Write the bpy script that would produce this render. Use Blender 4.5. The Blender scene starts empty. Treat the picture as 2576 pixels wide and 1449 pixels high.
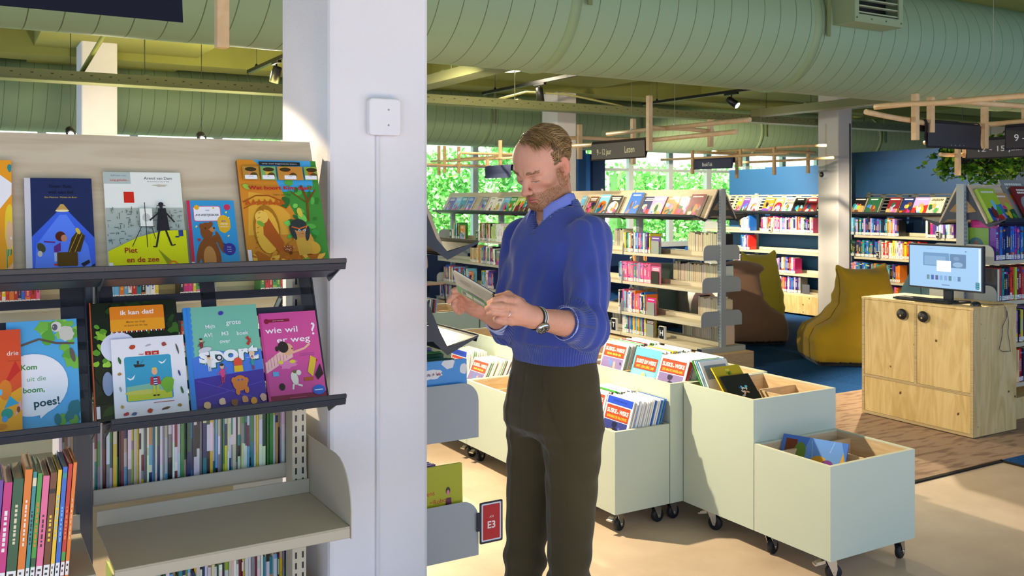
import bpy, bmesh, math, random
import numpy as np
from mathutils import Vector, Matrix, Euler, noise
from math import sin, cos, pi, radians, sqrt
R = random.Random(11)
sc = bpy.context.scene
COL = sc.collection
# ------------------------------------------------------------ camera, sky, big lights, exposure
YAW = 0.5356; F = 2341.0; CX = 1288.0; HZ = 503.6; CH = 1.6
cd = bpy.data.cameras.new('camera'); cam = bpy.data.objects.new('camera', cd); COL.objects.link(cam)
cam.location = (0, 0, CH); cam.rotation_euler = (pi/2, 0, -YAW)
cd.sensor_width = 36.0; cd.lens = 36.0*F/2576.0; cd.shift_y = -(724.5-HZ)/2576.0
cd.clip_start = 0.05; cd.clip_end = 200
cd.dof.use_dof = True; cd.dof.focus_distance = 2.85; cd.dof.aperture_fstop = 13
sc.camera = cam
vs = sc.view_settings; vs.view_transform = 'Standard'; vs.look = 'None'; vs.gamma = 1.0; vs.use_curve_mapping = False
vs.exposure = 1.2
wd = bpy.data.worlds.new('daylight'); sc.world = wd; wd.use_nodes = True
wb = wd.node_tree.nodes['Background']; wb.inputs[0].default_value = (0.54, 0.71, 1.0, 1); wb.inputs[1].default_value = 0.78
def light(name, kind, loc, power, color, target=None, **kw):
    l = bpy.data.lights.new(name, kind); l.energy = power; l.color = color
    for k, v in kw.items(): setattr(l, k, v)
    o = bpy.data.objects.new(name, l); COL.objects.link(o); o.location = loc
    if target is not None:
        o.rotation_euler = (Vector(target)-Vector(loc)).to_track_quat('-Z', 'Y').to_euler()
    return o
WARM = (1.0, 0.85, 0.58)
SPOTS = [  # spots added clear of the tracks to light the room; first follows trolley shadows
    ((1.9, 4.5, 2.25), (3.2, 3.8, 0.2), 185, 110), ((4.2, 10.3, 2.7), (4.4, 6.4, 0.8), 330, 95), ((3.0, 6.6, 2.55), (6.0, 9.0, 0.7), 170, 85),
    ((8.0, 9.2, 2.5), (10, 10.5, 1.0), 420, 95), ((2.55, 8.9, 2.8), (1.2, 5.8, 1.0), 560, 100), ((7.2, 5.6, 2.55), (7.4, 3.6, 0), 260, 100),
    ((8.2, 7.1, 2.45), (10, 7.2, 1.1), 170, 80)]
for i, (p, t, e, ang) in enumerate(SPOTS):
    light('spot_light', 'SPOT', p, e, WARM, t, spot_size=radians(ang), spot_blend=0.6, shadow_soft_size=0.03)
# track spot whose cone edge draws the slanting shadow on the big pillar
light('spot_light', 'SPOT', (-0.5, 3.9, 2.9), 150, (1.0, 0.82, 0.55), (-0.11, 3.59, 2.034), spot_size=radians(60), spot_blend=0.06, shadow_soft_size=0.02)

# ------------------------------------------------------------ helpers
def hx(h):
    h = h.lstrip('#'); c = [int(h[i:i+2], 16)/255 for i in (0, 2, 4)]
    return tuple(x/12.92 if x <= 0.04045 else ((x+0.055)/1.055)**2.4 for x in c)
fw = Vector((sin(YAW), cos(YAW), 0)); rt = Vector((cos(YAW), -sin(YAW), 0))
def ray(u, v): return fw + rt*((u-CX)/F) + Vector((0, 0, (HZ-v)/F))
def at(u, v, ax, val):
    d = ray(u, v); t = (val-(CH if ax == 2 else 0))/d[ax]
    p = d*t; p.z += CH; return p
def tag(o, label=None, cat=None, group=None, kind=None):
    if label: o['label'] = label
    if cat: o['category'] = cat
    if group: o['group'] = group
    if kind: o['kind'] = kind
    return o
def thing(name, label, cat, loc=(0, 0, 0), rotz=0.0, group=None, rot=None):
    o = bpy.data.objects.new(name, None); COL.objects.link(o); o.location = loc
    o.rotation_euler = rot if rot else (0, 0, rotz); o.empty_display_size = 0.1
    return tag(o, label, cat, group)
MATS = {}
def mat(name, col=None, rough=0.5, metal=0.0, spec=0.5, vcol=False, nz=None, bump=None, emit=None, trans=0, fn=None, sheen=0, coat=0):
    if name in MATS: return MATS[name]
    m = bpy.data.materials.new(name); m.use_nodes = True; MATS[name] = m
    nt = m.node_tree; b = nt.nodes['Principled BSDF']
    b.inputs['Roughness'].default_value = rough; b.inputs['Metallic'].default_value = metal
    b.inputs['Specular IOR Level'].default_value = spec
    if sheen: b.inputs['Sheen Weight'].default_value = sheen
    if coat: b.inputs['Coat Weight'].default_value = coat
    if col is not None: b.inputs['Base Color'].default_value = (*col, 1)
    src = None
    if vcol:
        a = nt.nodes.new('ShaderNodeVertexColor'); a.layer_name = 'Col'; src = a.outputs[0]
        nt.links.new(src, b.inputs['Base Color'])
    if nz:  # (scale, amount, stretch)
        tc = nt.nodes.new('ShaderNodeTexCoord'); mp = nt.nodes.new('ShaderNodeMapping'); mp.inputs[3].default_value = nz[2] if len(nz) > 2 else (1, 1, 1)
        n = nt.nodes.new('ShaderNodeTexNoise'); n.inputs['Scale'].default_value = nz[0]; n.inputs['Detail'].default_value = 5
        nt.links.new(tc.outputs['Object'], mp.inputs[0]); nt.links.new(mp.outputs[0], n.inputs['Vector'])
        mr = nt.nodes.new('ShaderNodeMapRange'); mr.inputs[3].default_value = 1-nz[1]; mr.inputs[4].default_value = 1+nz[1]
        mr.inputs[1].default_value = 0.3; mr.inputs[2].default_value = 0.7
        nt.links.new(n.outputs[0], mr.inputs[0])
        mx = nt.nodes.new('ShaderNodeVectorMath'); mx.operation = 'SCALE'
        if src: nt.links.new(src, mx.inputs[0])
        else: mx.inputs[0].default_value = col
        nt.links.new(mr.outputs[0], mx.inputs['Scale']); nt.links.new(mx.outputs[0], b.inputs['Base Color'])
    if bump:  # (scale, strength, distance)
        tc = nt.nodes.new('ShaderNodeTexCoord'); n = nt.nodes.new('ShaderNodeTexNoise'); n.inputs['Scale'].default_value = bump[0]; n.inputs['Detail'].default_value = 6
        mp = nt.nodes.new('ShaderNodeMapping'); mp.inputs[3].default_value = bump[3] if len(bump) > 3 else (1, 1, 1)
        nt.links.new(tc.outputs['Object'], mp.inputs[0]); nt.links.new(mp.outputs[0], n.inputs['Vector'])
        bp = nt.nodes.new('ShaderNodeBump'); bp.inputs['Strength'].default_value = bump[1]; bp.inputs['Distance'].default_value = bump[2]
        nt.links.new(n.outputs[0], bp.inputs['Height']); nt.links.new(bp.outputs[0], b.inputs['Normal'])
    if emit: b.inputs['Emission Color'].default_value = (*emit[0], 1); b.inputs['Emission Strength'].default_value = emit[1]
    if trans: b.inputs['Transmission Weight'].default_value = trans
    if fn: fn(m, nt, b)
    return m
class MB:
    def __init__(s): s.v = []; s.f = []; s.c = []; s.m = []; s.sm = []; s.col = (0.8, 0.8, 0.8); s.mi = 0; s.smooth = False
    def add(s, vs, fs, col=None, mi=None, M=None, smooth=None):
        n = len(s.v)
        if M is not None: vs = [M @ Vector(p) for p in vs]
        s.v += [tuple(p) for p in vs]
        c = col or s.col; k = s.mi if mi is None else mi; q = s.smooth if smooth is None else smooth
        for f in fs: s.f.append(tuple(i+n for i in f)); s.c.append(c); s.m.append(k); s.sm.append(q)
        return s
    def box(s, x0, x1, y0, y1, z0, z1, col=None, mi=None, M=None):
        v = [(x0, y0, z0), (x1, y0, z0), (x1, y1, z0), (x0, y1, z0), (x0, y0, z1), (x1, y0, z1), (x1, y1, z1), (x0, y1, z1)]
        return s.add(v, [(0, 3, 2, 1), (4, 5, 6, 7), (0, 1, 5, 4), (1, 2, 6, 5), (2, 3, 7, 6), (3, 0, 4, 7)], col, mi, M)
    def prism(s, pts, ax, a0, a1, col=None, mi=None, M=None):
        """extrude a 2-D outline along axis ax; the outline lies in the other two axes in order"""
        n = len(pts)
        area = sum(pts[i][0]*pts[(i+1) % n][1]-pts[(i+1) % n][0]*pts[i][1] for i in range(n))
        if area < 0: pts = pts[::-1]
        def P(p, a): return {0: (a, p[0], p[1]), 1: (p[0], a, p[1]), 2: (p[0], p[1], a)}[ax]
        v = [P(p, a0) for p in pts]+[P(p, a1) for p in pts]
        fl = ax == 1
        fs = [tuple(range(n))[::-1], tuple(range(n, 2*n))]+[(i, (i+1) % n, n+(i+1) % n, n+i) for i in range(n)]
        if fl: fs = [f[::-1] for f in fs]
        return s.add(v, fs, col, mi, M)
    def tube(s, pts, r, seg=8, col=None, mi=None, M=None, cap=True, smooth=True):
        pts = [Vector(p) for p in pts]; n = len(pts); rs = r if isinstance(r, (list, tuple)) else [r]*n
        vs = []; up = None
        for i, p in enumerate(pts):
            t = (pts[min(i+1, n-1)]-pts[max(i-1, 0)]).normalized()
            if up is None: up = t.orthogonal().normalized()
            up = (up-t*up.dot(t)); up = up.normalized() if up.length > 1e-6 else t.orthogonal().normalized()
            w = t.cross(up)
            for k in range(seg):
                a = 2*pi*k/seg; vs.append(p+(up*cos(a)+w*sin(a))*rs[i])
        fs = []
        for i in range(n-1):
            for k in range(seg):
                a = i*seg+k; b = i*seg+(k+1) % seg; fs.append((a, b, b+seg, a+seg))
        s.add(vs, fs, col, mi, M, smooth)
        if cap:
            k0 = len(s.v)-n*seg
            s.f.append(tuple(range(k0+seg-1, k0-1, -1))); s.c.append(col or s.col); s.m.append(s.mi if mi is None else mi); s.sm.append(False)
            k1 = k0+(n-1)*seg
            s.f.append(tuple(range(k1, k1+seg))); s.c.append(col or s.col); s.m.append(s.mi if mi is None else mi); s.sm.append(False)
        return s
    def lathe(s, prof, seg=24, col=None, mi=None, M=None, smooth=True):
        vs = []; fs = []; n = len(prof)
        for r, z in prof:
            for k in range(seg): a = 2*pi*k/seg; vs.append((r*cos(a), r*sin(a), z))
        for i in range(n-1):
            for k in range(seg): a = i*seg+k; b = i*seg+(k+1) % seg; fs.append((a, b, b+seg, a+seg))
        return s.add(vs, fs, col, mi, M, smooth)
    def build(s, name, mats, parent=None, loc=None, rot=None, bevel=0, seg=1, kind=None):
        me = bpy.data.meshes.new(name); me.from_pydata(s.v, [], s.f)
        mats = mats if isinstance(mats, (list, tuple)) else [mats]
        for m in mats: me.materials.append(MATS[m] if isinstance(m, str) else m)
        if len(s.f):
            me.polygons.foreach_set('material_index', s.m); me.polygons.foreach_set('use_smooth', s.sm)
            ca = me.color_attributes.new('Col', 'FLOAT_COLOR', 'CORNER')
            arr = []
            for f, c in zip(s.f, s.c): arr += [c[0], c[1], c[2], 1.0]*len(f)
            ca.data.foreach_set('color', arr)
        me.update()
        o = bpy.data.objects.new(name, me); COL.objects.link(o)
        if parent is not None: o.parent = parent
        if loc is not None: o.location = loc
        if rot is not None: o.rotation_euler = rot
        if bevel:
            b = o.modifiers.new('bevel', 'BEVEL'); b.width = bevel; b.segments = seg; b.limit_method = 'ANGLE'; b.angle_limit = radians(40)
        if kind: o['kind'] = kind
        return o
def rrect(x0, y0, x1, y1, r, n=5, corners=(1, 1, 1, 1)):
    """rounded rectangle, corners in order BL, BR, TR, TL"""
    out = []
    for i, (cx, cy, a0) in enumerate(((x0+r, y0+r, pi), (x1-r, y0+r, 1.5*pi), (x1-r, y1-r, 0), (x0+r, y1-r, pi/2))):
        if corners[i]:
            for k in range(n+1): a = a0+pi/2*k/n; out.append((cx+r*cos(a), cy+r*sin(a)))
        else: out.append(((x0, y0), (x1, y0), (x1, y1), (x0, y1))[i])
    return out
TXT = {}
def textgeo(s, bold=0.0):
    if (s, bold) in TXT: return TXT[(s, bold)]
    cu = bpy.data.curves.new('t', 'FONT'); cu.body = s; cu.size = 1.0; cu.offset = bold; cu.resolution_u = 3
    o = bpy.data.objects.new('t', cu); COL.objects.link(o); bpy.context.view_layer.update()
    me = o.to_mesh(); v = [(p.co.x, p.co.y) for p in me.vertices]; f = [tuple(p.vertices) for p in me.polygons]
    o.to_mesh_clear(); bpy.data.objects.remove(o); bpy.data.curves.remove(cu)
    if not v: v = [(0, 0)]
    x0 = min(p[0] for p in v); x1 = max(p[0] for p in v); y0 = min(p[1] for p in v); y1 = max(p[1] for p in v)
    TXT[(s, bold)] = (v, f, x0, x1, y0, y1); return TXT[(s, bold)]
class Art(MB):
    """flat printed artwork in metres: x right, z up, facing -y; later shapes lie on top"""
    def __init__(s, w, h, y=0.0, step=0.00004): MB.__init__(s); s.w = w; s.h = h; s.y = y; s.step = step; s.n = 0
    def lay(s, pts, col, fs=None):
        s.n += 1; y = s.y-s.n*s.step
        pts = [(min(max(p[0], 0), 1)*s.w, min(max(p[1], 0), 1)*s.h) for p in pts] if fs is None else pts
        if fs is None:
            ar = sum(pts[i][0]*pts[(i+1) % len(pts)][1]-pts[(i+1) % len(pts)][0]*pts[i][1] for i in range(len(pts)))
            if ar < 0: pts = pts[::-1]
            fs = [tuple(range(len(pts)))]
        s.add([(p[0], y, p[1]) for p in pts], fs, hx(col) if isinstance(col, str) else col)
        return s
    def rect(s, x0, y0, x1, y1, col): return s.lay([(x0, y0), (x1, y0), (x1, y1), (x0, y1)], col)
    def poly(s, col, *p): return s.lay([(p[i], p[i+1]) for i in range(0, len(p), 2)], col)
    def ell(s, cx, cy, rx, ry, col, rot=0, n=20, wob=0, seed=1):
        q = random.Random(seed); pts = []
        for k in range(n):
            a = 2*pi*k/n; w = 1+wob*(q.random()-.5); x = rx*cos(a)*w; y = ry*sin(a)*w
            pts.append((cx+(x*cos(rot)-y*sin(rot)*s.h/s.w), cy+(x*sin(rot)*s.w/s.h+y*cos(rot))))
        return s.lay(pts, col)
    def rr(s, x0, y0, x1, y1, r, col): return s.lay([(p[0]/s.w, p[1]/s.h) for p in rrect(x0*s.w, y0*s.h, x1*s.w, y1*s.h, r)], col)
    def line(s, col, w, *p):
        for i in range(0, len(p)-2, 2):
            a = Vector((p[i]*s.w, p[i+1]*s.h)); b = Vector((p[i+2]*s.w, p[i+3]*s.h)); d = (b-a)
            if d.length < 1e-6: continue
            q = Vector((-d.y, d.x)).normalized()*w/2
            s.lay([((c.x)/s.w, (c.y)/s.h) for c in (a-q, b-q, b+q, a+q)], col)
        return s
    def text(s, t, cx, cy, size, col, bold=0.0, fit=None, rot=0, sx=1.0, anchor='c'):
        """size = cap height in metres; fit = width as a share of the cover"""
        v, f, x0, x1, y0, y1 = textgeo(t, bold)
        k = size/0.7; kx = k*sx
        if fit: kx = fit*s.w/(x1-x0)
        ox = {'c': (x0+x1)/2, 'l': x0, 'r': x1}[anchor]; oy = 0.35
        ca, sa = cos(rot), sin(rot); pts = []
        for p in v:
            x = (p[0]-ox)*kx; y = (p[1]-oy)*k; pts.append((cx*s.w+x*ca-y*sa, cy*s.h+x*sa+y*ca))
        return s.lay(pts, col, f)
# shared finishes
mat('print', rough=0.32, vcol=True, spec=0.4, coat=0.15)
mat('paint', rough=0.55, vcol=True)
mat('matte', rough=0.9, vcol=True, spec=0.2)
mat('metal_paint', rough=0.42, vcol=True, spec=0.5, bump=(900, 0.05, 0.0005))
mat('pages', rough=0.9, vcol=True, spec=0.1, bump=(300, 0.4, 0.0006, (1, 1, 0.02)))
mat('chrome', (0.62, 0.62, 0.62), rough=0.22, metal=1.0)
mat('rubber', (0.02, 0.02, 0.022), rough=0.7)
mat('black_plastic', (0.012, 0.013, 0.016), rough=0.35)
mat('dark_steel', (0.028, 0.032, 0.046), rough=0.36, spec=0.5, bump=(700, 0.06, 0.0004))
mat('plaster', hx('#e6e2e4'), rough=0.92, spec=0.15, nz=(2.5, 0.03), bump=(90, 0.35, 0.004))
mat('sage', hx('#c3cdbd'), rough=0.5, spec=0.35, bump=(500, 0.04, 0.0004))
mat('shelf_steel', hx('#cbc1a8'), rough=0.45, spec=0.4, bump=(700, 0.05, 0.0004))
mat('shelf_steel_shaded', hx('#b9af99'), rough=0.45, spec=0.4, bump=(700, 0.05, 0.0004))  # darker copy of the shelf steel, shade under the trays put into its colour
mat('plate_steel', hx('#a9b2b8'), rough=0.5, spec=0.4, bump=(700, 0.08, 0.0004))
def wood(c1, c2, sc3, wscale=6, dist=4, knots=0):
    def fn(m, nt, b):
        tc = nt.nodes.new('ShaderNodeTexCoord'); mp = nt.nodes.new('ShaderNodeMapping'); mp.inputs[3].default_value = sc3
        n = nt.nodes.new('ShaderNodeTexNoise'); n.inputs['Scale'].default_value = wscale; n.inputs['Detail'].default_value = 6; n.inputs['Distortion'].default_value = dist
        nt.links.new(tc.outputs['Object'], mp.inputs[0]); nt.links.new(mp.outputs[0], n.inputs['Vector'])
        cr = nt.nodes.new('ShaderNodeValToRGB'); cr.color_ramp.elements[0].position = 0.35; cr.color_ramp.elements[1].position = 0.62
        cr.color_ramp.elements[0].color = (*c2, 1); cr.color_ramp.elements[1].color = (*c1, 1)
        nt.links.new(n.outputs[0], cr.inputs[0]); out = cr.outputs[0]
        if knots:
            v = nt.nodes.new('ShaderNodeTexVoronoi'); v.inputs['Scale'].default_value = knots
            nn = nt.nodes.new('ShaderNodeTexNoise'); nn.inputs['Scale'].default_value = 9
            ad = nt.nodes.new('ShaderNodeVectorMath'); ad.operation = 'MULTIPLY_ADD'; ad.inputs[1].default_value = (0.05,)*3
            nt.links.new(tc.outputs['Object'], nn.inputs['Vector']); nt.links.new(nn.outputs['Color'], ad.inputs[0]); nt.links.new(tc.outputs['Object'], ad.inputs[2])
            nt.links.new(ad.outputs[0], v.inputs['Vector'])
            c2r = nt.nodes.new('ShaderNodeValToRGB'); e = c2r.color_ramp.elements; e[0].position = 0.05; e[0].color = (0.13, 0.055, 0.015, 1); e[1].position = 0.10; e[1].color = (1, 1, 1, 1)
            nt.links.new(v.outputs['Distance'], c2r.inputs[0])
            mx = nt.nodes.new('ShaderNodeMix'); mx.data_type = 'RGBA'; mx.blend_type = 'MULTIPLY'; mx.inputs[0].default_value = 1
            nt.links.new(out, mx.inputs['A']); nt.links.new(c2r.outputs[0], mx.inputs['B']); out = mx.outputs['Result']
        nt.links.new(out, b.inputs['Base Color'])
        bp = nt.nodes.new('ShaderNodeBump'); bp.inputs['Strength'].default_value = 0.15; bp.inputs['Distance'].default_value = 0.002
        nt.links.new(n.outputs[0], bp.inputs['Height']); nt.links.new(bp.outputs[0], b.inputs['Normal'])
    return fn
mat('birch', rough=0.5, fn=wood(hx('#dcc19a'), hx('#cdaf86'), (2, 2, 14), 3, 1.2))
mat('maple_board', rough=0.5, fn=wood(hx('#d3c2a8'), hx('#c3b094'), (1.2, 6, 14), 2.0, 1.0))
mat('pine', rough=0.5, fn=wood(hx('#dfc48c'), hx('#cbab6e'), (5, 5, .8), 2.0, 2.6, knots=8))
mat('plywood_edge', rough=0.6, fn=wood(hx('#cbb48a'), hx('#a58c62'), (1, 1, 90), 2, 0.2))
mat('dowel', rough=0.5, fn=wood(hx('#d6b588'), hx('#ccA878'), (3, 3, 3), 6, .5))
# ------------------------------------------------------------ setting
def struct(mb, name, mats, **k): return mb.build(name, mats, kind='structure', **k)
def fl(m, nt, b):
    tc = nt.nodes.new('ShaderNodeTexCoord'); n = nt.nodes.new('ShaderNodeTexNoise'); n.inputs['Scale'].default_value = 1.6; n.inputs['Detail'].default_value = 9; n.inputs['Roughness'].default_value = 0.62
    nt.links.new(tc.outputs['Object'], n.inputs['Vector'])
    cr = nt.nodes.new('ShaderNodeValToRGB'); cr.color_ramp.elements[0].position = 0.3; cr.color_ramp.elements[0].color = (*hx('#b79d86'), 1)
    cr.color_ramp.elements[1].position = 0.7; cr.color_ramp.elements[1].color = (*hx('#d6c0a9'), 1)
    nt.links.new(n.outputs[0], cr.inputs[0]); nt.links.new(cr.outputs[0], b.inputs['Base Color'])
mat('vinyl', rough=0.42, spec=0.35, fn=fl)
def cp(dark, lite, dash):
    def fn(m, nt, b):
        tc = nt.nodes.new('ShaderNodeTexCoord'); mp = nt.nodes.new('ShaderNodeMapping'); mp.inputs[3].default_value = (1, 4.2, 1) if dash else (1, 1, 1)
        n = nt.nodes.new('ShaderNodeTexNoise'); n.inputs['Scale'].default_value = 5.5 if dash else 90; n.inputs['Detail'].default_value = 3
        nt.links.new(tc.outputs['Object'], mp.inputs[0]); nt.links.new(mp.outputs[0], n.inputs['Vector'])
        cr = nt.nodes.new('ShaderNodeValToRGB'); e = cr.color_ramp.elements
        e[0].position = 0.36; e[0].color = (*dark, 1); e[1].position = 0.50 if dash else 0.7; e[1].color = (*lite, 1)
        nt.links.new(n.outputs[0], cr.inputs[0]); nt.links.new(cr.outputs[0], b.inputs['Base Color'])
        bp = nt.nodes.new('ShaderNodeBump'); bp.inputs['Strength'].default_value = 0.5; bp.inputs['Distance'].default_value = 0.004
        n2 = nt.nodes.new('ShaderNodeTexNoise'); n2.inputs['Scale'].default_value = 350; nt.links.new(tc.outputs['Object'], n2.inputs['Vector'])
        nt.links.new(n2.outputs[0], bp.inputs['Height']); nt.links.new(bp.outputs[0], b.inputs['Normal'])
    return fn
mat('carpet_brown', rough=0.95, spec=0.1, fn=cp(hx('#8a7062'), hx('#ab907c'), True))
mat('carpet_blue', rough=0.95, spec=0.1, fn=cp(hx('#1b4478'), hx('#28589a'), False))
m = MB().box(-4, 18, -2, 13.2, -0.1, 0); struct(m, 'floor', 'vinyl')
m = MB().box(5.49, 18, -2, 3.38, 0, 0.005); m.box(4.0, 18, 5.24, 13.1, 0, 0.005); tag(m.build('carpet', 'carpet_blue'), kind='structure').name = 'trim_1'
m = MB().box(4.0, 18, 3.38, 5.24, 0, 0.005); tag(m.build('carpet', 'carpet_brown'), kind='structure').name = 'trim_2'
m = MB().box(4.0, 5.5, 3.355, 3.38, 0, 0.009, hx('#2a2622')); m.box(5.47, 5.49, 2.0, 3.38, 0, 0.009, hx('#2a2622')); struct(m, 'trim_3', 'matte')
# ceiling: rough sprayed concrete between smooth flat beams, the green paint turned olive to carry the yellow light
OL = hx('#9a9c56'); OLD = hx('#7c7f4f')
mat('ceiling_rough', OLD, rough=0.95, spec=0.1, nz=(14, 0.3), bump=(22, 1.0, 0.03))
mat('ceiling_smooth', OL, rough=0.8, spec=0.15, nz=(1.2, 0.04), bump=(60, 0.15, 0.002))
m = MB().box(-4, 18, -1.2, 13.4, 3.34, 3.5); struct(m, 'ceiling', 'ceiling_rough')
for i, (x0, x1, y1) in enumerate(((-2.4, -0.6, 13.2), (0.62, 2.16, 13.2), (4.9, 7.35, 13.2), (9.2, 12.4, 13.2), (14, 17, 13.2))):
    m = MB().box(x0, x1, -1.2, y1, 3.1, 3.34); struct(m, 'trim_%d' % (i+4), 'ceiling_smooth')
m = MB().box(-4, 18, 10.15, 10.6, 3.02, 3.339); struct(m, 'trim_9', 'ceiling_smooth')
# window wall
WY = 13.2; NAVY = hx('#17305c'); BLUE = hx('#1f4f8e')
m = MB(); m.box(-4, 18, WY, WY+0.25, 0, 0.75, NAVY); m.box(-4, 18, WY, WY+0.25, 2.56, 3.34, hx('#6b7440')); struct(m, 'wall_back', 'paint')
m = MB().box(17.8, 18, -2, WY, 0, 3.34, hx('#e4dfd6')); struct(m, 'wall_right', 'paint')
def glassy(mm, nt, b):
    o = nt.nodes['Material Output']; t = nt.nodes.new('ShaderNodeBsdfTransparent'); g = nt.nodes.new('ShaderNodeBsdfGlossy'); g.inputs['Roughness'].default_value = 0.02
    x = nt.nodes.new('ShaderNodeMixShader'); x.inputs[0].default_value = 0.05; t.inputs[0].default_value = (0.97, 1, 0.98, 1)
    nt.links.new(t.outputs[0], x.inputs[1]); nt.links.new(g.outputs[0], x.inputs[2]); nt.links.new(x.outputs[0], o.inputs[0])
mat('window_glass', rough=0.0, fn=glassy)
wins = [(-3.8, [-3.8, -2.6, -1.4, -0.2]), (0, [-0.2, 0.9, 2.0, 3.1]), (0, [3.1, 4.15, 5.2, 6.2]), (0, [6.2, 7.18, 8.15, 9.1]), (0, [9.65, 10.35, 11.27, 12.2]), (0, [12.2, 13.2, 14.2, 15.2]), (0, [15.2, 16.4, 17.7])]
WH = hx('#dfe6ea')
for i, (_, xs) in enumerate(wins):
    m = MB(); m.col = WH
    for k, x in enumerate(xs):
        if k == len(xs)-1 and i+1 < len(wins) and wins[i+1][1][0] == x: continue
        w = 0.06 if k in (0, len(xs)-1) else 0.05; m.box(x-w, x+w, WY+0.045, WY+0.135, 0.76, 2.55)
    m.box(xs[0], xs[-1], WY+0.04, WY+0.14, 2.50, 2.56); m.box(xs[0], xs[-1], WY+0.02, WY+0.16, 0.75, 0.84); m.box(xs[0], xs[-1], WY+0.05, WY+0.13, 2.12, 2.17)
    w = struct(m, 'window_%d' % (i+1), 'paint')
    for k in range(len(xs)-1):
        MB().box(xs[k]+0.04, xs[k+1]-0.04, WY+0.085, WY+0.095, 0.84, 2.12).build('pane', 'window_glass', w)
        MB().box(xs[k]+0.04, xs[k+1]-0.04, WY+0.085, WY+0.095, 2.17, 2.50).build('pane', 'window_glass', w)
m = MB(); m.box(9.12, 9.28, WY-0.06, WY+0.16, 0, 2.56, BLUE); m.box(9.28, 9.40, WY-0.02, WY+0.12, 0, 2.40, hx('#3b78c8')); m.box(9.40, 9.66, WY-0.1, WY+0.12, 0, 2.40, NAVY)
dr = struct(m, 'door_1', 'paint'); MB().box(9.56, 9.60, WY-0.14, WY-0.1, 1.62, 1.80, hx('#e8e8ea')).build('handle', 'paint', dr, bevel=0.008)
# blue partition with the wall shelving, stepped along its top
m = MB(); m.col = hx('#25588f'); m.box(10.32, 10.44, 10.0, 10.75, 0.0, 2.07); m.box(10.32, 10.44, 8.9, 10.0, 0, 2.09); struct(m, 'wall_side', 'paint')
m = MB(); m.col = hx('#183f6c'); m.box(10.34, 10.5, -1.0, 8.9, 0, 2.24); struct(m, 'wall_right_partition', 'paint').name = 'wall_partition'
m = MB(); m.box(10.30, 10.32, 8.55, 8.88, 1.72, 1.95, hx('#15181f')); m.box(10.30, 10.32, 8.55, 8.88, 0.9, 1.16, hx('#15181f')); struct(m, 'trim_10', 'paint')
# pillars
def pillar(x0, x1, y0, y1, label):
    m = MB(); m.box(x0, x1, y0, y1, 0, 3.34)
    return tag(m.build('pillar', 'plaster', bevel=0.014, seg=2), label, 'pillar')
pillar(0.91, 1.225, 2.56, 3.02, 'big white plastered pillar in the foreground beside the picture book shelves')
pillar(0.985, 1.30, 9.6, 10.05, 'distant cream pillar above the top board of the picture book shelves')
pillar(6.74, 7.05, 10.2, 10.57, 'cream pillar behind the head of the reading man')
pillar(9.77, 10.04, 8.2, 8.53, 'pale pillar with a round white camera, between the two wall shelving units')
# outdoors
m = MB(); m.box(-10, 40, WY+0.26, 40, -0.3, -0.1, hx('#b9bfae')); tag(m.build('ground', 'matte'), kind='structure').name = 'floor_outside'
light('sun', 'SUN', (0, 0, 20), 8.0, (1, 0.97, 0.9), (-4, 12, -6), angle=0.02)
def leafmass(name, x0, x1, y0, y1, z0, z1, n, size, cols, seed=3, shape=None):
    q = random.Random(seed); m = MB()
    for i in range(n):
        x = q.uniform(x0, x1); z = z0+(z1-z0)*q.random(); y = q.uniform(y0, y1)
        if shape and not shape(x, y, z): continue
        c = cols[q.randrange(len(cols))]; s = size*q.uniform(0.6, 1.3)
        M = Matrix.Translation((x, y, z)) @ Euler((q.uniform(-1.1, 1.1), q.uniform(-1, 1), q.uniform(0, 6.28))).to_matrix().to_4x4()
        m.add([(0, 0, 0), (s*.5, s*.3, 0.01), (s, 0, 0.04*s), (s*.5, -s*.3, 0.01)], [(0, 1, 2, 3)], c, None, M)
    return m
mat('leaf', rough=0.5, vcol=True)
gc = [hx(c) for c in ('#a8e486', '#8edc78', '#c2f0a2', '#78cc70', '#d8f6c0', '#9ee28a')]
for k, (a, b2) in enumerate(((-4, 4.4), (4.4, 7.6), (7.7, 9.6), (9.5, 12.3), (12.6, 17))):
    h = [2.2, 2.9, 2.6, 3.4, 2.4][k]
    m = leafmass('h', a+.15, b2-.15, 16.2, 17.3, -0.1, h, int(6500*(b2-a)/3*h/3), 0.13, gc, seed=k); m.box(a+.2, b2-.2, 16.9, 17.2, -.1, h-.1, hx('#86c06c'))
    tag(m.build('hedge', 'leaf'), ['bright green hedge outside the windows on the far left', 'sunlit leafy hedge outside the window left of the reading man', 'green hedge outside, behind the reading man', 'tall sunlit hedge outside the window under the age sign', 'green hedge outside beside the pale brick building'][k], 'hedge')
m = MB(); m.box(11.9, 22, 19, 20, -0.1, 3.0, hx('#f1e9e2'))
for r_ in range(16):
    for c_ in range(14): m.box(11.9+c_*0.6+(r_ % 2)*0.3, 11.9+c_*0.6+(r_ % 2)*0.3+0.585, 18.985, 19, r_*0.18, r_*0.18+0.165, hx('#efe6e0') if (r_*7+c_*3) % 5 else hx('#e2d4cc'))
tag(m.build('brick_building', 'matte'), 'pale brick building seen through the window beyond the hanging signs', 'building')
m = MB().box(-8, 30, 24, 24.3, -0.1, 5, hx('#f4faf2')); tag(m.build('bright_backdrop', 'matte'), 'long white backdrop beyond the hedges, added for a bright outdoors', 'building')  # no building known here; added slab gives the window gaps a bright white
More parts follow.
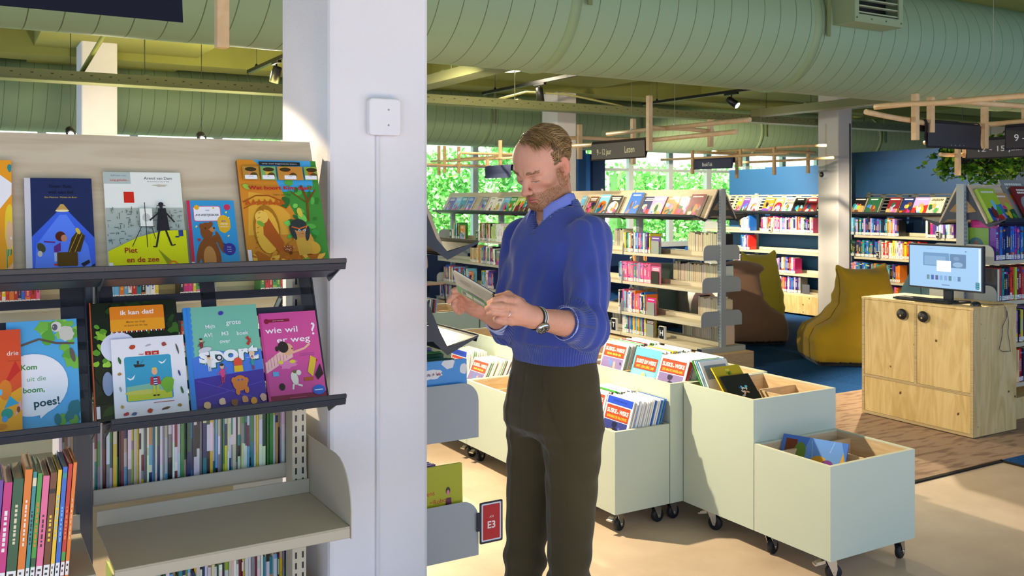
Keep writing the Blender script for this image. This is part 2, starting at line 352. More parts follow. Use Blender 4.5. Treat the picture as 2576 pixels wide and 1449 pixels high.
# ------------------------------------------------------------ ducts
def ductmat(m, nt, b):
    tc = nt.nodes.new('ShaderNodeTexCoord'); sp = nt.nodes.new('ShaderNodeSeparateXYZ'); nt.links.new(tc.outputs['Object'], sp.inputs[0])
    def mth(op, a, bb=None):
        n = nt.nodes.new('ShaderNodeMath'); n.operation = op
        for i, q in enumerate((a, bb)):
            if q is None: continue
            if isinstance(q, (int, float)): n.inputs[i].default_value = q
            else: nt.links.new(q, n.inputs[i])
        return n.outputs[0]
    ang = mth('ARCTAN2', sp.outputs[2], sp.outputs[1]); h = mth('ADD', mth('DIVIDE', sp.outputs[0], 0.137), mth('DIVIDE', ang, 2*pi))
    fr = mth('FRACT', h); d = mth('ABSOLUTE', mth('SUBTRACT', fr, 0.5)); seam = mth('GREATER_THAN', d, 0.482)
    mx = nt.nodes.new('ShaderNodeMix'); mx.data_type = 'RGBA'; mx.inputs['A'].default_value = (*hx('#93aa86'), 1); mx.inputs['B'].default_value = (*hx('#5c6a48'), 1)
    nt.links.new(seam, mx.inputs[0]); nt.links.new(mx.outputs['Result'], b.inputs['Base Color'])
    bp = nt.nodes.new('ShaderNodeBump'); bp.inputs['Strength'].default_value = 0.6; bp.inputs['Distance'].default_value = 0.006; nt.links.new(seam, bp.inputs['Height']); nt.links.new(bp.outputs[0], b.inputs['Normal'])
mat('duct_paint', rough=0.5, spec=0.3, fn=ductmat)
RX = Matrix.Rotation(pi/2, 4, 'Y')
def duct(name, y, z, r, x0, x1, label, joints):
    t = thing(name, label, 'air duct', (x0, y, z))
    L = x1-x0; m = MB(); m.lathe([(r, 0), (r, L)], 72, M=RX); m.build('duct_tube', 'duct_paint', t)
    for j in joints: m = MB(); m.lathe([(r, j-.035-x0), (r+0.008, j-.03-x0), (r+0.011, j-x0), (r+0.008, j+.03-x0), (r, j+.035-x0)], 72, col=hx('#8ba074'), M=RX); m.build('joint_collar', 'paint', t)
    m = MB()
    for j in joints:
        for dy in (-r-0.02, r+0.02): m.box(j+.05-x0, j+.08-x0, dy-0.004, dy+0.004, -0.1, 3.32-z, hx('#7a8350'))
    m.build('hanger', 'paint', t); return t
# lathe axis z -> x: rotation about Y maps z to x
D1 = duct('ventilation_duct', 4.52, 2.75, 0.41, -3.5, 17.5, 'large pale green spiral ventilation duct crossing the whole ceiling nearest the camera', (-2.2, 1.6, 2.85, 4.72, 7.35, 10.2, 13.2))
D2 = duct('ventilation_duct', 11.6, 2.76, 0.40, -3.5, 17.5, 'green spiral ventilation duct running along the far windows', (-1.5, 3.8, 6.3, 8.9, 11.5, 14.5))
# outlet box with grille on the near duct
t = thing('air_outlet', 'green box outlet with a slatted grille on the side of the near duct', 'air vent', (4.85, 3.95, 2.73))
m = MB(); m.col = hx('#93a47c'); G = 0.012
for b_ in ((0, 0.47, 0.0, 0.4, 0, G), (0, 0.47, 0, 0.3, 0.33, 0.33+G), (0, G, 0, 0.35, G, 0.33), (0.47-G, 0.47, 0, 0.35, G, 0.33)): m.box(*b_)
m.box(0, 0.47, -0.01, 0, 0, 0.05); m.box(0, 0.04, -0.01, 0, 0.05, 0.34); m.box(0.43, 0.47, -0.01, 0, 0.05, 0.34); m.box(0, 0.47, -0.01, 0, 0.30, 0.342)
m.box(0.03, 0.44, 0.1, 0.11, 0.03, 0.32, hx('#15170f')); m.build('box', 'paint', t)
m = MB(); m.col = hx('#a9b08a')
for k in range(6): m.box(0.04, 0.43, 0.0, 0.03, 0.062+k*0.042, 0.070+k*0.042, M=None)
m.build('grille', 'paint', t)
m = MB()
for x in (0.02, 0.16, 0.3, 0.45): m.lathe([(0.006, 0), (0.005, 0.003), (0, 0.004)], 8, hx('#4b5340'), M=Matrix.Translation((x, -0.011, 0.025)) @ Matrix.Rotation(pi/2, 4, 'X'))
m.build('screw', 'paint', t)
# cable trays
TG = hx('#7f8259')
def tray(x0, y0, x1, y1, z, label, col=TG):
    L = sqrt((x1-x0)**2+(y1-y0)**2); t = thing('cable_tray', label, 'cable tray', (x0, y0, z), math.atan2(y1-y0, x1-x0))
    m = MB(); m.col = col; m.box(0, L, -0.1, -0.094, 0, 0.085); m.box(0, L, 0.094, 0.1, 0, 0.085); m.box(0, L, -0.1, 0.1, -0.005, 0); m.box(0, L, -0.108, -0.1, -0.005, 0.004)
    k = 0.05
    while k < L: m.box(k, k+0.022, -0.1006, -0.1, 0.05, 0.058, hx('#2b2e18')); m.box(k+.07, k+0.08, -0.1006, -0.1, 0.025, 0.033, hx('#2b2e18')); k += 0.15
    m.build('channel', 'paint', t)
    m = MB(); k = 0.6
    while k < L: m.tube([(k, 0, 0), (k, 0, 3.33-z)], 0.005, 6, hx('#6a7040')); m.box(k-.02, k+.02, -0.1, 0.1, 0.085, 0.095, col); k += 1.9
    m.build('hanger', 'paint', t); return t
tray(-3, 8.7, 12.3, 8.7, 2.6, 'long perforated olive cable tray crossing the ceiling behind the near duct')
tray(3.87, 5.1, 3.87, 8.58, 2.69, 'perforated cable tray running away from the near duct above the pillar edge')
tray(8.7, 5.2, 8.7, 8.58, 2.66, 'olive cable tray running from the near duct towards the camera-studded pillar')
m = MB(); m.tube([(4.9, 8.75, 2.66), (5.4, 8.8, 2.80), (5.9, 8.75, 2.80), (6.5, 8.7, 2.72), (7.0, 8.72, 2.66)], 0.012, 8, hx('#b9b67a')); tag(m.build('cable', 'paint'), 'pale cable arching above the long cable tray', 'cable')
m = MB(); m.tube([(0.9, 8.75, 2.7), (1.05, 8.5, 3.0), (1.1, 8.2, 3.08), (1.6, 5.2, 3.085)], 0.02, 8, hx('#8d9444')); tag(m.build('ceiling_conduit', 'paint'), 'green conduit pipe running along the underside of the left ceiling beam', 'pipe')
# track rails with spots
def track(x, y0, y1, z, spots, label, lab2):
    t = thing('track_rail', label, 'light track', (x, y0, z)); L = y1-y0
    MB().box(-0.018, 0.018, 0, L, 0, 0.035, hx('#101010')).build('rail', 'metal_paint', t)
    m = MB()
    for k in (0.3, L/2, L-0.3): m.tube([(0, k, 0.035), (0, k, 3.33-z)], 0.003, 6, hx('#222222')); m.lathe([(0.02, 0.035), (0.01, 0.06), (0, 0.065)], 10, hx('#111111'), M=Matrix.Translation((0, k, 0)))
    m.tube([(0, L, 0.02), (0.0, L+0.05, -0.05), (0, L+0.06, -0.16)], 0.004, 6, hx('#151515')); m.build('suspension', 'metal_paint', t)
    for i, (sy, rx, rz, on, lb) in enumerate(spots):
        s = thing('track_spotlight', lb, 'spotlight', (x, sy, z-0.001))
        m = MB(); m.box(-0.016, 0.016, -0.11, 0.11, -0.022, 0, hx('#141414')); m.tube([(0, 0, -0.02), (0, 0, -0.07)], 0.009, 8, hx('#141414')); m.build('adapter', 'metal_paint', s)
        M = Matrix.Translation((0, 0, -0.10)) @ Euler((rx, 0, rz)).to_matrix().to_4x4()
        m = MB(); m.lathe([(0, 0.055), (0.036, 0.055), (0.042, 0.045), (0.044, -0.10), (0.040, -0.10), (0.036, -0.075)], 28, hx('#161616'), M=M); m.build('lamp_head', 'metal_paint', s)
        m = MB(); m.lathe([(0.0375, -0.097), (0.0, -0.103)], 24, hx('#ffffff'), M=M); m.build('lens', 'lamp_glow' if on else 'lamp_off', s)
mat('lamp_glow', (1, 0.9, 0.7), emit=((1, 0.93, 0.8), 22)); mat('lamp_off', hx('#3a3a3a'), rough=0.2)
track(2.55, 6.0, 9.6, 2.9, [(8.62, 0.35, 0.5, False, 'black track spotlight nearest the big white pillar on its left')], 'black light track left of the big white pillar', '')
track(5.55, 5.2, 10.05, 2.9, [(8.75, -0.12, 0.6, False, 'unlit black track spotlight above the reading man')], 'black light track above the reading man', '')
track(8.05, 5.2, 10.05, 2.9, [(8.35, -0.95, 0.35, True, 'glowing black track spotlight above the wooden sign frame')], 'black light track above the wooden sign frame', '')
track(10.6, 5.6, 9.0, 2.86, [(6.35, 0.2, 0, True, 'glowing ceiling spot just under the near duct on the right')], 'short black light track above the wall shelving', '')
# round ceiling luminaires
def lum(x, y, z, lab, e=60):
    t = thing('ceiling_lamp', lab, 'ceiling lamp', (x, y, z))
    m = MB(); m.lathe([(0, 0.03), (0.15, 0.03), (0.165, 0.02), (0.168, 0.0), (0.16, -0.004)], 40, hx('#d8d4c8')); m.build('rim', 'paint', t)
    m = MB(); m.lathe([(0.16, -0.004), (0.13, -0.022), (0.07, -0.035), (0, -0.04)], 40, hx('#efe3cc')); m.build('diffuser', mat('diffuser', hx('#efe0c4'), rough=0.4, emit=((1, 0.88, 0.68), 0.9)), t)
    l = light('lamp_light', 'AREA', (x, y, z-0.05), e, (1.0, 0.87, 0.66), shape='DISK', size=0.3); l.parent = None
lum(5.25, 8.9, 3.06, 'round white ceiling lamp half hidden by the near duct', 9)

for x, y, z, lb in ((0.84, 9.0, 2.12, 'small glowing pendant spot just above the wooden board at the left'), (1.97, 9.05, 2.12, 'small glowing pendant spot above the board near the big pillar')):
    t = thing('pendant_spot', lb, 'spotlight', (x, y, z))
    m = MB(); m.lathe([(.0, .10), (.035, .10), (.04, .09), (.04, 0), (.034, -.004)], 24, hx('#1a1a1a')); m.build('lamp_head', 'metal_paint', t, loc=(0, 0, .06), rot=(radians(-66), 0, 0))
    m = MB(); m.lathe([(.022, -.005), (.014, -.012), (0, -.016)], 20, hx('#ffffff')); m.build('lens', 'lamp_glow', t, loc=(0, 0, .06), rot=(radians(-66), 0, 0))
    m = MB(); m.tube([(0, 0.04, .10), (0, 0.04, 3.33-z)], .003, 6, hx('#222222')); m.build('wire', 'paint', t)
    light('lamp_light', 'POINT', (x+.25, y-.45, z-.05), 14, (1, .86, .6), shadow_soft_size=.04)
# ------------------------------------------------------------ wall devices on the pillars
t = thing('wall_sensor_box', 'square white box mounted high on the front of the big pillar', 'wall box', (1.022, 2.56, 1.79))
m = MB(); m.prism(rrect(0, 0, 0.10, 0.108, 0.012), 1, -0.028, 0.0, hx('#e9e6ea')); m.build('casing', 'paint', t, bevel=0.004, seg=2)
m = MB(); m.lathe([(0.003, 0), (0.002, 0.002), (0, 0.002)], 10, hx('#9a98a0'), M=Matrix.Translation((0.06, -0.028, 0.075)) @ Matrix.Rotation(pi/2, 4, 'X')); m.lathe([(0.003, 0), (0.002, 0.002), (0, 0.002)], 10, hx('#9a98a0'), M=Matrix.Translation((0.06, -0.028, 0.03)) @ Matrix.Rotation(pi/2, 4, 'X')); m.build('screw', 'paint', t)
m = MB(); m.box(1.052, 1.062, 2.552, 2.56, 0.0, 1.79, hx('#dcdade')); tag(m.build('cable_duct', 'paint', bevel=0.002), 'thin white cable duct running down the big pillar from the square box', 'cable duct')
t = thing('security_camera', 'small round white camera on the pale pillar at the right', 'camera', (9.77, 8.40, 1.935))
MY = Matrix.Rotation(-pi/2, 4, 'Y')
m = MB(); m.lathe([(0.055, 0), (0.055, 0.03), (0.04, 0.07), (0.036, 0.075)], 28, hx('#f1f1f1'), M=MY); m.build('housing', 'paint', t)
m = MB(); m.lathe([(0.036, 0.074), (0.03, 0.085), (0, 0.09)], 24, hx('#20242a'), M=MY); m.lathe([(0.014, 0.091), (0, 0.093)], 16, hx('#8d969c'), M=MY); m.build('lens', 'print', t)
m = MB(); m.box(9.76, 9.77, 8.385, 8.4, 1.99, 2.6, hx('#d8ccb4')); tag(m.build('cable_duct', 'paint'), 'thin cream cable duct above the round camera on the pale pillar', 'cable duct')
m = MB().box(9.985, 10.0, 8.188, 8.199, 0.0, 2.6, hx('#2a2c30')); tag(m.build('cable', 'paint'), 'thin black cable running down the right face of the pale pillar', 'cable')

# ------------------------------------------------------------ shelving system
SST = hx('#cfcabb'); PLT = hx('#a9b2b8')
def upright(par, x, y0, z0, z1, mt='plate_steel', w=0.025, d=0.06, slots=(-1,)):
    m = MB(); m.box(x-w, x+w, y0-d/2, y0+d/2, z0, z1)
    z = z0+0.08
    while z < z1-0.06 and slots:
        for s in slots:
            for xx in (-0.012, 0.008): m.box(x+xx, x+xx+0.005, y0+s*(d/2+0.0006)-0.0003, y0+s*(d/2+0.0006)+0.0003, z, z+0.018, mi=1)
        z += 0.03
    return m.build('upright', [mt, 'black_plastic'], par)
def plate(par, x, ya, yb, z0, z1, s, mt='plate_steel', rad=0.06):
    """rounded steel end plate; outer end at yb"""
    a, b_ = min(ya, yb), max(ya, yb)
    pts = rrect(a, z0, b_, z1, rad, 6, (0, 0, 1, 0) if s > 0 else (0, 0, 0, 1))
    m = MB(); m.prism(pts, 0, x-0.0015, x+0.0015); return m.build('side_plate', mt, par)
def shelf(par, x0, x1, ya, yb, z, mt='shelf_steel'):
    a, b_ = min(ya, yb), max(ya, yb); m = MB()
    m.box(x0, x1, a, b_, z-0.004, z); back = yb if abs(yb) < abs(ya) else ya
    f = ya if back == yb else yb; s = 1 if f > back else -1
    m.box(x0, x1, f-0.012 if s > 0 else f, f if s > 0 else f+0.012, z-0.03, z-0.004)
    m.box(x0, x1, back-0.003, back+0.003, z, z+0.04)
    return m.build('shelf', mt, par, bevel=0.0015)
def rake(c, s, dy, dz, y, z): return (c + s*y, z)
def display(par, x0, x1, zv, s, cy=0.0, boardmat='maple_board', lattice=False, top=0.385, brk=None, yb=0.206, yt=0.045, mt='dark_steel'):
    """leaning face-out display: board, tray and V brackets. s=-1 front, +1 back; zv = lowest point"""
    Y = lambda y: cy+s*y
    b0 = (Y(yb-0.006), zv+0.03); b1 = (Y(yt), zv+top); n = Vector((b1[1]-b0[1], -(b1[0]-b0[0]))).normalized()*s*-1
    if n.x*s < 0: n = -n
    th = 0.014
    def slab(m, ya, za, yb_, zb_, t_, xa, xb, **k):
        d = Vector((yb_-ya, zb_-za)).normalized(); q = Vector((d.y, -d.x))*t_
        m.prism([(ya, za), (yb_, zb_), (yb_-q.x, zb_-q.y), (ya-q.x, za-q.y)], 0, xa, xb, **k)
    m = MB()
    if not lattice: slab(m, b0[0], b0[1], b1[0], b1[1], th*s, x0+0.002, x1-0.002)
    else:
        L = 1.0
        P = lambda k: (b0[0]+(b1[0]-b0[0])*k, b0[1]+(b1[1]-b0[1])*k)
        for ka, kb in ((0, .1), (.18, .24), (.34, .40), (.50, .56), (.66, .72), (.80, .86), (.93, 1.0)):
            a, b_ = P(ka), P(kb); slab(m, a[0], a[1], b_[0], b_[1], 0.002*s, x0+0.002, x1-0.002)
        w = x1-x0
        for f in ([0.0, 0.45, 0.93] if lattice == 1 else [0, .18, .36, .54, .72, .94]):
            a, b_ = P(0), P(1); slab(m, a[0], a[1], b_[0], b_[1], 0.0022*s, x0+f*w+0.001, x0+f*w+0.05*w+0.012)
    board = m.build('display_board', boardmat, par, bevel=0.001)
    m = MB(); t0 = (Y(yb-0.03), zv+0.022); t1 = (Y(yb+0.125), zv+0.060)
    slab(m, t0[0], t0[1], t1[0], t1[1], 0.003*s, x0+0.001, x1-0.001)
    slab(m, t1[0], t1[1]-0.006, t1[0]+s*0.004, t1[1]+0.009, 0.004*s, x0+0.001, x1-0.001)
    slab(m, t1[0]-s*.002, t1[1]-.02, t1[0]+s*.004, t1[1]-.004, 0.002*s, x0+0.001, x1-0.001)
    slab(m, Y(yb+.0), zv+0.012, Y(yb+.07), zv+0.034, 0.003*s, x0+0.001, x1-0.001)
    m.build('display_tray', mt, par, bevel=0.001)
    for x in (brk if brk is not None else (x0+0.004, (x0+x1)/2, x1-0.004)):
        k = .0 if lattice else .022
        pts = [(Y(yb), zv), (Y(yb+0.128), zv+0.058), (Y(yb+0.13), zv+0.068), (Y(yb+0.11), zv+0.060), (Y(yb+0.0), zv+0.03), (Y(yb-0.03-k), zv+0.085), (Y(yt+0.01-k), zv+top-0.01), (Y(yt-0.03-k), zv+top-0.01), (Y(yt-0.03-k), zv+top-0.07), (Y(yb-0.075-k), zv+0.115), (Y(yt-0.03-k), zv+0.10), (Y(yt-0.03-k), zv+0.055), (Y(yb-0.06-k), zv+0.055)]
        m = MB(); m.prism(pts, 0, x-0.0018, x+0.0018); m.build('bracket', mt, par)
    # frame for things placed on this board: base point and lean
    lean = math.atan2(abs(b1[0]-b0[0]), b1[1]-b0[1])
    return (Y(yb-0.006), zv+0.034, lean, s)

# ------------------------------------------------------------ books
NAMES = {'white': 'f2f0ec', 'cream': 'e6d9b4', 'black': '1c1b1e', 'grey': '8d8f94', 'navy': '1d2e66', 'blue': '2c6fd0', 'sky blue': '79bfe8', 'teal': '2a8f96', 'dark green': '1f5a3c', 'green': '43a047', 'lime': 'a8c93a', 'yellow': 'f0cf2e', 'orange': 'ee7d26', 'red': 'd22f2b', 'maroon': '7b1f2c', 'pink': 'f06aa0', 'magenta': 'cf2b86', 'purple': '6a3fa0', 'lilac': 'b79bd6', 'brown': '6f4428', 'tan': 'c69a62'}
PAL = {k: hx(v) for k, v in NAMES.items()}
MIX = {
 'kids': ['white', 'white', 'sky blue', 'blue', 'teal', 'green', 'lime', 'yellow', 'red', 'orange', 'pink', 'cream', 'dark green', 'navy', 'white', 'grey', 'maroon', 'magenta'],
 'youth': ['blue', 'red', 'yellow', 'orange', 'purple', 'pink', 'white', 'sky blue', 'black', 'green', 'navy', 'teal', 'magenta', 'white'],
 'novel': ['black', 'navy', 'white', 'red', 'pink', 'purple', 'blue', 'orange', 'lilac', 'grey', 'sky blue', 'magenta', 'cream', 'white'],
 'dark': ['black', 'navy', 'blue', 'sky blue', 'grey', 'navy', 'purple', 'black', 'teal', 'orange', 'lilac'],
 'pink': ['pink', 'magenta', 'pink', 'pink', 'magenta', 'red', 'pink'],
 'tan': ['tan', 'tan', 'cream', 'tan', 'black', 'tan', 'brown', 'tan'],
 'pastel': ['white', 'cream', 'yellow', 'red', 'lilac', 'yellow', 'pink', 'orange', 'lilac', 'purple', 'red', 'grey', 'white'],
 'deep': ['black', 'navy', 'dark green', 'black', 'purple', 'navy', 'blue', 'navy', 'teal', 'blue'],
 'thin': ['white', 'white', 'white', 'grey', 'sky blue', 'cream', 'teal', 'lime', 'navy', 'dark green', 'white', 'maroon', 'yellow', 'cream', 'tan', 'black', 'grey', 'green', 'white'],
 'fore': ['cream', 'cream', 'white', 'cream', 'tan', 'navy', 'cream', 'black', 'cream'],
}
SEEN = {}
PAGE = hx('#e9dfc4')
def bookmesh(name, t, h, d, col, q, par, det=1, label=True, backview=False, stripe=None):
    """standing book, spine at y=0 facing -y, x thickness, z height (or pages facing -y when backview)"""
    m = MB(); c = tuple(min(1, x*q.uniform(.88, 1.1)) for x in col); cv = 0.0022 if t > .009 else 0.0008
    pg = tuple(x*q.uniform(.85, 1.0) for x in PAGE)
    if backview:
        m.box(0, cv, 0, d, 0, h, c); m.box(t-cv, t, 0, d, 0, h, c); m.box(cv, t-cv, d-0.003, d, 0, h, c)
        m.box(cv, t-cv, 0.003, d-0.003, 0.003, h-0.004, pg, 1)
        return m.build(name, ['print', 'pages'], par)
    m.box(0, t, 0, 0.0025, 0, h, c); m.box(0, cv, 0.0025, d, 0, h, c); m.box(t-cv, t, 0.0025, d, 0, h, c)
    m.box(cv, t-cv, 0.0025, d-0.004, 0.003, h-0.003, pg, 1)
    e = 0.0003
    if label:
        m.box(t*0.04, t*0.96, -e*2, 0, 0.006, 0.036, hx('#f2f1ee')); 
        if t > .006:
            for k in range(2): m.box(t*.25, t*(.5+.3*q.random()), -e*3, 0, 0.014+k*0.011, 0.019+k*0.011, hx('#33343a'))
    if det == 2:
        z_ = 0
        while z_ < h-.01:
            s_ = q.uniform(.02, .11); cc = PAL[q.choice(MIX['thin'])] if q.random() < .45 else c
            m.box(0, t, -e, 0, z_, min(z_+s_, h), tuple(x*q.uniform(.7, 1) for x in cc)); z_ += s_
    elif det:
        c2 = PAL[q.choice(['white', 'yellow', 'white', 'black', 'cream', 'sky blue', 'orange'])] if sum(col) < 1.9 else PAL[q.choice(['red', 'navy', 'black', 'blue', 'green', 'orange'])]
        w = q.uniform(.22, .45); z0 = h*q.uniform(.30, .4); z1 = z0+h*q.uniform(.25, .42)
        k = z0
        while k < z1: s_ = q.uniform(.004, .011); m.box(t*(.5-w/2), t*(.5+w/2), -e, 0, k, min(k+s_, z1), c2); k += s_+q.uniform(.002, .005)
        if q.random() < .5: c3 = PAL[q.choice(list(PAL))]; zz = h*q.uniform(.80, .9); m.box(0, t, -e, 0, zz, zz+h*q.uniform(.03, .09), c3)
        if q.random() < .25: c3 = PAL[q.choice(list(PAL))]; m.box(0, t, -e, 0, 0.038, h*q.uniform(.2, .3), c3)
    return m.build(name, ['print', 'pages'], par)
def frame(loc, rotz): return Matrix.Translation(loc) @ Matrix.Rotation(rotz, 4, 'Z')
def place(o, M, loc, rot=(0, 0, 0)):
    o.matrix_world = M @ Matrix.Translation(loc) @ Euler(rot).to_matrix().to_4x4()
def uniq(cands):
    for c in cands:
        if c not in SEEN: SEEN[c] = 1; return c
    SEEN[cands[-1]] += 1; return cands[-1]
def row(M, x0, x1, y, z, where, group, pal, seed, tr=(.012, .03), hr=(.19, .235), d=0.15, lean=0.0, backview=False, name='book', label=True, kind='book', det=1, maxn=999, jit=.012, shelfdeep=.25, colseq=None):
    """a run of upright books along +x of frame M, spines towards -y; one object per book"""
    q = random.Random(seed); x = x0; items = []
    while x < x1-tr[0] and len(items) < maxn:
        t = q.uniform(*tr)
        if x+t > x1: t = x1-x
        if t < 0.003: break
        items.append((x, t, q.uniform(*hr), q.choice(MIX[pal]) if not colseq else colseq[len(items) % len(colseq)])); x += t+0.0006
    n = len(items)
    for i, (x, t, h, cn) in enumerate(items):
        o = bookmesh(name, t, h, d*q.uniform(.92, 1.0), PAL[cn], q, None, det, label, backview)
        ln = lean*(1 if lean else 0); yy = y+q.uniform(0, jit)
        place(o, M, (x, yy, z+(t*sin(abs(ln)) if ln < 0 else 0)), (0, ln, 0))
        a = items[i-1][3] if i > 0 else None; b = items[i+1][3] if i < n-1 else None
        a2 = items[i-2][3] if i > 1 else None; b2 = items[i+2][3] if i < n-2 else None
        sz = 'thin ' if t < .009 else ('thick ' if t > .026 else '')
        base = f'{sz}{cn} {kind}'
        if a and b: c1 = f'{base} between {a} and {b}, {where}'
        elif b: c1 = f'{base} starting {where}, beside a {b} one'
        elif a: c1 = f'{base} ending {where}, beside a {a} one'
        else: c1 = f'{base} standing {where}'
        c = [c1]
        if a2 and b: c.append(f'{base} after {a2}, {a}, before {b}, {where}')
        if b2 and a: c.append(f'{base} after {a}, before {b}, {b2}, {where}')
        if a2 and b2: c.append(f'{base} after {a2}, {a}, before {b}, {b2}, {where}')
        if a and b:
            for w_ in ('left part', 'middle', 'right part')[min(2, int(3*i/n)):min(2, int(3*i/n))+1]: c.append(f'{base} between {a} and {b}, {w_} {where}')
        lb = uniq(c)
        tag(o, lb, 'book', group)
    return items
def bookend(M, x, y, z, label, w=0.12, h=0.14, rot=0, col='#9b9d9a'):
    m = MB(); m.prism(rrect(0, 0, w, h, 0.012), 0, 0, 0.002, hx(col)); m.box(-0.06, 0.0, 0, w, 0, 0.0015, hx(col))
    o = m.build('bookend', 'metal_paint'); place(o, M, (x, y, z), (0, 0, rot)); return tag(o, label, 'bookend')
def facebook(M, x, y, z, w, h, t, seed, cn, lb, lean=0.0, yaw=0.0, art=None, name='book', cat='book', group=None, spine=True, pagetop=True):
    """book showing its front cover towards -y"""
    e = thing(name, lb, cat, group=group)
    m = MB(); c = PAL[cn] if isinstance(cn, str) else cn
    cv = min(0.002, t*.2)
    m.box(0, w, 0, cv, 0, h, c); m.box(0, w, t-cv, t, 0, h, c); m.box(0, 0.002, cv, t-cv, 0, h, c); m.build('cover', 'print', e, bevel=0.0006)
    MB().box(0.002, w-0.004, cv, t-cv, 0.002, h-0.003, PAGE).build('pages', 'pages', e)
    A = Art(w, h, 0.0, 0.00006)
    if art: art(A)
    else: randart(A, seed, c)
    A.build('cover_print', 'print', e)
    place(e, M, (x, y, z), (-lean, 0, yaw)); return e
def randart(A, seed, c):
    A.rect(0, 0, 1, 1, c); q = random.Random(seed); P = list(PAL.values()); ch = lambda: P[q.randrange(len(P))]
    c1, c2, c3 = ch(), ch(), ch()
    kind = q.randrange(4)
    if kind == 0: A.rect(0, 0, 1, q.uniform(.25, .5), c1)
    if kind == 1: A.poly(c1, 0, 0, 1, 0, 1, q.uniform(.2, .6), 0, q.uniform(.1, .5))
    if kind == 2: A.ell(.5, .4, .42, .3, c1)
    for k in range(q.randrange(4, 8)):
        A.ell(q.uniform(.15, .85), q.uniform(.08, .6), q.uniform(.06, .22), q.uniform(.04, .16), ch(), q.uniform(0, 3), 12, .5, q.random())
    for k in range(2): A.ell(q.uniform(.3, .7), q.uniform(.2, .5), q.uniform(.08, .15), q.uniform(.1, .2), ch(), 0, 10, .3, q.random())
    tc = PAL['white'] if sum(c) < 1.6 else PAL[q.choice(['red', 'navy', 'black', 'magenta'])]
    zz = .86
    for k in range(q.randrange(1, 3)):
        w = q.uniform(.3, .4); x = .5-w
        while x < .5+w-.05: s = q.uniform(.04, .10); A.rect(x, zz, min(x+s, .96), zz+.055, tc); x += s+.02
        zz -= .085
# ------------------------------------------------------------ double-sided bookcases
def bookcase(label, M, L0, secs, levels, zt=1.71, dep=0.21, dz=0.385, topv=1.395, sides=(-1, 1), base=0.16, wood='birch', endup=True, lat=False, group=None, disp=True):
    t = thing('bookcase', label, 'bookcase', group=group); t.matrix_world = M
    xs = [L0]
    for s in secs: xs.append(xs[-1]+s)
    for x in xs: upright(t, x, 0, base, zt, slots=(-1, 1))
    m = MB(); m.box(xs[0]-0.09, xs[-1]+0.12, -0.30, 0.30, 0.0, base, mi=0); m.build('plinth', wood, t, bevel=0.003)
    for x in (xs[0], xs[-1]):
        m = MB(); m.box(x-0.03, x+0.03, -0.28, 0.28, base, base+0.05); m.box(x-.0305, x+.0305, -0.284, -0.28, base, base+0.05, mi=1); m.build('foot', ['plate_steel', 'black_plastic'], t, bevel=0.003)
    out = []
    for s in sides:
        for i in range(len(secs)):
            a, b_ = xs[i]+0.004, xs[i+1]-0.004
            for z, dp in levels: shelf(t, a, b_, s*dp, s*0.035, z)
            if disp: out.append((a, b_)+display(t, a, b_, topv, s, top=zt-topv-0.004, boardmat=('shelf_steel' if lat else 'maple_board'), lattice=lat))
        for x in xs:
            for z, dp in levels:
                if z > base+0.1: plate(t, x, s*0.02, s*(dp+0.01), z-0.03, z+0.115, s)
    return t, out
# far double-sided bookcase F runs away from the camera
MF = frame((6.22, 6.58, 0), -pi/2)      # local +x -> world -y ; local -y -> world -x
LV = [(1.06, .22), (.755, .235), (.435, .25), (.215, .25)]
tF, dF = bookcase('long double-sided bookcase behind the reading man, its display boards full of face-out books', MF, -5.6, [1.42, 1.46, 1.48, 1.24], LV)
def yF(u, x=5.99): return at(u, 500, 0, x).y
def fx(u, x=5.99): return 6.58-yF(u, x)
FW = 'far bookcase'
def frow(ua, ub, z, where, pal, seed, y=-.215, x=5.99, **k):
    a, b_ = sorted((fx(ua, x), fx(ub, x))); return row(MF, a, b_, y, z+.001, where, 'books on the long far bookcase', pal, seed, **k)
Z1, Z2, Z3, Z4 = 1.06, .755, .435, .215
frow(1563, 1632, Z1, 'top shelf right of the man', 'youth', 31, hr=(.195, .205))
frow(1553, 1633, Z2, 'second shelf right of the man', 'pink', 32, hr=(.19, .2), colseq=['teal', 'pink', 'sky blue', 'magenta', 'pink', 'pink', 'pink', 'pink', 'pink', 'pink', 'pink', 'pink', 'teal', 'pink'])
frow(1551, 1622, Z3, 'third shelf right of the man', 'youth', 33, hr=(.19, .23))
frow(1562, 1620, Z4, 'lowest shelf right of the man', 'youth', 34, hr=(.2, .25))
for u, z, lb, c in ((1634, Z1, 'grey bookend with a face-out purple booklet, top far shelf', 'purple'), (1634, Z2, 'dark bookend closing the row of pink spines on the far bookcase', 'pink'), (1623, Z3, 'grey bookend beside the third shelf books right of the man', 'magenta'), (1621, Z4, 'grey bookend at the end of the lowest far shelf', 'brown')):
    facebook(MF, fx(u), -.205, z+.001, .13, .175, .016, int(u+z*100), c, {Z1: 'purple booklet standing face-out behind the grey bookend, top far shelf', Z2: 'pale book face-out at the end of the pink row', Z3: 'magenta book face-out at the end of the third far shelf', Z4: 'dark brown book face-out at the end of the lowest far shelf'}[z])
    m = MB(); m.prism(rrect(0, 0, .12, .13, .01), 1, -0.002, 0, hx('#2a261c') if z == Z2 else hx('#8f958f')); m.box(0, .12, 0, .05, -0.0005, .001, hx('#8f958f'))
    o = m.build('bookend', 'metal_paint'); place(o, MF, (fx(u)+.004, -.212, z+.001)); tag(o, lb, 'bookend')
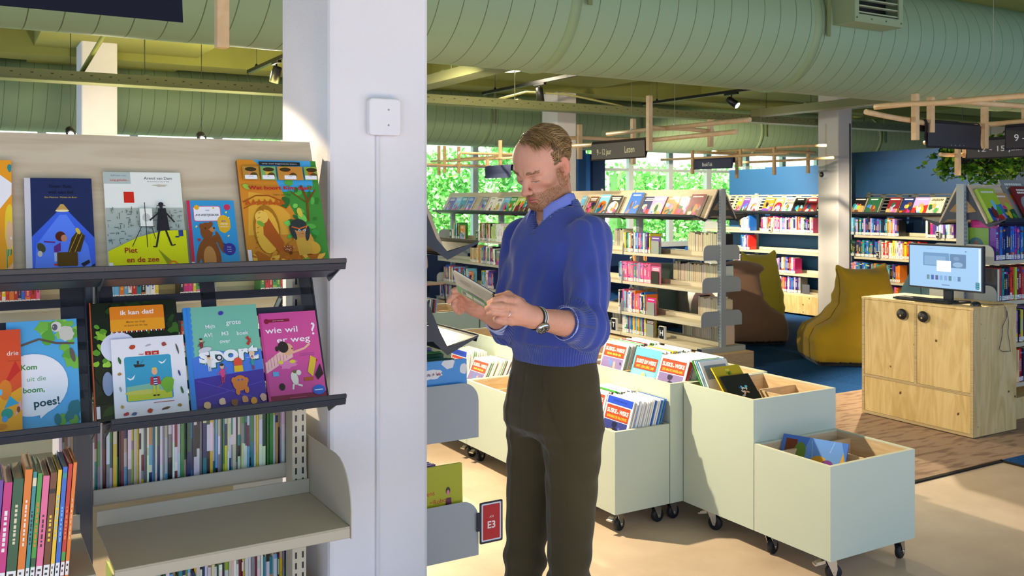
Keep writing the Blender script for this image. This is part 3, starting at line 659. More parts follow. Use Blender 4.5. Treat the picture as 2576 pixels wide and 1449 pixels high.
# left of the man
frow(1245, 1262, Z1, 'top shelf left of the man', 'kids', 35, colseq=['white', 'white'])
frow(1203, 1233, Z1, 'top shelf by the S block', 'novel', 36, colseq=['tan', 'black', 'tan', 'red', 'white', 'black', 'white', 'black'])
frow(1233, 1244, Z1, 'top shelf beside the green book', 'kids', 37, colseq=['lime', 'white'])
frow(1136, 1152, Z1, 'top shelf by the R block', 'youth', 38)
frow(1206, 1243, Z2, 'second shelf left of the man', 'youth', 39, colseq=['white', 'dark green', 'green', 'white', 'blue', 'purple', 'red', 'black', 'white'])
frow(1180, 1202, Z2, 'second shelf behind the V bracket', 'tan', 40)
frow(1112, 1142, Z3, 'third shelf left of the held book', 'youth', 41); frow(1146, 1175, Z3, 'third shelf above the held book', 'kids', 42)
frow(1208, 1240, Z3, 'third shelf left of the blue sleeve', 'youth', 43)
frow(1104, 1140, Z4, 'lowest shelf above the pointing finger', 'novel', 44)
for u, z, c, lb in ((1152, Z1, 'orange', 'orange book face-out beside the R block on the far bookcase'), (1246, Z1, 'grey', 'grey book face-out behind a dark bookend, top shelf left of the man'), (1262, Z1, 'lime', 'green book face-out just left of the sleeve, top far shelf'), (1243, Z2, 'grey', 'grey book face-out at the end of the second far shelf'), (1172, Z3, 'orange', 'orange book with a dark figure, face-out above the held book')):
    facebook(MF, fx(u), -.2, z+.001, .14, .19, .014, int(u), c, lb)
# books on the rear side, seen from behind with their page edges
def brow(ua, ub, z, where, seed, **k):
    a, b_ = sorted((fx(ua, 6.22), fx(ub, 6.22))); row(MF, a, b_, .055, z+.001, where, 'books on the rear side of the far bookcase', 'fore', seed, backview=True, tr=(.018, .034), hr=(.2, .225), d=.14, jit=.004, **k)
brow(1720, 1806, Z1, 'rear top shelf at the near end', 51); brow(1683, 1810, Z2, 'rear second shelf at the near end', 52)
brow(1745, 1806, Z3, 'rear third shelf at the near end', 53); brow(1706, 1812, Z4, 'rear lowest shelf at the near end', 54)
brow(1535, 1560, Z1, 'rear top shelf behind the man', 55); brow(1530, 1552, Z4, 'rear lowest shelf behind the man', 56); brow(1572, 1620, Z3, 'rear third shelf behind coloured books', 57)
# small letter blocks
def letter(M, x, y, z, ch, lb, s=1.0):
    e = thing('letter_block', lb, 'letter sign'); MB().box(0, .085, 0, .03, 0, .13, hx('#e8e6e0')).build('block', 'paint', e, bevel=.002)
    A = Art(.085, .13, 0, .0004); A.rect(.06, .04, .94, .96, '#17181c'); A.text(ch, .5, .5, .055, '#f4f4f4', .01); A.build('printed_face', 'print', e); place(e, M, (x, y, z)); e.scale = (s, s, s); return e
letter(MF, fx(1541), -.25, Z4+.001, 'T', 'black letter block reading T on the lowest far shelf'); letter(MF, fx(1655), -.22, Z4+.001, 'H', 'black letter block reading H behind the dark face-out book')
letter(MF, fx(1200), -.255, Z1+.001, 'S', 'black letter block reading S on the top far shelf'); letter(MF, fx(1134), -.255, Z1+.001, 'R', 'black letter block reading R on the top far shelf')
# face-out books on the far display
def onboard(M, disp, x, w, h, t, seed, cn, lb, art=None, group=None, **k):
    y0, z0, lean, s = disp
    nx = cos(lean)*t; off = 0.0015
    return facebook(M, x, y0-(nx+off), z0+t*sin(lean)+0.001, w, h, t, seed, cn, lb, lean=lean, art=art, group=group, **k)
DF = dF[-1][2:] if dF[-1][5] == -1 else dF[3][2:]
DF = [d for d in dF if d[5] == -1][0][2:]
FG = 'face-out books on the far display board'
xD = 6.01
for i, (ua, ub, hh, cn, lb) in enumerate([
    (1722, 1775, .245, 'maroon', 'dark red book face-out at the near end of the far display'), (1693, 1733, .225, 'dark green', 'olive green book face-out, second from the near end of the far display'),
    (1664, 1701, .225, 'orange', 'orange book with an animal face, face-out on the far display'), (1630, 1668, .225, 'lilac', 'violet grey book with a pale figure, face-out on the far display'),
    (1604, 1638, .225, 'navy', 'navy and gold book face-out on the far display'), (1568, 1602, .275, 'blue', 'tall blue book with a red figure, face-out on the far display'),
    (1522, 1552, .235, 'black', 'black patterned book face-out right of the man'), (1494, 1518, .255, 'sky blue', 'pale blue book with brown rocks, face-out right of the man'),
    (1469, 1489, .23, 'brown', 'brown and red book face-out near the man shoulder'), (1449, 1461, .23, 'sky blue', 'small pale blue book face-out just right of the collar'),
    (1309, 1326, .2, 'teal', 'teal and orange book face-out at the man face'), (1291, 1309, .225, 'lime', 'green landscape book face-out left of the man face'), (1272, 1289, .225, 'green', 'green book with a red figure, face-out left of the man'),
    (1254, 1271, .225, 'sky blue', 'light blue book face-out between a white and a green one'), (1238, 1253, .215, 'white', 'white book face-out on the far display left of the light blue one'), (1222, 1236, .225, 'white', 'white book with a plant picture, face-out on the far display'),
    (1198, 1216, .23, 'grey', 'grey blue book face-out beside the empty part of the board'), (1166, 1180, .23, 'blue', 'white and blue book face-out, far left group'), (1150, 1165, .23, 'teal', 'pale green book face-out, far left group'),
    (1135, 1149, .225, 'sky blue', 'turquoise book face-out, far left group'), (1118, 1134, .225, 'purple', 'dark purple book face-out at the far left end')]):
    a, b_ = sorted((fx(ua, xD), fx(ub, xD))); w = min(b_-a, .2)
    onboard(MF, DF, a, w, hh, .02 if i % 3 else .028, 900+i, cn, lb, group=FG)
# ------------------------------------------------------------ front picture-book shelving (left)
U1Y = 2.62; MU = Matrix.Translation((0, U1Y, 0))
t1 = thing('bookcase', 'picture book shelving in the left foreground with wooden board and dark trays', 'bookcase', (0, U1Y, 0))
for x in (-0.64, 0.272, 0.832): upright(t1, x, 0, 0.05, 1.74, mt='dark_steel' if x < .8 else 'shelf_steel', w=.02, slots=(-1, 1) if x > .8 else ())
SX = ((-0.62, 0.262), (0.3, 0.86))
d_up = display(t1, -0.62, 0.86, 1.381, -1, boardmat='maple_board', brk=(-0.6, 0.286, 0.858)); display(t1, -0.62, 0.86, 1.381, 1, boardmat='maple_board', brk=(-0.6, 0.858))
d_lo = display(t1, -0.62, 0.275, 1.031, -1, lattice=1, boardmat='dark_steel', brk=(-0.6, 0.27), top=.372)
display(t1, 0.295, 0.86, 1.031, -1, lattice=1, boardmat='dark_steel', brk=(0.30, 0.858), top=.372)
for a, b_ in SX:
    for z in (0.765, 0.33): shelf(t1, a, b_, -0.36, -0.035, z, 'shelf_steel_shaded')
    for z in (0.80, 0.335): shelf(t1, a, b_, 0.33, 0.035, z, 'shelf_steel_shaded')
for x in (-0.62, 0.862):
    for z in (0.765, 0.33): plate(t1, x, -0.01, -0.362, z-0.032, z+0.16, -1, 'shelf_steel_shaded', .12)
    for z in (0.80, 0.335): plate(t1, x, 0.01, 0.335, z-0.032, z+0.16, 1, 'shelf_steel_shaded', .12)
m = MB().box(-0.63, 0.87, -0.3, 0.3, 0.0, 0.07, hx('#cfcabb')); m.build('base', 'shelf_steel', t1)
def X1(u, y=2.415): return at(u, 500, 1, y).x
UG = 'picture books face-out on the wooden board'; LG = 'picture books face-out on the lower dark rack'
SK = '#f0bd92'
def figure(A, x, z, s, top, leg, hair='#3a2a20', skin=SK):
    A.rect(x-.022*s, z, x-.006*s, z+.075*s, leg); A.rect(x+.006*s, z, x+.022*s, z+.075*s, leg); A.ell(x, z+.10*s, .035*s, .045*s, top); A.line(top, .0022*s, x-.03*s, z+.12*s, x-.07*s, z+.08*s); A.line(top, .0022*s, x+.03*s, z+.12*s, x+.07*s, z+.15*s)
    A.ell(x, z+.165*s, .028*s, .026*s, skin); A.ell(x, z+.182*s, .028*s, .014*s, hair)
def art_orange(A):
    A.rect(0, 0, 1, 1, '#f4a22a'); A.poly('#f6f2f8', .0, .45, .98, .70, 1, .80, 0, .95); A.ell(.9, .42, .22, .2, '#f6d23a', 0, 18, .1); A.ell(.88, .36, .15, .12, SK); A.ell(.93, .33, .02, .012, '#ffffff'); A.rect(.72, .02, .95, .24, '#4b7a3a')
    for k in range(4): A.rect(.72+k*.06, .02, .735+k*.06, .24, '#e6edb0')
    A.poly('#f2a01e', .75, 0, 1, 0, 1, .2, .8, .18); A.ell(.92, .93, .09, .035, '#2f8f9a', 0, 14, .3); A.poly(SK, .55, .04, 1, .13, 1, .09, .6, .0)
def art_night(A):
    A.rect(0, 0, .09, 1, '#d8d2dc'); A.rect(.09, 0, 1, 1, '#1d2c5e'); A.poly('#3f68e8', .09, 0, 1, 0, 1, .38, .62, .66, .48, .66, .09, .40); A.poly('#5d88ff', .12, 0, .96, 0, .90, .3, .60, .62, .50, .62, .15, .32)
    A.poly('#c9a05a', .44, .66, .64, .66, .56, .73, .52, .73); A.ell(.54, .66, .10, .012, '#f6e6b0'); A.line('#0c1024', .0015, .54, .73, .54, .76)
    A.text('Geen fluit,', .53, .915, .0085, '#0c1230', .012); A.text('wel een bal', .53, .855, .0085, '#0c1230', .012); A.text('Elsa Pietrow  Miriam de Boer', .53, .80, .0042, '#c9a94a', 0)
    A.ell(.50, .40, .075, .05, '#5a1f1a'); A.ell(.55, .38, .045, .035, '#d98a6a'); A.poly('#6b2f86', .40, .30, .50, .34, .50, .26, .40, .22); A.line('#6b2f86', .004, .42, .34, .26, .35); A.rect(.40, .15, .44, .24, '#b9c6f0'); A.ell(.42, .12, .03, .012, '#c23a3a')
    A.ell(.22, .29, .055, .05, '#4b4a30', .4); A.ell(.20, .23, .035, .03, '#d9cfc0'); A.rr(.44, .10, .74, .24, .004, '#5a4014'); A.poly('#4a3410', .60, .24, .78, .24, .86, .40, .76, .46, .66, .38); A.line('#c89a3a', .0015, .62, .24, .76, .44); A.line('#c89a3a', .0015, .70, .24, .82, .42)
    A.ell(.76, .45, .03, .035, '#e9c640', .4); A.poly('#141b3c', .78, .12, .90, .16, .92, .13, .82, .09); A.poly('#141b3c', .86, .06, .98, .12, .99, .07, .90, .03); A.ell(.14, .03, .04, .02, '#3f7a3a')
def art_piet(A):
    A.rect(0, 0, 1, 1, '#eef0ea'); A.rect(0, .88, .34, 1, '#b9c4c0'); A.text('Zelf lezen over', .19, .965, .0042, '#3566a8', 0); A.text('Lang geleden...', .20, .92, .0055, '#cf2a2a', .008)
    A.text('Arend van Dam', .70, .94, .0075, '#3a3a42', .003); A.text('Met illustraties van Alex de Wolf', .70, .905, .0028, '#55555e'); A.ell(.72, .865, .10, .012, '#c8c0b0', 0, 14, .6); A.rect(.24, .69, .37, .80, '#d7261e')
    A.rect(0, .22, 1, .64, '#b4bdb4'); q = random.Random(4)
    for k in range(150):
        x = q.uniform(0, .97); z = q.uniform(.25, .61); c = q.choice(['#4c5a5a', '#6f7c78', '#5b6a68'])
        if q.random() < .5: A.rect(x, z, x+q.uniform(.02, .06), z+.006, c)
        else: A.rect(x, z, x+.008, z+q.uniform(.015, .04), c)
    A.poly('#e6e414', 0, 0, 1, 0, 1, .40, .72, .40, .38, .34, 0, .21)
    A.rect(.42, .44, .58, .62, '#f2f2ea'); A.ell(.50, .53, .05, .04, '#c8ccc4'); A.line('#23262a', .0018, .49, .68, .49, .24); A.line('#23262a', .0018, .43, .44, .30, .25); A.line('#23262a', .0018, .56, .44, .60, .32); A.line('#23262a', .0018, .40, .44, .60, .44)
    A.ell(.70, .66, .035, .022, '#1c2030'); A.rect(.645, .645, .755, .652, '#1c2030'); A.ell(.70, .635, .022, .018, '#2a2c38'); A.poly('#1c2030', .66, .62, .76, .62, .79, .40, .62, .40); A.line('#1c2030', .004, .67, .58, .54, .50); A.line('#1c2030', .004, .75, .58, .86, .48); A.line('#1c2030', .0045, .66, .42, .60, .24); A.line('#1c2030', .0045, .73, .42, .80, .25); A.line('#1c2030', .003, .60, .24, .56, .245); A.line('#1c2030', .003, .80, .25, .85, .26)
    A.rect(.90, .34, .96, .40, '#21408c'); A.ell(.88, .335, .03, .008, '#21306a'); A.poly('#8f9a1e', .62, .22, .78, .0, .98, .0, .96, .03, .84, .06); A.ell(.80, .055, .07, .05, '#e88a1e'); A.ell(.80, .06, .035, .028, '#e6e414')
    A.text('Piet', .28, .215, .0135, '#b3202a', .012, sx=1.0); A.text('en de zee', .42, .125, .0135, '#b3202a', .012); A.rect(0.0, .0, .05, .10, '#f4f4f4')
def art_bear(A):
    A.rect(0, 0, 1, 1, '#2f9ad6'); A.rect(0, 0, .07, 1, '#d42a50'); A.rect(0, 0, .06, .14, '#f2f0f0'); A.rr(.12, .70, .70, .92, .005, '#d94a86'); A.rr(.135, .71, .685, .91, .005, '#f6f4fa'); A.text('mijn', .42, .86, .0042, '#3a4fb0', .01); A.text('AVI-WEETJESBOEK', .41, .79, .0055, '#18182a', .02, fit=.5); A.ell(.20, .90, .05, .035, '#f0b52a'); A.ell(.84, .90, .07, .045, '#cf2f5e'); A.ell(.55, .89, .02, .012, '#f0b52a')
    A.ell(.74, .66, .14, .13, '#f0b62a', 0, 16, .15); A.text('MEER', .74, .70, .0035, '#3050b0', .02); A.text('WEETJES', .74, .66, .0036, '#fff4e0', .02); A.text('VOOR JOU', .74, .62, .003, '#fff4e0', .02)
    B = '#8c4a22'; A.ell(.36, .56, .13, .125, B); A.ell(.26, .63, .045, .04, B); A.ell(.46, .66, .045, .035, B); A.ell(.40, .22, .21, .26, B, .1); A.ell(.62, .40, .055, .16, B, .25); A.ell(.53, .45, .10, .05, B, .6); A.ell(.18, .26, .05, .16, B, -.25); A.ell(.38, .18, .13, .17, '#c98a4c'); A.ell(.48, .58, .055, .035, '#c98a4c'); A.ell(.52, .60, .018, .014, '#24140c'); A.ell(.34, .60, .012, .012, '#24140c'); A.ell(.42, .58, .02, .01, '#e46a6a')
    A.ell(.80, .30, .13, .085, '#2b2f96'); A.poly('#2b2f96', .66, .40, .76, .36, .74, .31); 
    for k in range(3): A.text(('Feitjes', 'zonder', 'einde!')[k], .80, .33-k*.032, .0028, '#dfe4ff', .01)
    for x, z in ((.80, .82), (.84, .74), (.15, .62), (.80, .48)): A.ell(x, z, .02, .012, '#f2cf2a'); A.ell(x+.015, z+.01, .012, .008, '#ffffff')
    A.ell(.19, .44, .035, .02, '#c9342e'); A.ell(.72, .05, .04, .025, '#e8a02a'); A.ell(.93, .03, .05, .03, '#3a9a52')
def art_kim(A):
    A.rect(0, 0, 1, 1, '#3f8f3a'); A.poly('#45a8e0', .2, .70, .92, .70, .93, 1, .2, 1); A.rect(.0, .80, .2, 1, '#d8722a'); q = random.Random(9)
    A.poly('#d88a2c', 0, 0, .86, 0, .72, .35, .45, .82, .20, 1, 0, 1); A.poly('#e6a83a', .04, .30, .56, .30, .58, .48, .38, .66, .10, .70); 
    for k in range(28): A.ell(q.uniform(.5, .98), q.uniform(.25, .98), q.uniform(.02, .07), q.uniform(.015, .04), q.choice(['#57b04a', '#2f7a30', '#7ccf5a', '#2a6a34', '#3a9a44']), q.uniform(0, 3), 10, .4, k)
    A.line('#7a4a1c', .006, .80, .42, .82, .62, .76, .76); A.line('#7a4a1c', .004, .82, .60, .94, .72); A.line('#7a4a1c', .003, .80, .60, .62, .70)
    A.line('#a04a18', .003, .02, .60, .18, .66, .34, .66, .52, .60); A.line('#a04a18', .002, .02, .54, .18, .60, .36, .60, .54, .54)
    for k in range(7): A.poly('#c4551c', .04+k*.07, .57, .075+k*.07, .63, .11+k*.07, .58)
    A.ell(.27, .35, .16, .22, '#a8701e'); A.ell(.27, .33, .14, .20, '#f0b440'); A.poly('#b8561e', .24, .54, .46, .22, .40, .12, .22, .30); A.ell(.22, .46, .08, .06, '#f4c458'); 
    for k in range(9): A.line('#8a5016', .0012, .10+k*.012, .18+k*.045, .13+k*.012, .19+k*.045)
    A.ell(.20, .40, .05, .02, '#7cae3a', -.7); A.ell(.70, .50, .035, .045, '#d9c24a', .3, 10, .2); A.ell(.08, .74, .05, .022, '#9cc84a', -.5)
    A.poly('#b8641c', .02, .02, .98, .0, .9, .12, .7, .10, .5, .22, .3, .08, .12, .16); 
    for k in range(26): A.ell(q.uniform(.05, .92), q.uniform(.01, .14), q.uniform(.02, .07), q.uniform(.01, .025), q.choice(['#8a4416', '#d8902c', '#c46a1c', '#f0b848', '#6a3412', '#7cae3a']), q.uniform(0, 3), 8, .5, k+40)
    A.ell(.70, .22, .13, .11, '#d99a3a'); A.ell(.58, .19, .09, .05, '#c47a24', .5); A.ell(.80, .17, .10, .06, '#e0a83c', -.4); A.poly('#d8a440', .60, .26, .78, .26, .80, .12, .62, .10); A.ell(.685, .33, .085, .065, '#c98850'); A.ell(.66, .38, .10, .055, '#28343c'); A.ell(.58, .31, .03, .07, '#28343c', .3); A.ell(.76, .30, .028, .07, '#28343c', -.2); A.line('#d8662a', .0035, .57, .365, .66, .345, .77, .37)
    for x in (.66, .725): A.ell(x, .33, .014, .010, '#f4f4f4'); A.ell(x, .33, .007, .008, '#2a6a9a')
    A.line('#8a4a2a', .001, .68, .30, .71, .30); A.ell(.50, .165, .06, .03, '#9a4a24', .3); 
    for k in range(10): A.ell(q.uniform(.44, .56), q.uniform(.15, .19), .005, .004, '#f0e0c0', 0, 6)
    A.rect(.26, .94, .78, .975, '#20202c'); A.text('strip voor beginnende lezers', .52, .957, .0032, '#dfe0f0', 0, fit=.44)
    for k, (a, b_) in enumerate(((.05, .25), (.27, .46), (.48, .80), (.82, .99))):
        A.rect(a, .80, b_, .93, ['#b88a3a', '#7fae6a', '#c98a3a', '#8aa84a'][k]); A.ell((a+b_)/2, .875, .04, .04, ['#c98850', '#e0b040', '#d0803a', '#c4662a'][k]); A.ell(a+.10, .90, .07, .02, '#3a2c1c'); A.ell((a+b_)/2+.03, .84, .05, .03, '#58401c', .4); A.rr((a+b_)/2-.08, .808, (a+b_)/2+.07, .845, .002, '#f4f2fa')
        A.text(('Wat doen', 'Daar', 'Ik zoek!', 'Waar')[k], (a+b_)/2-.005, .835, .0022, '#22222e'); 
    A.text('Wat hoort Kim daar?', .49, .725, .0098, '#b41f28', .04, fit=.80); A.text('Helen van Vliet', .50, .66, .0055, '#2a3a20', .002); A.rect(.0, .02, .045, .16, '#e8e4ee')
UP = [(-30, 34, .300, .012, 'orange', 'orange picture book with a blond child, cut by the left picture edge', art_orange),
      (66, 242, .254, .012, 'navy', 'dark blue night-scene picture book on the wooden board', art_night), (274, 474, .274, .010, 'white', 'white picture book with a painter at his easel on a yellow field', art_piet),
      (484, 606, .196, .009, 'sky blue', 'small sky blue book with a brown bear on its cover', art_bear), (624, 829, .314, .014, 'brown', 'green and orange comic picture book with a tent and child, right end of the board', art_kim)]
for ua, ub, h, t_, cn, lb, fn in UP:
    a, b_ = X1(ua), X1(ub); y0, z0, lean, s = d_up
    facebook(MU, a, y0-cos(lean)*t_, z0+t_*sin(lean)+.001, b_-a, h, t_, 1, cn, lb, lean=lean, art=fn, name='picture_book', group=UG)
def art_rie(A):
    A.rect(0, 0, 1, 1, '#e2542e'); A.poly('#f0a82a', 0, 0, 1, 0, 1, .42, .6, .36, 0, .46); A.poly('#cf2f2a', .35, .42, .98, .58, .8, .68); A.ell(.45, .40, .22, .10, '#e8842a'); A.ell(.30, .38, .05, .03, '#6ac0e8'); A.poly('#3aa4c8', .4, .22, .9, .26, .6, .34); A.poly('#e9a8b8', .75, .14, 1, .2, .95, .30); A.ell(.5, .17, .20, .05, '#2f9a86', .4); A.ell(.88, .20, .06, .03, '#8a4a2a'); A.text('drie', .72, .76, .011, '#fbe9dc', .006); A.rect(.55, .68, .98, .683, '#b03a24'); A.ell(.42, .12, .10, .03, '#4aa0d8'); A.ell(.3, .05, .2, .03, '#d88a1e')
def art_poes(A):
    A.rect(0, 0, 1, 1, '#5ab0e4'); q = random.Random(5)
    for k in range(16): A.ell(q.uniform(.5, .98), q.uniform(.78, .98), q.uniform(.06, .12), q.uniform(.03, .06), q.choice(['#7cc04a', '#64ad3e', '#92cf5c']), q.uniform(0, 2), 12, .5, k)
    for k in range(8): A.ell(q.uniform(.78, .98), q.uniform(.56, .76), q.uniform(.05, .09), q.uniform(.03, .05), q.choice(['#7cc04a', '#64ad3e']), q.uniform(0, 2), 12, .5, k+30)
    A.line('#6a5a4a', .005, .2, .77, .45, .82, .7, .77, .95, .76); A.ell(.84, .86, .11, .075, '#d8d4c4', .3, 18, .2); A.ell(.70, .93, .075, .05, '#e4e0d0', 0, 16, .15); A.ell(.68, .925, .04, .032, '#6a6470'); A.ell(.66, .93, .008, .006, '#f0e8c0'); A.ell(.92, .65, .035, .07, '#6a6058', .2)
    A.ell(.34, .40, .50, .285, '#f4f4f8', .1, 30); A.poly('#f4f4f8', .42, .16, .56, .15, .44, .09)
    A.text('Kom', .30, .565, .0125, '#3e8a3c', .02); A.text('uit die', .40, .455, .0115, '#5aa06a', -.002); A.text('boom,', .36, .355, .0125, '#3e8a3c', .02); A.text('poes!', .53, .235, .018, '#1c4a5a', .025, rot=.06)
    for k in range(7): A.ell(q.uniform(.5, .98), q.uniform(.02, .10), .06, .05, q.choice(['#3f8a5a', '#2f7a86', '#6aa84a']), 0, 8, .6, k)
    A.ell(.92, .16, .09, .07, '#2f7a86', 0, 12, .4)
def art_kandat(A):
    A.rect(0, 0, 1, 1, '#20281c'); q = random.Random(8)
    for k in range(60): A.ell(q.uniform(.03, .97), q.uniform(.02, .98), q.uniform(.03, .10), q.uniform(.015, .05), q.choice(['#1a2414', '#2c4a1c', '#24381a', '#141a10', '#3d6a22']), q.uniform(0, 3), 9, .6, k)
    for k in range(26): A.ell(q.uniform(.03, .3), q.uniform(.45, .80), q.uniform(.02, .06), q.uniform(.015, .03), q.choice(['#8cc038', '#a4d84a', '#5e9a2a']), q.uniform(0, 3), 9, .6, k+70)
    A.rect(0, 0, .014, 1, '#c8502a'); A.ell(.30, .60, .20, .13, '#dfe0f0'); A.ell(.16, .30, .06, .10, '#8a9ab8'); A.rr(.22, .735, .84, .955, .004, '#f08a22'); A.rr(.22, .735, .84, .84, .004, '#f4a424')
    A.text('ik kan dat!', .53, .90, .0115, '#fbf4f0', .022, fit=.38); A.text('Marian van Gogh', .51, .815, .0046, '#5a3a1c', .004); A.text('en Joyce van der Jagt', .51, .785, .0046, '#5a3a1c', .004)
    for k in range(22): A.rect(.225+k*.028, .722, .239+k*.028, .737, '#c8452a' if k % 2 else '#f2eef0')
    A.rect(.02, .02, .06, .12, '#e8e4ec')
def art_zee(A):
    A.rect(0, 0, 1, 1, '#f2f0f4'); A.rr(.16, .19, .80, .76, .006, '#3aa2c8'); A.rect(.18, .20, .78, .30, '#c9cf3a'); A.poly('#8ec4a4', .17, .30, .79, .30, .79, .42, .17, .38); A.ell(.40, .30, .26, .03, '#d8d060')
    A.poly('#2a2c30', .28, .66, .44, .65, .42, .62, .30, .62); A.rect(.33, .66, .36, .70, '#3a3c40'); A.line('#3a3c40', .0008, .38, .66, .42, .71); A.poly('#f4f4f4', .62, .68, .68, .66, .74, .70, .70, .65, .66, .64); A.poly('#f4f4f4', .18, .50, .24, .48, .30, .53, .27, .47, .22, .46)
    A.text('naar', .40, .785, .005, '#c23428', .012); A.rect(.45, .765, .53, .815, '#c22f2a'); A.rect(.54, .765, .64, .815, '#c22f2a'); A.text('z', .49, .79, .0055, '#fbf2ee', .01); A.text('ee', .59, .79, .0055, '#fbf2ee', .01)
    A.ell(.56, .55, .04, .045, '#f2b48a'); A.ell(.56, .585, .035, .015, '#e8c85a'); A.poly('#c8323c', .50, .48, .62, .48, .64, .38, .49, .38); A.rect(.54, .37, .59, .48, '#2a3a7c'); 
    for k in range(3): A.rect(.54, .385+k*.03, .59, .397+k*.03, '#f0f0f4')
    A.rect(.525, .25, .555, .37, '#d8cf3a'); A.rect(.575, .25, .605, .37, '#d8cf3a'); A.ell(.54, .245, .02, .01, '#2a2420'); A.ell(.59, .245, .02, .01, '#2a2420'); A.ell(.73, .37, .09, .10, '#7cb83a', 0, 14, .3)
    for x, z, c, rx, rz in ((.10, .72, '#2f6a3a', .018, .05), (.28, .88, '#c2452a', .04, .03), (.50, .89, '#b8b0b4', .04, .012), (.72, .89, '#a84a44', .035, .025), (.90, .82, '#55544c', .014, .07), (.09, .55, '#b88a4a', .025, .02), (.90, .50, '#2a3a7c', .015, .04), (.09, .36, '#a8a0a0', .012, .035), (.92, .28, '#2f6a3a', .016, .05), (.10, .14, '#c8a050', .02, .025), (.46, .06, '#c2452a', .04, .03), (.68, .07, '#6a4a30', .06, .015), (.87, .09, '#a8843c', .03, .02), (.15, .05, '#c23a44', .04, .02), (.25, .04, '#4a6a9a', .04, .02)): A.ell(x, z, rx, rz, c, .2, 10, .4, x)
    A.rect(.52, .15, .80, .158, '#b04a3c')
def art_sport(A):
    A.rect(0, 0, 1, 1, '#7cc4aa'); A.rect(0, 0, .07, 1, '#3f8fe0'); 
    for k in range(18): A.ell(.075, .03+k*.056, .028, .03, '#3f8fe0', 0, 10)
    A.poly('#4a80e0', .07, .50, .4, .56, .7, .50, 1, .54, 1, .30, .07, .30); A.poly('#4a34a0', .07, 0, 1, 0, 1, .34, .07, .30); A.line('#6a5ac8', .0012, .1, .28, .9, .05); A.line('#6a5ac8', .0012, .1, .10, .98, .22); A.poly('#3a2a80', .07, 0, 1, 0, 1, .06, .07, .04)
    A.text('Mijn', .34, .80, .0105, '#f2faf8', .014, rot=.1); A.text('grote', .66, .83, .0125, '#f2faf8', .014); A.text('AVI', .30, .715, .0105, '#f2faf8', .014); A.text('M3', .53, .72, .0105, '#f2faf8', .014); A.text('boek', .77, .715, .0105, '#f2faf8', .014); A.text('over', .52, .645, .0105, '#f2faf8', .014)
    A.text('sport', .565, .515, .040, '#2a6a5a', .05, fit=.80); A.text('sport', .555, .525, .040, '#f6f8fa', .045, fit=.80); A.ell(.42, .485, .045, .032, '#2a2c40'); A.ell(.42, .485, .025, .018, '#e8ecf4'); A.poly('#c8342e', .80, .66, .88, .60, .84, .68); A.poly('#c8342e', .80, .60, .88, .66, .84, .58); A.ell(.50, .925, .035, .02, '#4a3fb0', .4)
    figure(A, .20, .55, .7, '#8a2f3a', '#5a5a66'); A.ell(.24, .57, .09, .025, '#d8d8e0', .2); figure(A, .28, .36, .8, '#e8e0d0', '#e8e0d0'); figure(A, .44, .24, .95, '#e44a8a', '#d0305a'); A.line('#c0504a', .0014, .50, .34, .42, .22, .36, .20); figure(A, .86, .34, .7, '#3a9a9a', '#b0392e', '#b0392e'); A.ell(.66, .42, .06, .05, '#e8503a'); A.rect(.60, .33, .72, .39, '#f2c22a')
    A.ell(.66, .22, .10, .075, '#e8843a'); A.ell(.58, .25, .035, .03, '#e8843a'); A.ell(.74, .24, .035, .03, '#e8843a'); A.ell(.64, .25, .012, .01, '#3a6ad0'); A.ell(.69, .25, .012, .01, '#3a6ad0'); A.ell(.62, .14, .03, .035, '#e8843a'); A.ell(.74, .15, .03, .035, '#e8843a'); A.ell(.86, .50, .04, .02, '#f2c8a0'); A.line('#cfe0f8', .001, .78, .46, .96, .47)
    for k, x in enumerate((.20, .40, .56, .70, .82, .95)): A.ell(x, .04+.02*(k % 2), .045, .035, ['#e8c08a', '#f0ccb0', '#8a5a3a', '#d89a6a', '#e8a040', '#e0b0a0'][k], .3, 12, .3, k)
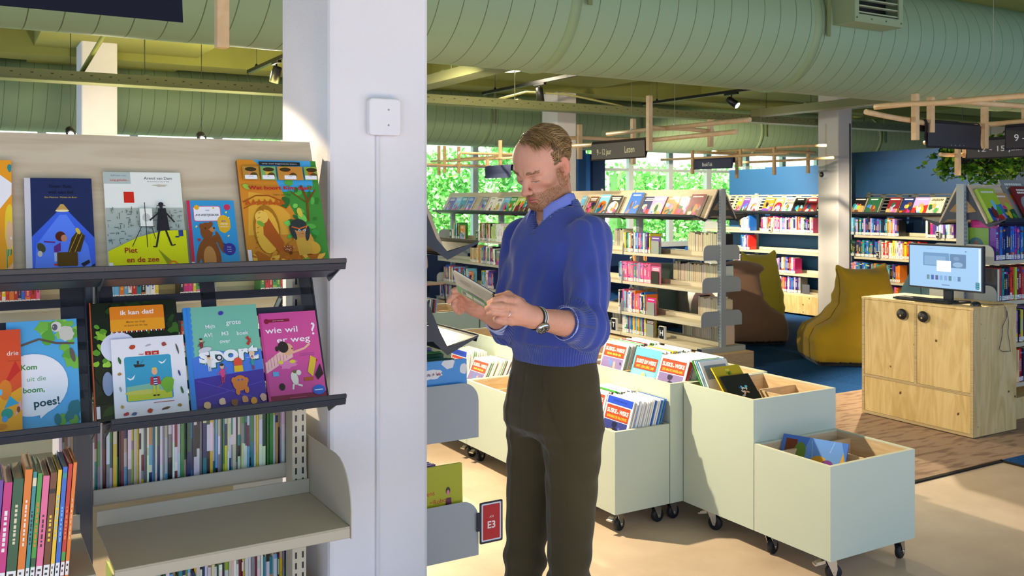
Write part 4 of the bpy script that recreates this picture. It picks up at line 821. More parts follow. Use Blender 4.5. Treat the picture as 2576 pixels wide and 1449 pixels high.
def art_weg(A):
    A.rect(0, 0, 1, 1, '#d8529c'); A.rect(0, 0, 1, .07, '#8a1f4a'); A.rect(0, 0, .04, 1, '#c84490'); A.rr(.12, .89, .52, .925, .002, '#8a1f3a'); A.ell(.12, .905, .045, .03, '#8a1f3a'); A.text('samen met lezen', .32, .908, .0032, '#f0c8d8')
    A.text('wie wil', .36, .80, .0165, '#fbf6fa', .008, fit=.56); A.text('?', .92, .79, .034, '#fbf6fa', .008); A.text('er weg', .55, .685, .0165, '#fbf6fa', .008, fit=.58)
    A.poly('#f0c0b8', .02, .44, .30, .56, .5, .54, .5, .48, .3, .42, .02, .32)
    for k in range(7): A.line('#c86a8a', .0012, .06+k*.055, .36+k*.018, .06+k*.055, .52)
    A.ell(.42, .57, .10, .07, '#e8b48c'); A.ell(.35, .60, .09, .065, '#2a2028', .3); A.ell(.24, .585, .03, .03, '#2a2028'); A.line('#f0b8a0', .006, .5, .53, .72, .57, .82, .62); A.ell(.50, .575, .01, .01, '#221a20')
    for k in range(2): A.rect(.62, .505-k*.02, .88, .511-k*.02, '#b0509a')
    A.ell(.40, .40, .16, .045, '#e880b8', .1, 16, .5); A.ell(.28, .43, .04, .02, '#e8d840'); A.ell(.48, .43, .05, .02, '#e8d840'); A.ell(.48, .24, .06, .075, '#f0e8d4', .2); A.ell(.56, .30, .045, .03, '#f0e8d4'); A.ell(.49, .315, .035, .018, '#7a6a3a'); A.line('#f0e8d4', .005, .45, .18, .43, .12); A.line('#f0e8d4', .005, .52, .17, .60, .15); A.ell(.25, .16, .05, .04, '#2a2028')
    A.poly('#e8c43a', .72, .30, .80, .48, .90, .44, .80, .24); A.rect(.64, .20, .80, .24, '#b85a2a'); A.poly('#2a2028', .84, .26, .95, .38, .99, .26, .88, .20); A.rect(.12, .28, .22, .33, '#5ab0d8'); A.ell(.87, .09, .11, .055, '#2f6ad0'); A.rect(.80, .085, .94, .095, '#e0ecff'); A.rect(.35, .025, .65, .035, '#b0506e'); A.ell(.90, .42, .015, .012, '#b0302a')
LO = [(-20, 56, .240, .010, 'orange', 'red and orange picture book at the left end of the lower rack', art_rie, .012), (20, 204, .262, .010, 'sky blue', 'sky blue picture book with a sheep in a tree and white speech bubble', art_poes, 0),
      (238, 466, .298, .010, 'black', 'dark green forest picture book with an orange title label', art_kandat, 0), (288, 474, .198, .010, 'white', 'white square picture book with a boy by the sea, in front of the dark one', art_zee, .012),
      (481, 671, .272, .012, 'teal', 'turquoise and purple sports picture book on the lower rack', art_sport, 0), (676, 822, .245, .009, 'magenta', 'pink picture book with white handwritten title, right end of the lower rack', art_weg, 0)]
for ua, ub, h, t_, cn, lb, fn, off in LO:
    a, b_ = X1(ua), X1(ub); y0, z0, lean, s = d_lo; t2 = t_+off
    facebook(MU, a, y0-cos(lean)*t2, z0+t2*sin(lean)+.001, b_-a, h, t_, 1, cn, lb, lean=lean, art=fn, name='picture_book', group=LG)
# thin picture books on the rear shelves, seen between the trays
MI = Matrix.Identity(4)
row(MI, .222, .826, 2.672, .801, 'rear shelf below the lower rack', 'thin picture books on the rear shelf', 'thin', 61, det=2, tr=(.0035, .010), hr=(.232, .275), d=.20, label=False, kind='picture book', name='picture_book', jit=.02)
row(MI, .36, .826, 2.672, .336, 'bottom rear shelf', 'thin picture books on the bottom rear shelf', 'thin', 62, det=2, tr=(.0035, .010), hr=(.225, .27), d=.20, label=False, kind='picture book', name='picture_book', jit=.02)
# leaning series on the front shelf
x = 0.052
for i, (cn, t_, h) in enumerate((('purple', .016, .235), ('magenta', .021, .228), ('dark green', .026, .233), ('orange', .019, .25), ('teal', .010, .243), ('green', .012, .238), ('pink', .017, .231), ('brown', .017, .236), ('yellow', .010, .24), ('blue', .012, .245), ('red', .0105, .25), ('orange', .0095, .252))):
    t_ *= .74; q = random.Random(70+i); o = bookmesh('reader_book', t_, h, .16, PAL[cn], q, None, 1)
    place(o, MI, (x+0.0012*i, 2.272, .7665+0.0), (0, radians(4.2), 0)); x += t_+.0007
    tag(o, ['purple reader at the left picture edge on the front shelf', 'magenta reader book leaning on the front shelf', 'dark green reader with white spine title on the front shelf', 'orange reader book leaning beside the dark green one', 'thin teal reader just right of the first orange one', 'green reader book leaning left of the pink one', 'pale pink reader book on the front shelf', 'dark brown reader right of the pale pink one', 'ochre yellow reader between brown and blue', 'bright blue reader near the clear divider', 'red reader, last but one before the empty shelf part', 'orange reader at the right end, next to the empty shelf part'][i], 'book', 'leaning readers on the front shelf')
m = MB(); m.box(.2035, .2055, 2.285, 2.44, .766, .96); tag(m.build('shelf_divider', mat('acrylic', (.9, .95, .95), rough=.05, trans=.9)), 'clear acrylic divider ending the leaning readers on the front shelf', 'shelf divider')
m = MB(); m.box(.145, .2, 2.675, 2.80, .8015, .865, hx('#f4f2ee')); m.box(.15, .195, 2.673, 2.675, .81, .855, hx('#dcdad4')); tag(m.build('storage_box', 'paint', bevel=.003), 'small white box on the rear shelf left of the thin picture books', 'box')
# ------------------------------------------------------------ second unit behind the pillar, seen end-on
MU2 = frame((1.333, 3.055, 0), pi/2)
t2 = thing('bookcase', 'shelving unit behind the big pillar seen from its end, with two dark V-shaped display brackets', 'bookcase'); t2.matrix_world = MU2
for x in (0.03, 0.93): upright(t2, x, 0, 0.05, 1.76)
for zv, wm, lt in ((1.381, 'maple_board', False), (1.031, 'dark_steel', 1)):
    for s in (-1, 1): display(t2, 0.004, 0.94, zv, s, boardmat=wm, lattice=lt, top=.385 if not lt else .372, brk=(0.002, 0.93), mt='dark_blue_steel' if 0 else 'dark_steel')
for s in (-1, 1):
    for z in (.745, .305):
        shelf(t2, 0.004, 0.94, s*.33, s*.035, z)
        for x in (0.0, 0.944): plate(t2, x, s*.0, s*.334, z-.03, z+.178, s, 'plate_steel', .07)
MB().box(0, .94, -.29, .29, 0, .06).build('base', 'plate_steel', t2)
def art_leuk(A):
    A.rect(0, 0, 1, 1, '#c8922a'); A.rect(0, .60, 1, 1, '#3f9ae8'); A.poly('#3f9ae8', 0, .56, .5, .60, 0, .62); A.ell(.30, .82, .20, .07, '#f2f2f6', .05, 18, .3); A.ell(.63, .95, .13, .07, '#f2f2f6', 0, 14, .3); A.ell(.93, .86, .07, .08, '#f2f2f6', 0, 12, .3)
    s_ = 'lezen is leuk'; cs = ['#c2322e', '#2a2c3a', '#3a7ac8', '#b04a2a', '#2a2c3a', '#c2322e']
    for k, ch in enumerate(s_):
        if ch != ' ': A.text(ch, .15+k*.026, .82+.01*(k % 2), .011, cs[k % 6], .025)
    q = random.Random(3)
    for r_ in range(6):
        xx = .08
        while xx < .78-.1*(r_ == 5): w = q.uniform(.03, .08); A.rect(xx, .50-r_*.055, xx+w, .52-r_*.055, '#5a3d10'); xx += w+.012
    A.rect(.08, .06, .2, .08, '#f0d8a0')
def art_rens(A):
    A.rect(0, 0, 1, 1, '#b6b81e'); A.text('Rens', .36, .70, .017, '#c2401e', .008, rot=.08); A.text('en', .40, .60, .009, '#c2401e', .008); A.text('Robo', .56, .60, .017, '#c2401e', .008, rot=.08); A.ell(.60, .20, .24, .07, '#3a3620', 0, 14, .2); A.ell(.56, .17, .20, .045, '#3a3620', 0, 14, .3)
    A.ell(.72, .70, .045, .045, '#3a2a28'); A.ell(.72, .68, .03, .03, '#e890a0'); A.poly('#6a2a4a', .68, .62, .78, .62, .79, .42, .68, .42); A.line('#4a2034', .003, .69, .60, .66, .50); A.rect(.685, .20, .715, .42, '#3a4450'); A.rect(.74, .20, .77, .42, '#3a4450'); A.ell(.50, .28, .08, .035, '#3a7a8a'); A.ell(.42, .32, .035, .03, '#4a9ab0'); A.line('#3a5a6a', .002, .46, .26, .45, .18); A.line('#3a5a6a', .002, .54, .26, .56, .18); A.line('#3a5a6a', .0016, .58, .30, .62, .40); A.line('#4a9ab0', .0016, .42, .34, .41, .42); A.ell(.37, .30, .02, .016, '#f0f0f0')
ME2 = Matrix.Identity(4)
for z, w, h, fnx, cn, lb, xr in ((.747, .205, .262, art_leuk, 'sky blue', 'blue and ochre book back cover above the grey end plate', 1.628), (.307, .215, .315, art_rens, 'lime', 'olive green book with a boy and robot dog drawing behind the lower end plate', 1.610)):
    facebook(ME2, xr-w, 3.066, z, w, h, .012, 1, cn, lb, art=fnx, lean=.04)
for z, n, sd, wh in ((.747, 7, 81, 'behind the blue and ochre cover'), (.307, 8, 82, 'behind the boy and robot dog cover')):
    row(MU2, .045, .045+n*.03, -.29+.03, z, wh, 'books on the unit behind the pillar', 'kids', sd, tr=(.014, .03), hr=(.25, .275), d=.2, colseq=(['dark green', 'teal', 'purple', 'dark green', 'green', 'black', 'red'] if n == 7 else ['grey', 'blue', 'navy', 'yellow', 'dark green', 'maroon', 'purple', 'red']))
e = thing('shelf_label', 'red and white AVI E3 shelf card in a dark holder beside the grey end plate', 'sign', (1.668, 3.045, .315))
MB().prism(rrect(0, 0, .098, .155, .006), 1, .0, .004, hx('#1c2338')).build('holder', 'paint', e)
MB().box(-.012, 0.0, 0, .004, .05, .12, hx('#1c2338')).build('clip', 'paint', e)
A = Art(.098, .155, -.0002, .0002); A.rr(.07, .05, .93, .96, .004, '#dfe6f4'); A.rr(.13, .085, .87, .925, .003, '#c22530'); A.text('AVI', .5, .63, .0085, '#f6eaea', .0); A.text('E3', .5, .44, .026, '#fbf4f4', .02); A.build('card', 'print', e)
# ------------------------------------------------------------ light bookcase seen through the slots
MH = frame((1.0, 5.95, 0), 0)
tH, dH = bookcase('cream bookcase glimpsed through the slots of the dark rack', MH, -1.0, [.66, .66, .66], [(1.02, .24), (.7, .24), (.38, .24)], zt=1.32, disp=False, sides=(-1,), wood='shelf_steel')
m = MB(); m.box(-1.0, .98, -.03, -.015, .16, 1.30, hx('#e9dfb8')); o = m.build('back_panel', 'paint', tH)
for k, (a, b_, z) in enumerate(((-.96, -.62, 1.02), (-.28, .0, 1.02), (.12, .33, 1.02), (.60, .85, 1.02), (-.9, -.5, .7), (-.1, .22, .7))):
    row(MH, a, b_, -.22, z+.001, ['first', 'second', 'third', 'fourth', 'lower left', 'lower middle'][k]+' group in the cream bookcase', 'books in the cream bookcase', 'youth', 90+k, hr=(.18, .2), tr=(.016, .028))
# ------------------------------------------------------------ trolleys with comics
def caster(par, x, y, rz=0, brake=True, z=.10):
    M = Matrix.Translation((x, y, 0)) @ Matrix.Rotation(rz, 4, 'Z')
    m = MB(); MXX = M @ Matrix.Translation((0.018, 0, .034)) @ Matrix.Rotation(pi/2, 4, 'X'); m.lathe([(0.008, -.011), (.030, -.012), (.034, -.008), (.034, .008), (.030, .012), (.008, .011)], 28, hx('#15161a'), M=MXX)
    w = m.build('caster', ['paint', 'chrome'], par)
    m = MB(); m.col = hx('#b9bcbe'); m.box(-.03, .03, -.03, .03, z-.004, z, M=M)
    for s in (-1, 1): m.prism([(-.022, z-.004), (.026, z-.004), (.030, .05), (.024, .024), (.012, .024), (-.004, .06)], 1, s*.016-.0012, s*.016+.0012, M=M)
    m.tube([(0.018, -.02, .034), (0.018, .02, .034)], .005, 8, M=M)
    if brake: m.prism([(-.02, z-.012), (-.055, z-.022), (-.062, z-.034), (-.05, z-.034), (-.02, z-.026)], 1, -.014, .014, M=M); m.box(-.066, -.056, -.017, .017, z-.036, z-.028, M=M)
    m.build('fork', 'chrome', w)
def trolley(x0, x1, y0, y1, zt, divs, lb, casters, zf=None):
    t = thing('book_trolley', lb, 'book trolley', (0, 0, 0)); T = .018; zb = .10; zf = zf or zt-.17
    t.location = (x0, y0, 0); W = x1-x0; D = y1-y0; g = .0015
    m = MB()
    m.box(g, T, g, D-g, zb, zt); m.box(W-T, W-g, g, D-g, zb, zt); m.box(T, W-T, g, T, zb, zt); m.box(T, W-T, D-T, D-g, zb, zt); m.box(T, W-T, T, D-T, zb, zb+T)
    m.build('body', 'sage', t)
    m = MB(); h = zt-.0; k = .0012
    m.box(T, T+k, T, D-T, zf, zt-.004); m.box(W-T-k, W-T, T, D-T, zf, zt-.004); m.box(T, W-T, T, T+k, zf, zt-.004); m.box(T, W-T, D-T-k, D-T, zf, zt-.004); m.box(T, W-T, T, D-T, zf-.012, zf)
    m.build('inner_lining', 'birch', t)
    m = MB(); m.box(g, T, g, D-g, zt, zt+.0012); m.box(W-T, W-g, g, D-g, zt, zt+.0012); m.box(T, W-T, g, T, zt, zt+.0012); m.box(T, W-T, D-T, D-g, zt, zt+.0012); m.build('rim', mat('rim', hx('#dcdcc6'), rough=.5), t)
    for kind, p in divs:
        m = MB(); 
        if kind == 'x': m.box(T, W-T, p-y0-.006, p-y0+.006, zf, zt-.022)
        else: m.box(p-x0-.006, p-x0+.006, T, D-T, zf, zt-.022)
        m.build('divider', 'birch', t)
    for cx_, cy_, rz, bk in casters: caster(t, cx_-x0, cy_-y0, rz, bk)
    return t
ZL, ZT_ = .494, .69
trolley(3.10, 3.65, 2.64, 3.073, ZL, [('y', 3.40), ('x', 2.98)], 'low sage trolley nearest the camera, with a blue comic inside', [(3.15, 2.69, -.5, True), (3.60, 2.69, .3, False), (3.15, 3.02, 0.2, False), (3.60, 3.02, 0, False)])
trolley(3.10, 3.65, 3.075, 3.552, ZT_, [('y', 3.38), ('x', 3.32)], 'tall sage trolley with dark albums, beside the low trolley nearest the camera', [(3.15, 3.40, -1.2, True), (3.60, 3.12, 0, False), (3.6, 3.5, 0.4, False)])
BY = [3.556, 4.309, 5.062, 5.815]
nm = ['nearest', 'middle', 'farthest']
for i in range(3):
    y0, y1 = BY[i]+.001, BY[i+1]-.001; c = [y0+.25, y0+.50]
    trolley(2.68, 3.018, y0, y1, ZL, [('x', c[0]), ('x', c[1])], ['low sage trolley of comics right of the man legs', 'low sage trolley of comics behind the man legs', 'low sage trolley left of the man with two casters showing'][i], [(2.73, y0+.05, pi/2*.2, True), (2.73, y1-.06, .3, True), (2.97, y0+.06, 0, False), (2.97, y1-.06, 0, False)])
    trolley(3.02, 3.69, y0, y1, ZT_, [('x', c[0]), ('x', c[1]), ('y', 3.36)], ['tall sage trolley of comics right of the blue sweater', 'tall sage trolley of comics hidden mostly by the man', 'tall sage trolley with an empty front cell left of the man'][i], [(3.07, y0+.06, 0, False), (3.64, y0+.06, 0, False), (3.07, y1-.06, 0, False), (3.64, y1-.06, 0, False)])
trolley(3.02, 3.62, 6.62, 7.2, .71, [('x', 6.9)], 'sage trolley box standing crosswise beyond the comics, left half of a pair', [(3.1, 6.7, 0, False), (3.55, 7.1, 0, False)])
trolley(3.63, 4.22, 6.62, 7.2, .71, [('x', 6.9)], 'sage trolley box standing crosswise beyond the comics, right half of a pair', [(3.7, 6.7, 0, False), (4.15, 7.1, 0, False)])
CW, CHh = .215, .29
MR = lambda x, y, z: Matrix.Translation((x, y, z)) @ Matrix.Rotation(-pi/2, 4, 'Z')
def art_sw(sub, style=0):
    def f(A):
        A.rect(0, 0, 1, 1, ['#f2f2f4', '#6ac4e0', '#f4f4f6'][style]); z0 = .60
        if style == 0: A.rect(.03, .86, .97, .985, '#2c4fd0'); A.text('DE AVONTUREN VAN', .5, .925, .0085, '#16287a', .008, fit=.5)
        if style == 2: z0 = .70
        A.rr(.06, z0, .93, z0+.24, .003, '#1c1c24'); A.rr(.07, z0+.007, .92, z0+.233, .003, '#e4482a')
        A.text('SUSKE EN WISKE' if style == 1 else 'SUSKE', .5 if style == 1 else .28, z0+.15, .020, '#fbf6f2', .03, fit=.76 if style == 1 else .36, rot=0)
        if style != 1: A.text('en', .50, z0+.135, .010, '#fbf6f2', .02); A.text('WISKE', .72, z0+.15, .020, '#fbf6f2', .03, fit=.34)
        if sub: A.text(sub, .5, z0+.055, .0125, '#f6c83a', .02, fit=min(.72, .045*len(sub)))
        else:
            for k in range(5): A.rect(.2+k*.12, z0+.04, .30+k*.12-.02*(k % 2), z0+.075, '#f6c83a')
        q = random.Random(len(sub)+style); A.rect(.06, .03, .93, z0-.01, ['#3a4490', '#8ad0e8', '#8a7ab0'][style])
        for k in range(16): A.ell(q.uniform(.12, .88), q.uniform(.08, z0-.07), q.uniform(.04, .13), q.uniform(.02, .07), q.choice([['#e8a83a', '#22284a', '#d8c04a', '#5a6ac8'], ['#4aa4d0', '#f0f4f8', '#2a7ab0', '#e8c890'], ['#c8c04a', '#3a3450', '#d8a8a0', '#6a8ad0']][style]), q.uniform(0, 3), 9, .6, k)
    return f
def stack(cell_y0, xs, z, cover, lb, seed, where, lean=.33, h=CHh, w=CW, nx=True):
    """comics standing across a cell, covers towards -x; xs = (x front, x back)"""
    q = random.Random(seed); M = MR(0, 0, 0)
    def P(x, y, zz): return (-y, x, zz)     # world -> frame coords
    x = xs[0]; first = True; k = 0; cols = ['white', 'white', 'white', 'red', 'white', 'yellow', 'white', 'blue', 'white', 'green', 'maroon', 'white']
    prev = None
    while x < xs[1]:
        t_ = q.uniform(.005, .009); cn = cols[q.randrange(len(cols))]; hh = h*q.uniform(.96, 1.0); dy = q.uniform(-.006, .006)
        yy = cell_y0+w+dy
        if first and cover: facebook(M, -yy, x, z, w, h, t_, 1, 'white', lb, lean=lean, art=cover, name='comic_album', cat='comic', group=None)
        else:
            m = MB(); c = hx('#f4f3f1') if q.random() < .7 else PAL[cn]; m.box(0, w, 0, t_, 0, hh, c); m.box(0.03, w-.03, -.0004, 0, hh*.80, hh*.97, PAL[cn]); m.box(.0, .002, -.0004, t_, 0, hh, PAL[cn])
            if q.random() < .5: m.box(.02, w*.6, -.0006, 0, hh*.65, hh*.78, hx('#e4482a'))
            m.box(w-.001, w+.0004, t_*.15, t_*.85, 0, hh, PAL[cn]); o = m.build('comic_album', 'print'); place(o, M, (-yy, x, z), (-lean, 0, 0))
            tag(o, uniq([f'{"thin" if t_ < .007 else "thicker"} comic with {cn} edging behind {prev or "the front"} one, {where}', f'{cn} edged comic standing {["in front part","in middle","at the back"][min(2, int(3*(x-xs[0])/(xs[1]-xs[0]+.001)))]}, {where}', f'comic with {cn} edging, {where}']), 'comic', 'comics in the trolleys'); prev = cn
        first = False; x += t_/cos(lean)+q.uniform(.0012, .006); k += 1
y = BY[0]
stack(y+.018+.006, (3.075, 3.31), .518, art_sw('DE HALVE HAVELAAR', 2), 'red titled comic with a gold subtitle and crowd drawing, nearest cell of the tall trolley', 1, 'nearest cell, tall trolley')
stack(y+.268, (3.10, 3.31), .525, art_sw('HET LEKKERE LAB', 1), 'sky blue comic with a red title box in the second cell, tall trolley', 2, 'second cell, tall trolley')
stack(y+.52, (3.08, 3.30), .53, art_sw('', 2), 'white comic with a red title box just right of the sweater hem', 3, 'third cell, tall trolley')
e = facebook(MR(0, 0, 0), -(y+.50), 3.47, .53, .25, .23, .03, 5, 'white', 'white blank box file lying back in the rear row of the tall trolley', lean=.5, art=lambda A: A.rect(.3, .75, .7, .77, '#b8b0a0'), name='box_file', cat='box file')
y = BY[2]
stack(y+.22, (3.08, 3.26), .55, art_sw('', 2), 'red titled comic left of the sweater, in the farther tall trolley', 4, 'tall trolley left of the man')
y = BY[0]
stack(y+.018+.006, (2.735, 2.93), .345, art_sw('BARABAS DE BALORIGE', 0), 'comic with blue top band and red title in the low trolley right of the trousers', 5, 'nearest cell, low trolley', lean=.3)
stack(y+.268, (2.75, 2.93), .345, art_sw('', 2), 'comic with a red title box partly hidden by the trousers, low trolley', 6, 'second cell, low trolley', lean=.3)
y = BY[2]
stack(y+.03, (2.74, 2.93), .327, art_sw('', 2), 'comic with a red title box in the low trolley left of the trousers', 7, 'near cell, low trolley left of the man', lean=.45)
stack(y+.27, (2.80, 2.94), .33, art_sw('', 0), 'navy headed comic standing high in the low trolley by the grey end plate', 8, 'middle cell, low trolley left of the man', lean=.1)
y = 6.66
for i in range(10):
    q = random.Random(i+300); cn = ['black', 'white', 'grey', 'white', 'black', 'white', 'grey', 'black', 'red', 'sky blue'][i]; o = bookmesh('comic_album', .010, .27, .2, PAL[cn], q, None, 0, False); place(o, MI, (3.10+i*.014, y+.005, .545), (0, .12, 0)); tag(o, uniq([f'{cn} edged album leaning in the crosswise trolley below the pointing hand, after {["none","black","white","grey","white","black","white","grey","black","red"][i]}']), 'comic', 'albums in the crosswise trolley')
def art_dark(A): A.rect(0, 0, 1, 1, '#1c2224'); q = random.Random(2); [A.ell(.55+q.uniform(-.14, .14), .62+q.uniform(-.08, .12), .05, .02, q.choice(['#3a9ad8', '#5ad0e8', '#e8a080', '#2a5a9a', '#e8e0d0']), q.uniform(0, 3), 8, .6, k) for k in range(14)]
def art_gold(A): A.rect(0, 0, 1, 1, '#a89020'); A.rect(0, .80, 1, 1, '#b8a42c'); [A.ell(.5+.05*math.cos(k), .86+.05*math.sin(k*2), .04, .02, ['#6a8a2a', '#d8d060', '#3a5a20'][k % 3], k, 8, .5, k) for k in range(8)]
def art_silver(A): A.rect(0, 0, 1, 1, '#aab6cc'); A.rr(.06, .3, .94, .93, .004, '#4c5058'); A.ell(.88, .90, .05, .05, '#e8eef8')
for x0, yy, z, fnx, cn, lb, w in ((3.135, 3.165, .565, art_dark, 'black', 'black album with a colourful splash lying back in the tall near trolley', .185), (3.135, 3.225, .60, art_gold, 'yellow', 'gold album behind the black one in the tall near trolley', .18), (3.13, 3.33, .60, art_silver, 'grey', 'silver framed album at the back of the row in the tall near trolley', .185)):
    facebook(MI, x0, yy, z, w, .25, .008, 1, cn, lb, lean=.72, art=fnx, name='album', cat='comic')
for i in range(4):
    q = random.Random(i+350); cn = ['white', 'sky blue', 'white', 'green'][i]; facebook(MI, 3.13, 3.345+i*.016, .60, .18, .24, .008, i, cn, f'{["white","pale blue","second white","green"][i]} album slanting behind the silver one, tall near trolley', lean=.55, name='album', cat='comic', art=lambda A: A.rect(.1, .6, .9, .9, '#8a9ab0'))
def art_blue(A):
    A.rect(0, 0, 1, 1, '#4a78c8'); A.poly('#6a9ae0', .3, .35, .42, 1, .9, 1, 1, .6, 1, .3); A.rr(.06, .62, .24, .92, .003, '#7a3a24'); A.ell(.30, .68, .09, .2, '#6a8a34'); A.line('#c8dcf8', .0016, .5, .6, .46, .95); A.line('#c8dcf8', .0016, .75, .75, .80, .98)
    A.ell(.60, .50, .13, .15, '#d8a030', .2); A.ell(.55, .46, .06, .07, '#f4f0e4'); A.ell(.74, .46, .10, .13, '#7a3a8a'); A.poly('#d8a030', .90, .45, .95, .8, .99, .5); A.rect(0, 0, 1, .18, '#2a4a8a')
facebook(MR(0, 0, 0) @ Matrix.Identity(4), -3.02, 3.175, .335, .30, .215, .008, 1, 'blue', 'blue landscape comic leaning in the low trolley nearest the camera', lean=.5, yaw=radians(20), art=art_blue, name='comic_album', cat='comic')
# ------------------------------------------------------------ pine cabinet with the computer
t = thing('cabinet', 'knotty pine plywood cabinet carrying the catalogue computer', 'cabinet', (5.82, 3.77, 0)); W, D, H = .49, .89, .88
m = MB(); m.box(0.006, W, 0, D, .012, H-.018); m.build('body', 'pine', t)
m = MB(); m.box(-.006, W+.004, -.004, D+.004, H-.018, H); m.build('top', 'pine', t, bevel=.002)
m = MB(); m.box(-.004, .006, 0, .02, .012, H-.018); m.box(-.004, .006, D-.02, D, .012, H-.018); m.box(-.004, .006, .02, D-.02, .012, .032); m.box(-.004, .006, .02, D-.02, .287, .305); m.box(-.004, .006, D*.49-.009, D*.49+.009, .305, H-.018); m.build('front_edge', 'plywood_edge', t)
for a, b_, ky in ((.022, D*.49-.011, D*.49-.075), (D*.49+.011, D-.022, D*.49+.095)):
    dd = MB().box(-.002, .008, a, b_, .307, H-.02).build('door', 'pine', t)
    Mk = Matrix.Translation((-.002, ky, .785)) @ Matrix.Rotation(-pi/2, 4, 'Y')
    m = MB(); m.lathe([(.016, 0), (.018, .010), (.034, .015), (.040, .024), (.036, .034), (.022, .042), (0, .046)], 24, hx('#14171c'), M=Mk); m.lathe([(.007, .046), (0, .048)], 14, hx('#c8a868'), M=Mk @ Matrix.Translation((-.008, -.004, 0))); m.build('handle', 'paint', dd)
MB().box(-.002, .008, .022, D-.022, .034, .285).build('bottom_panel', 'pine', t)
MB().box(.02, W-.02, .02, D-.02, 0, .012, hx('#141414')).build('foot', 'matte', t)
t = thing('monitor', 'black computer monitor showing a pale blue web page, on the pine cabinet', 'monitor', (6.0, 4.10, .88), 0)
t.rotation_euler = (0, 0, radians(-2))
m = MB(); m.box(-.012, .02, -.296, .296, .085, .405); m.build('casing', 'black_plastic', t, bevel=.004)
m = MB(); m.prism(rrect(-.13, -.10, .13, .10, .02), 2, 0, .01) if 0 else m.prism(rrect(-.10, -.14, .11, .14, .03), 2, .0, .012); m.prism(rrect(.02, -.035, .05, .035, .008), 2, .012, .20); m.build('stand', 'black_plastic', t, bevel=.002)
A = Art(.57, .295, 0, .0002); A.rect(0, 0, 1, 1, '#a4cdf2'); A.rr(.20, .52, .57, .84, .006, '#6f9ac4'); A.rr(.22, .545, .52, .76, .006, '#86aed4'); A.rr(.58, .50, .80, .83, .006, '#6488ae'); A.ell(.69, .58, .07, .06, '#93b6d6'); A.ell(.67, .72, .04, .05, '#7c9cc0')
for k, c in enumerate(('#6f8f9c', '#4a64b0', '#60609c', '#7fb0d8', '#86a8dc', '#5f8a9c', '#9cc4ec', '#6484ac')): A.rect(.255+k*.062, .19, .295+k*.062, .30, c)
A.rect(.47, .07, .58, .09, '#5f7cae'); A.rect(.97, .02, .995, .98, '#e4f0fc'); A.rr(.93, .04, .98, .20, .003, '#1c3a5a')
for k in range(3): A.rect(.935, .055+k*.05, .975, .085+k*.05, '#49b8c8')
A.ell(.80, .90, .012, .012, '#5a6a9a'); A.rect(.40, .40, .60, .66, '#fcfcfe'); A.rect(.25, .94, .35, .945, '#9a80b0')
def scr(m_, nt, b):
    a = nt.nodes.new('ShaderNodeVertexColor'); a.layer_name = 'Col'; nt.links.new(a.outputs[0], b.inputs['Emission Color']); b.inputs['Emission Strength'].default_value = 0.44; b.inputs['Base Color'].default_value = (.01, .01, .01, 1)
mat('screen', rough=.25, fn=scr)
o = A.build('screen', 'screen', t); o.matrix_local = Matrix.Translation((-.0125, .285, .0975)) @ Matrix.Rotation(-pi/2, 4, 'Z')
t = thing('keyboard', 'black keyboard in front of the monitor on the pine cabinet', 'keyboard', (5.85, 3.98, .88), 0)
m = MB(); m.box(0, .13, 0, .44, .004, .018); m.build('base', 'black_plastic', t, bevel=.003)
m = MB()
for r_ in range(5):
    for k in range(20): m.box(.012+r_*.022, .030+r_*.022, .012+k*.0208, .029+k*.0208, .018, .023)
m.build('keys', 'black_plastic', t)
t = thing('computer_mouse', 'black computer mouse at the right end of the pine cabinet top', 'mouse', (5.95, 3.84, .881))
m = MB(); m.lathe([(.034, .0), (.034, .010), (.027, .022), (.012, .029), (0, .030)], 24, M=Matrix.Diagonal((1.3, .85, 1, 1))); m.build('shell', 'black_plastic', t)
m = MB(); m.tube([(6.0, 3.84, .892), (6.1, 3.80, .884), (6.16, 3.772, .884), (6.17, 3.761, .86), (6.18, 3.759, .80), (6.13, 3.758, .74), (6.12, 3.758, .66), (6.09, 3.758, .585), (6.13, 3.758, .565), (6.22, 3.758, .56), (6.21, 3.758, .62), (6.19, 3.758, .69), (6.20, 3.758, .76), (6.18, 3.758, .84)], .0024, 6, hx('#3a4450')); tag(m.build('mouse_cable', 'paint'), 'grey mouse cable looping down the side of the pine cabinet', 'cable')
# ------------------------------------------------------------ wall shelving right
def wallunit(y0, y1, lb, lat_mat, secs, bm):
    L = y1-y0; M = frame((10.29, y1, 0), -pi/2)
    t = thing('wall_shelving', lb, 'shelving'); t.matrix_world = M; xs = [0]
    for s in secs: xs.append(xs[-1]+s)
    for x in xs: upright(t, min(max(x, .02), L-.02), -.02, .25, 1.70, bm, slots=(-1,), d=.03)
    out = []
    for i in range(len(secs)):
        a, b_ = xs[i]+.004, xs[i+1]-.004
        for z in (1.15, .87, .575, .31): shelf(t, a, b_, -.30, -.035, z)
        out.append(display(t, a, b_, 1.38, -1, boardmat=lat_mat, lattice=2, top=.30, cy=.0, yb=.22, yt=.06))
        f = MB().box(a, b_, -.31, -.04, .03, .28).build('base_cabinet', 'pine', t, bevel=.002)
        Mk = Matrix.Translation(((a+b_)/2-.05, -.3105, .17)) @ Matrix.Rotation(pi/2, 4, 'X')
        m = MB(); m.lathe([(.014, 0), (0, .0005)], 16, hx('#101010'), M=Mk); m.build('finger_hole', 'matte', f)
    for x in xs:
        for z in (1.15, .87, .575): plate(t, min(max(x, .003), L-.003), -.02, -.305, z-.02, z+.12, -1, bm, .04)
    return M, out
MW1, DW1 = wallunit(8.60, 10.95, 'light wall shelving left of the pale pillar, against the blue partition', 'shelf_steel', [.83, 1.52], 'plate_steel')
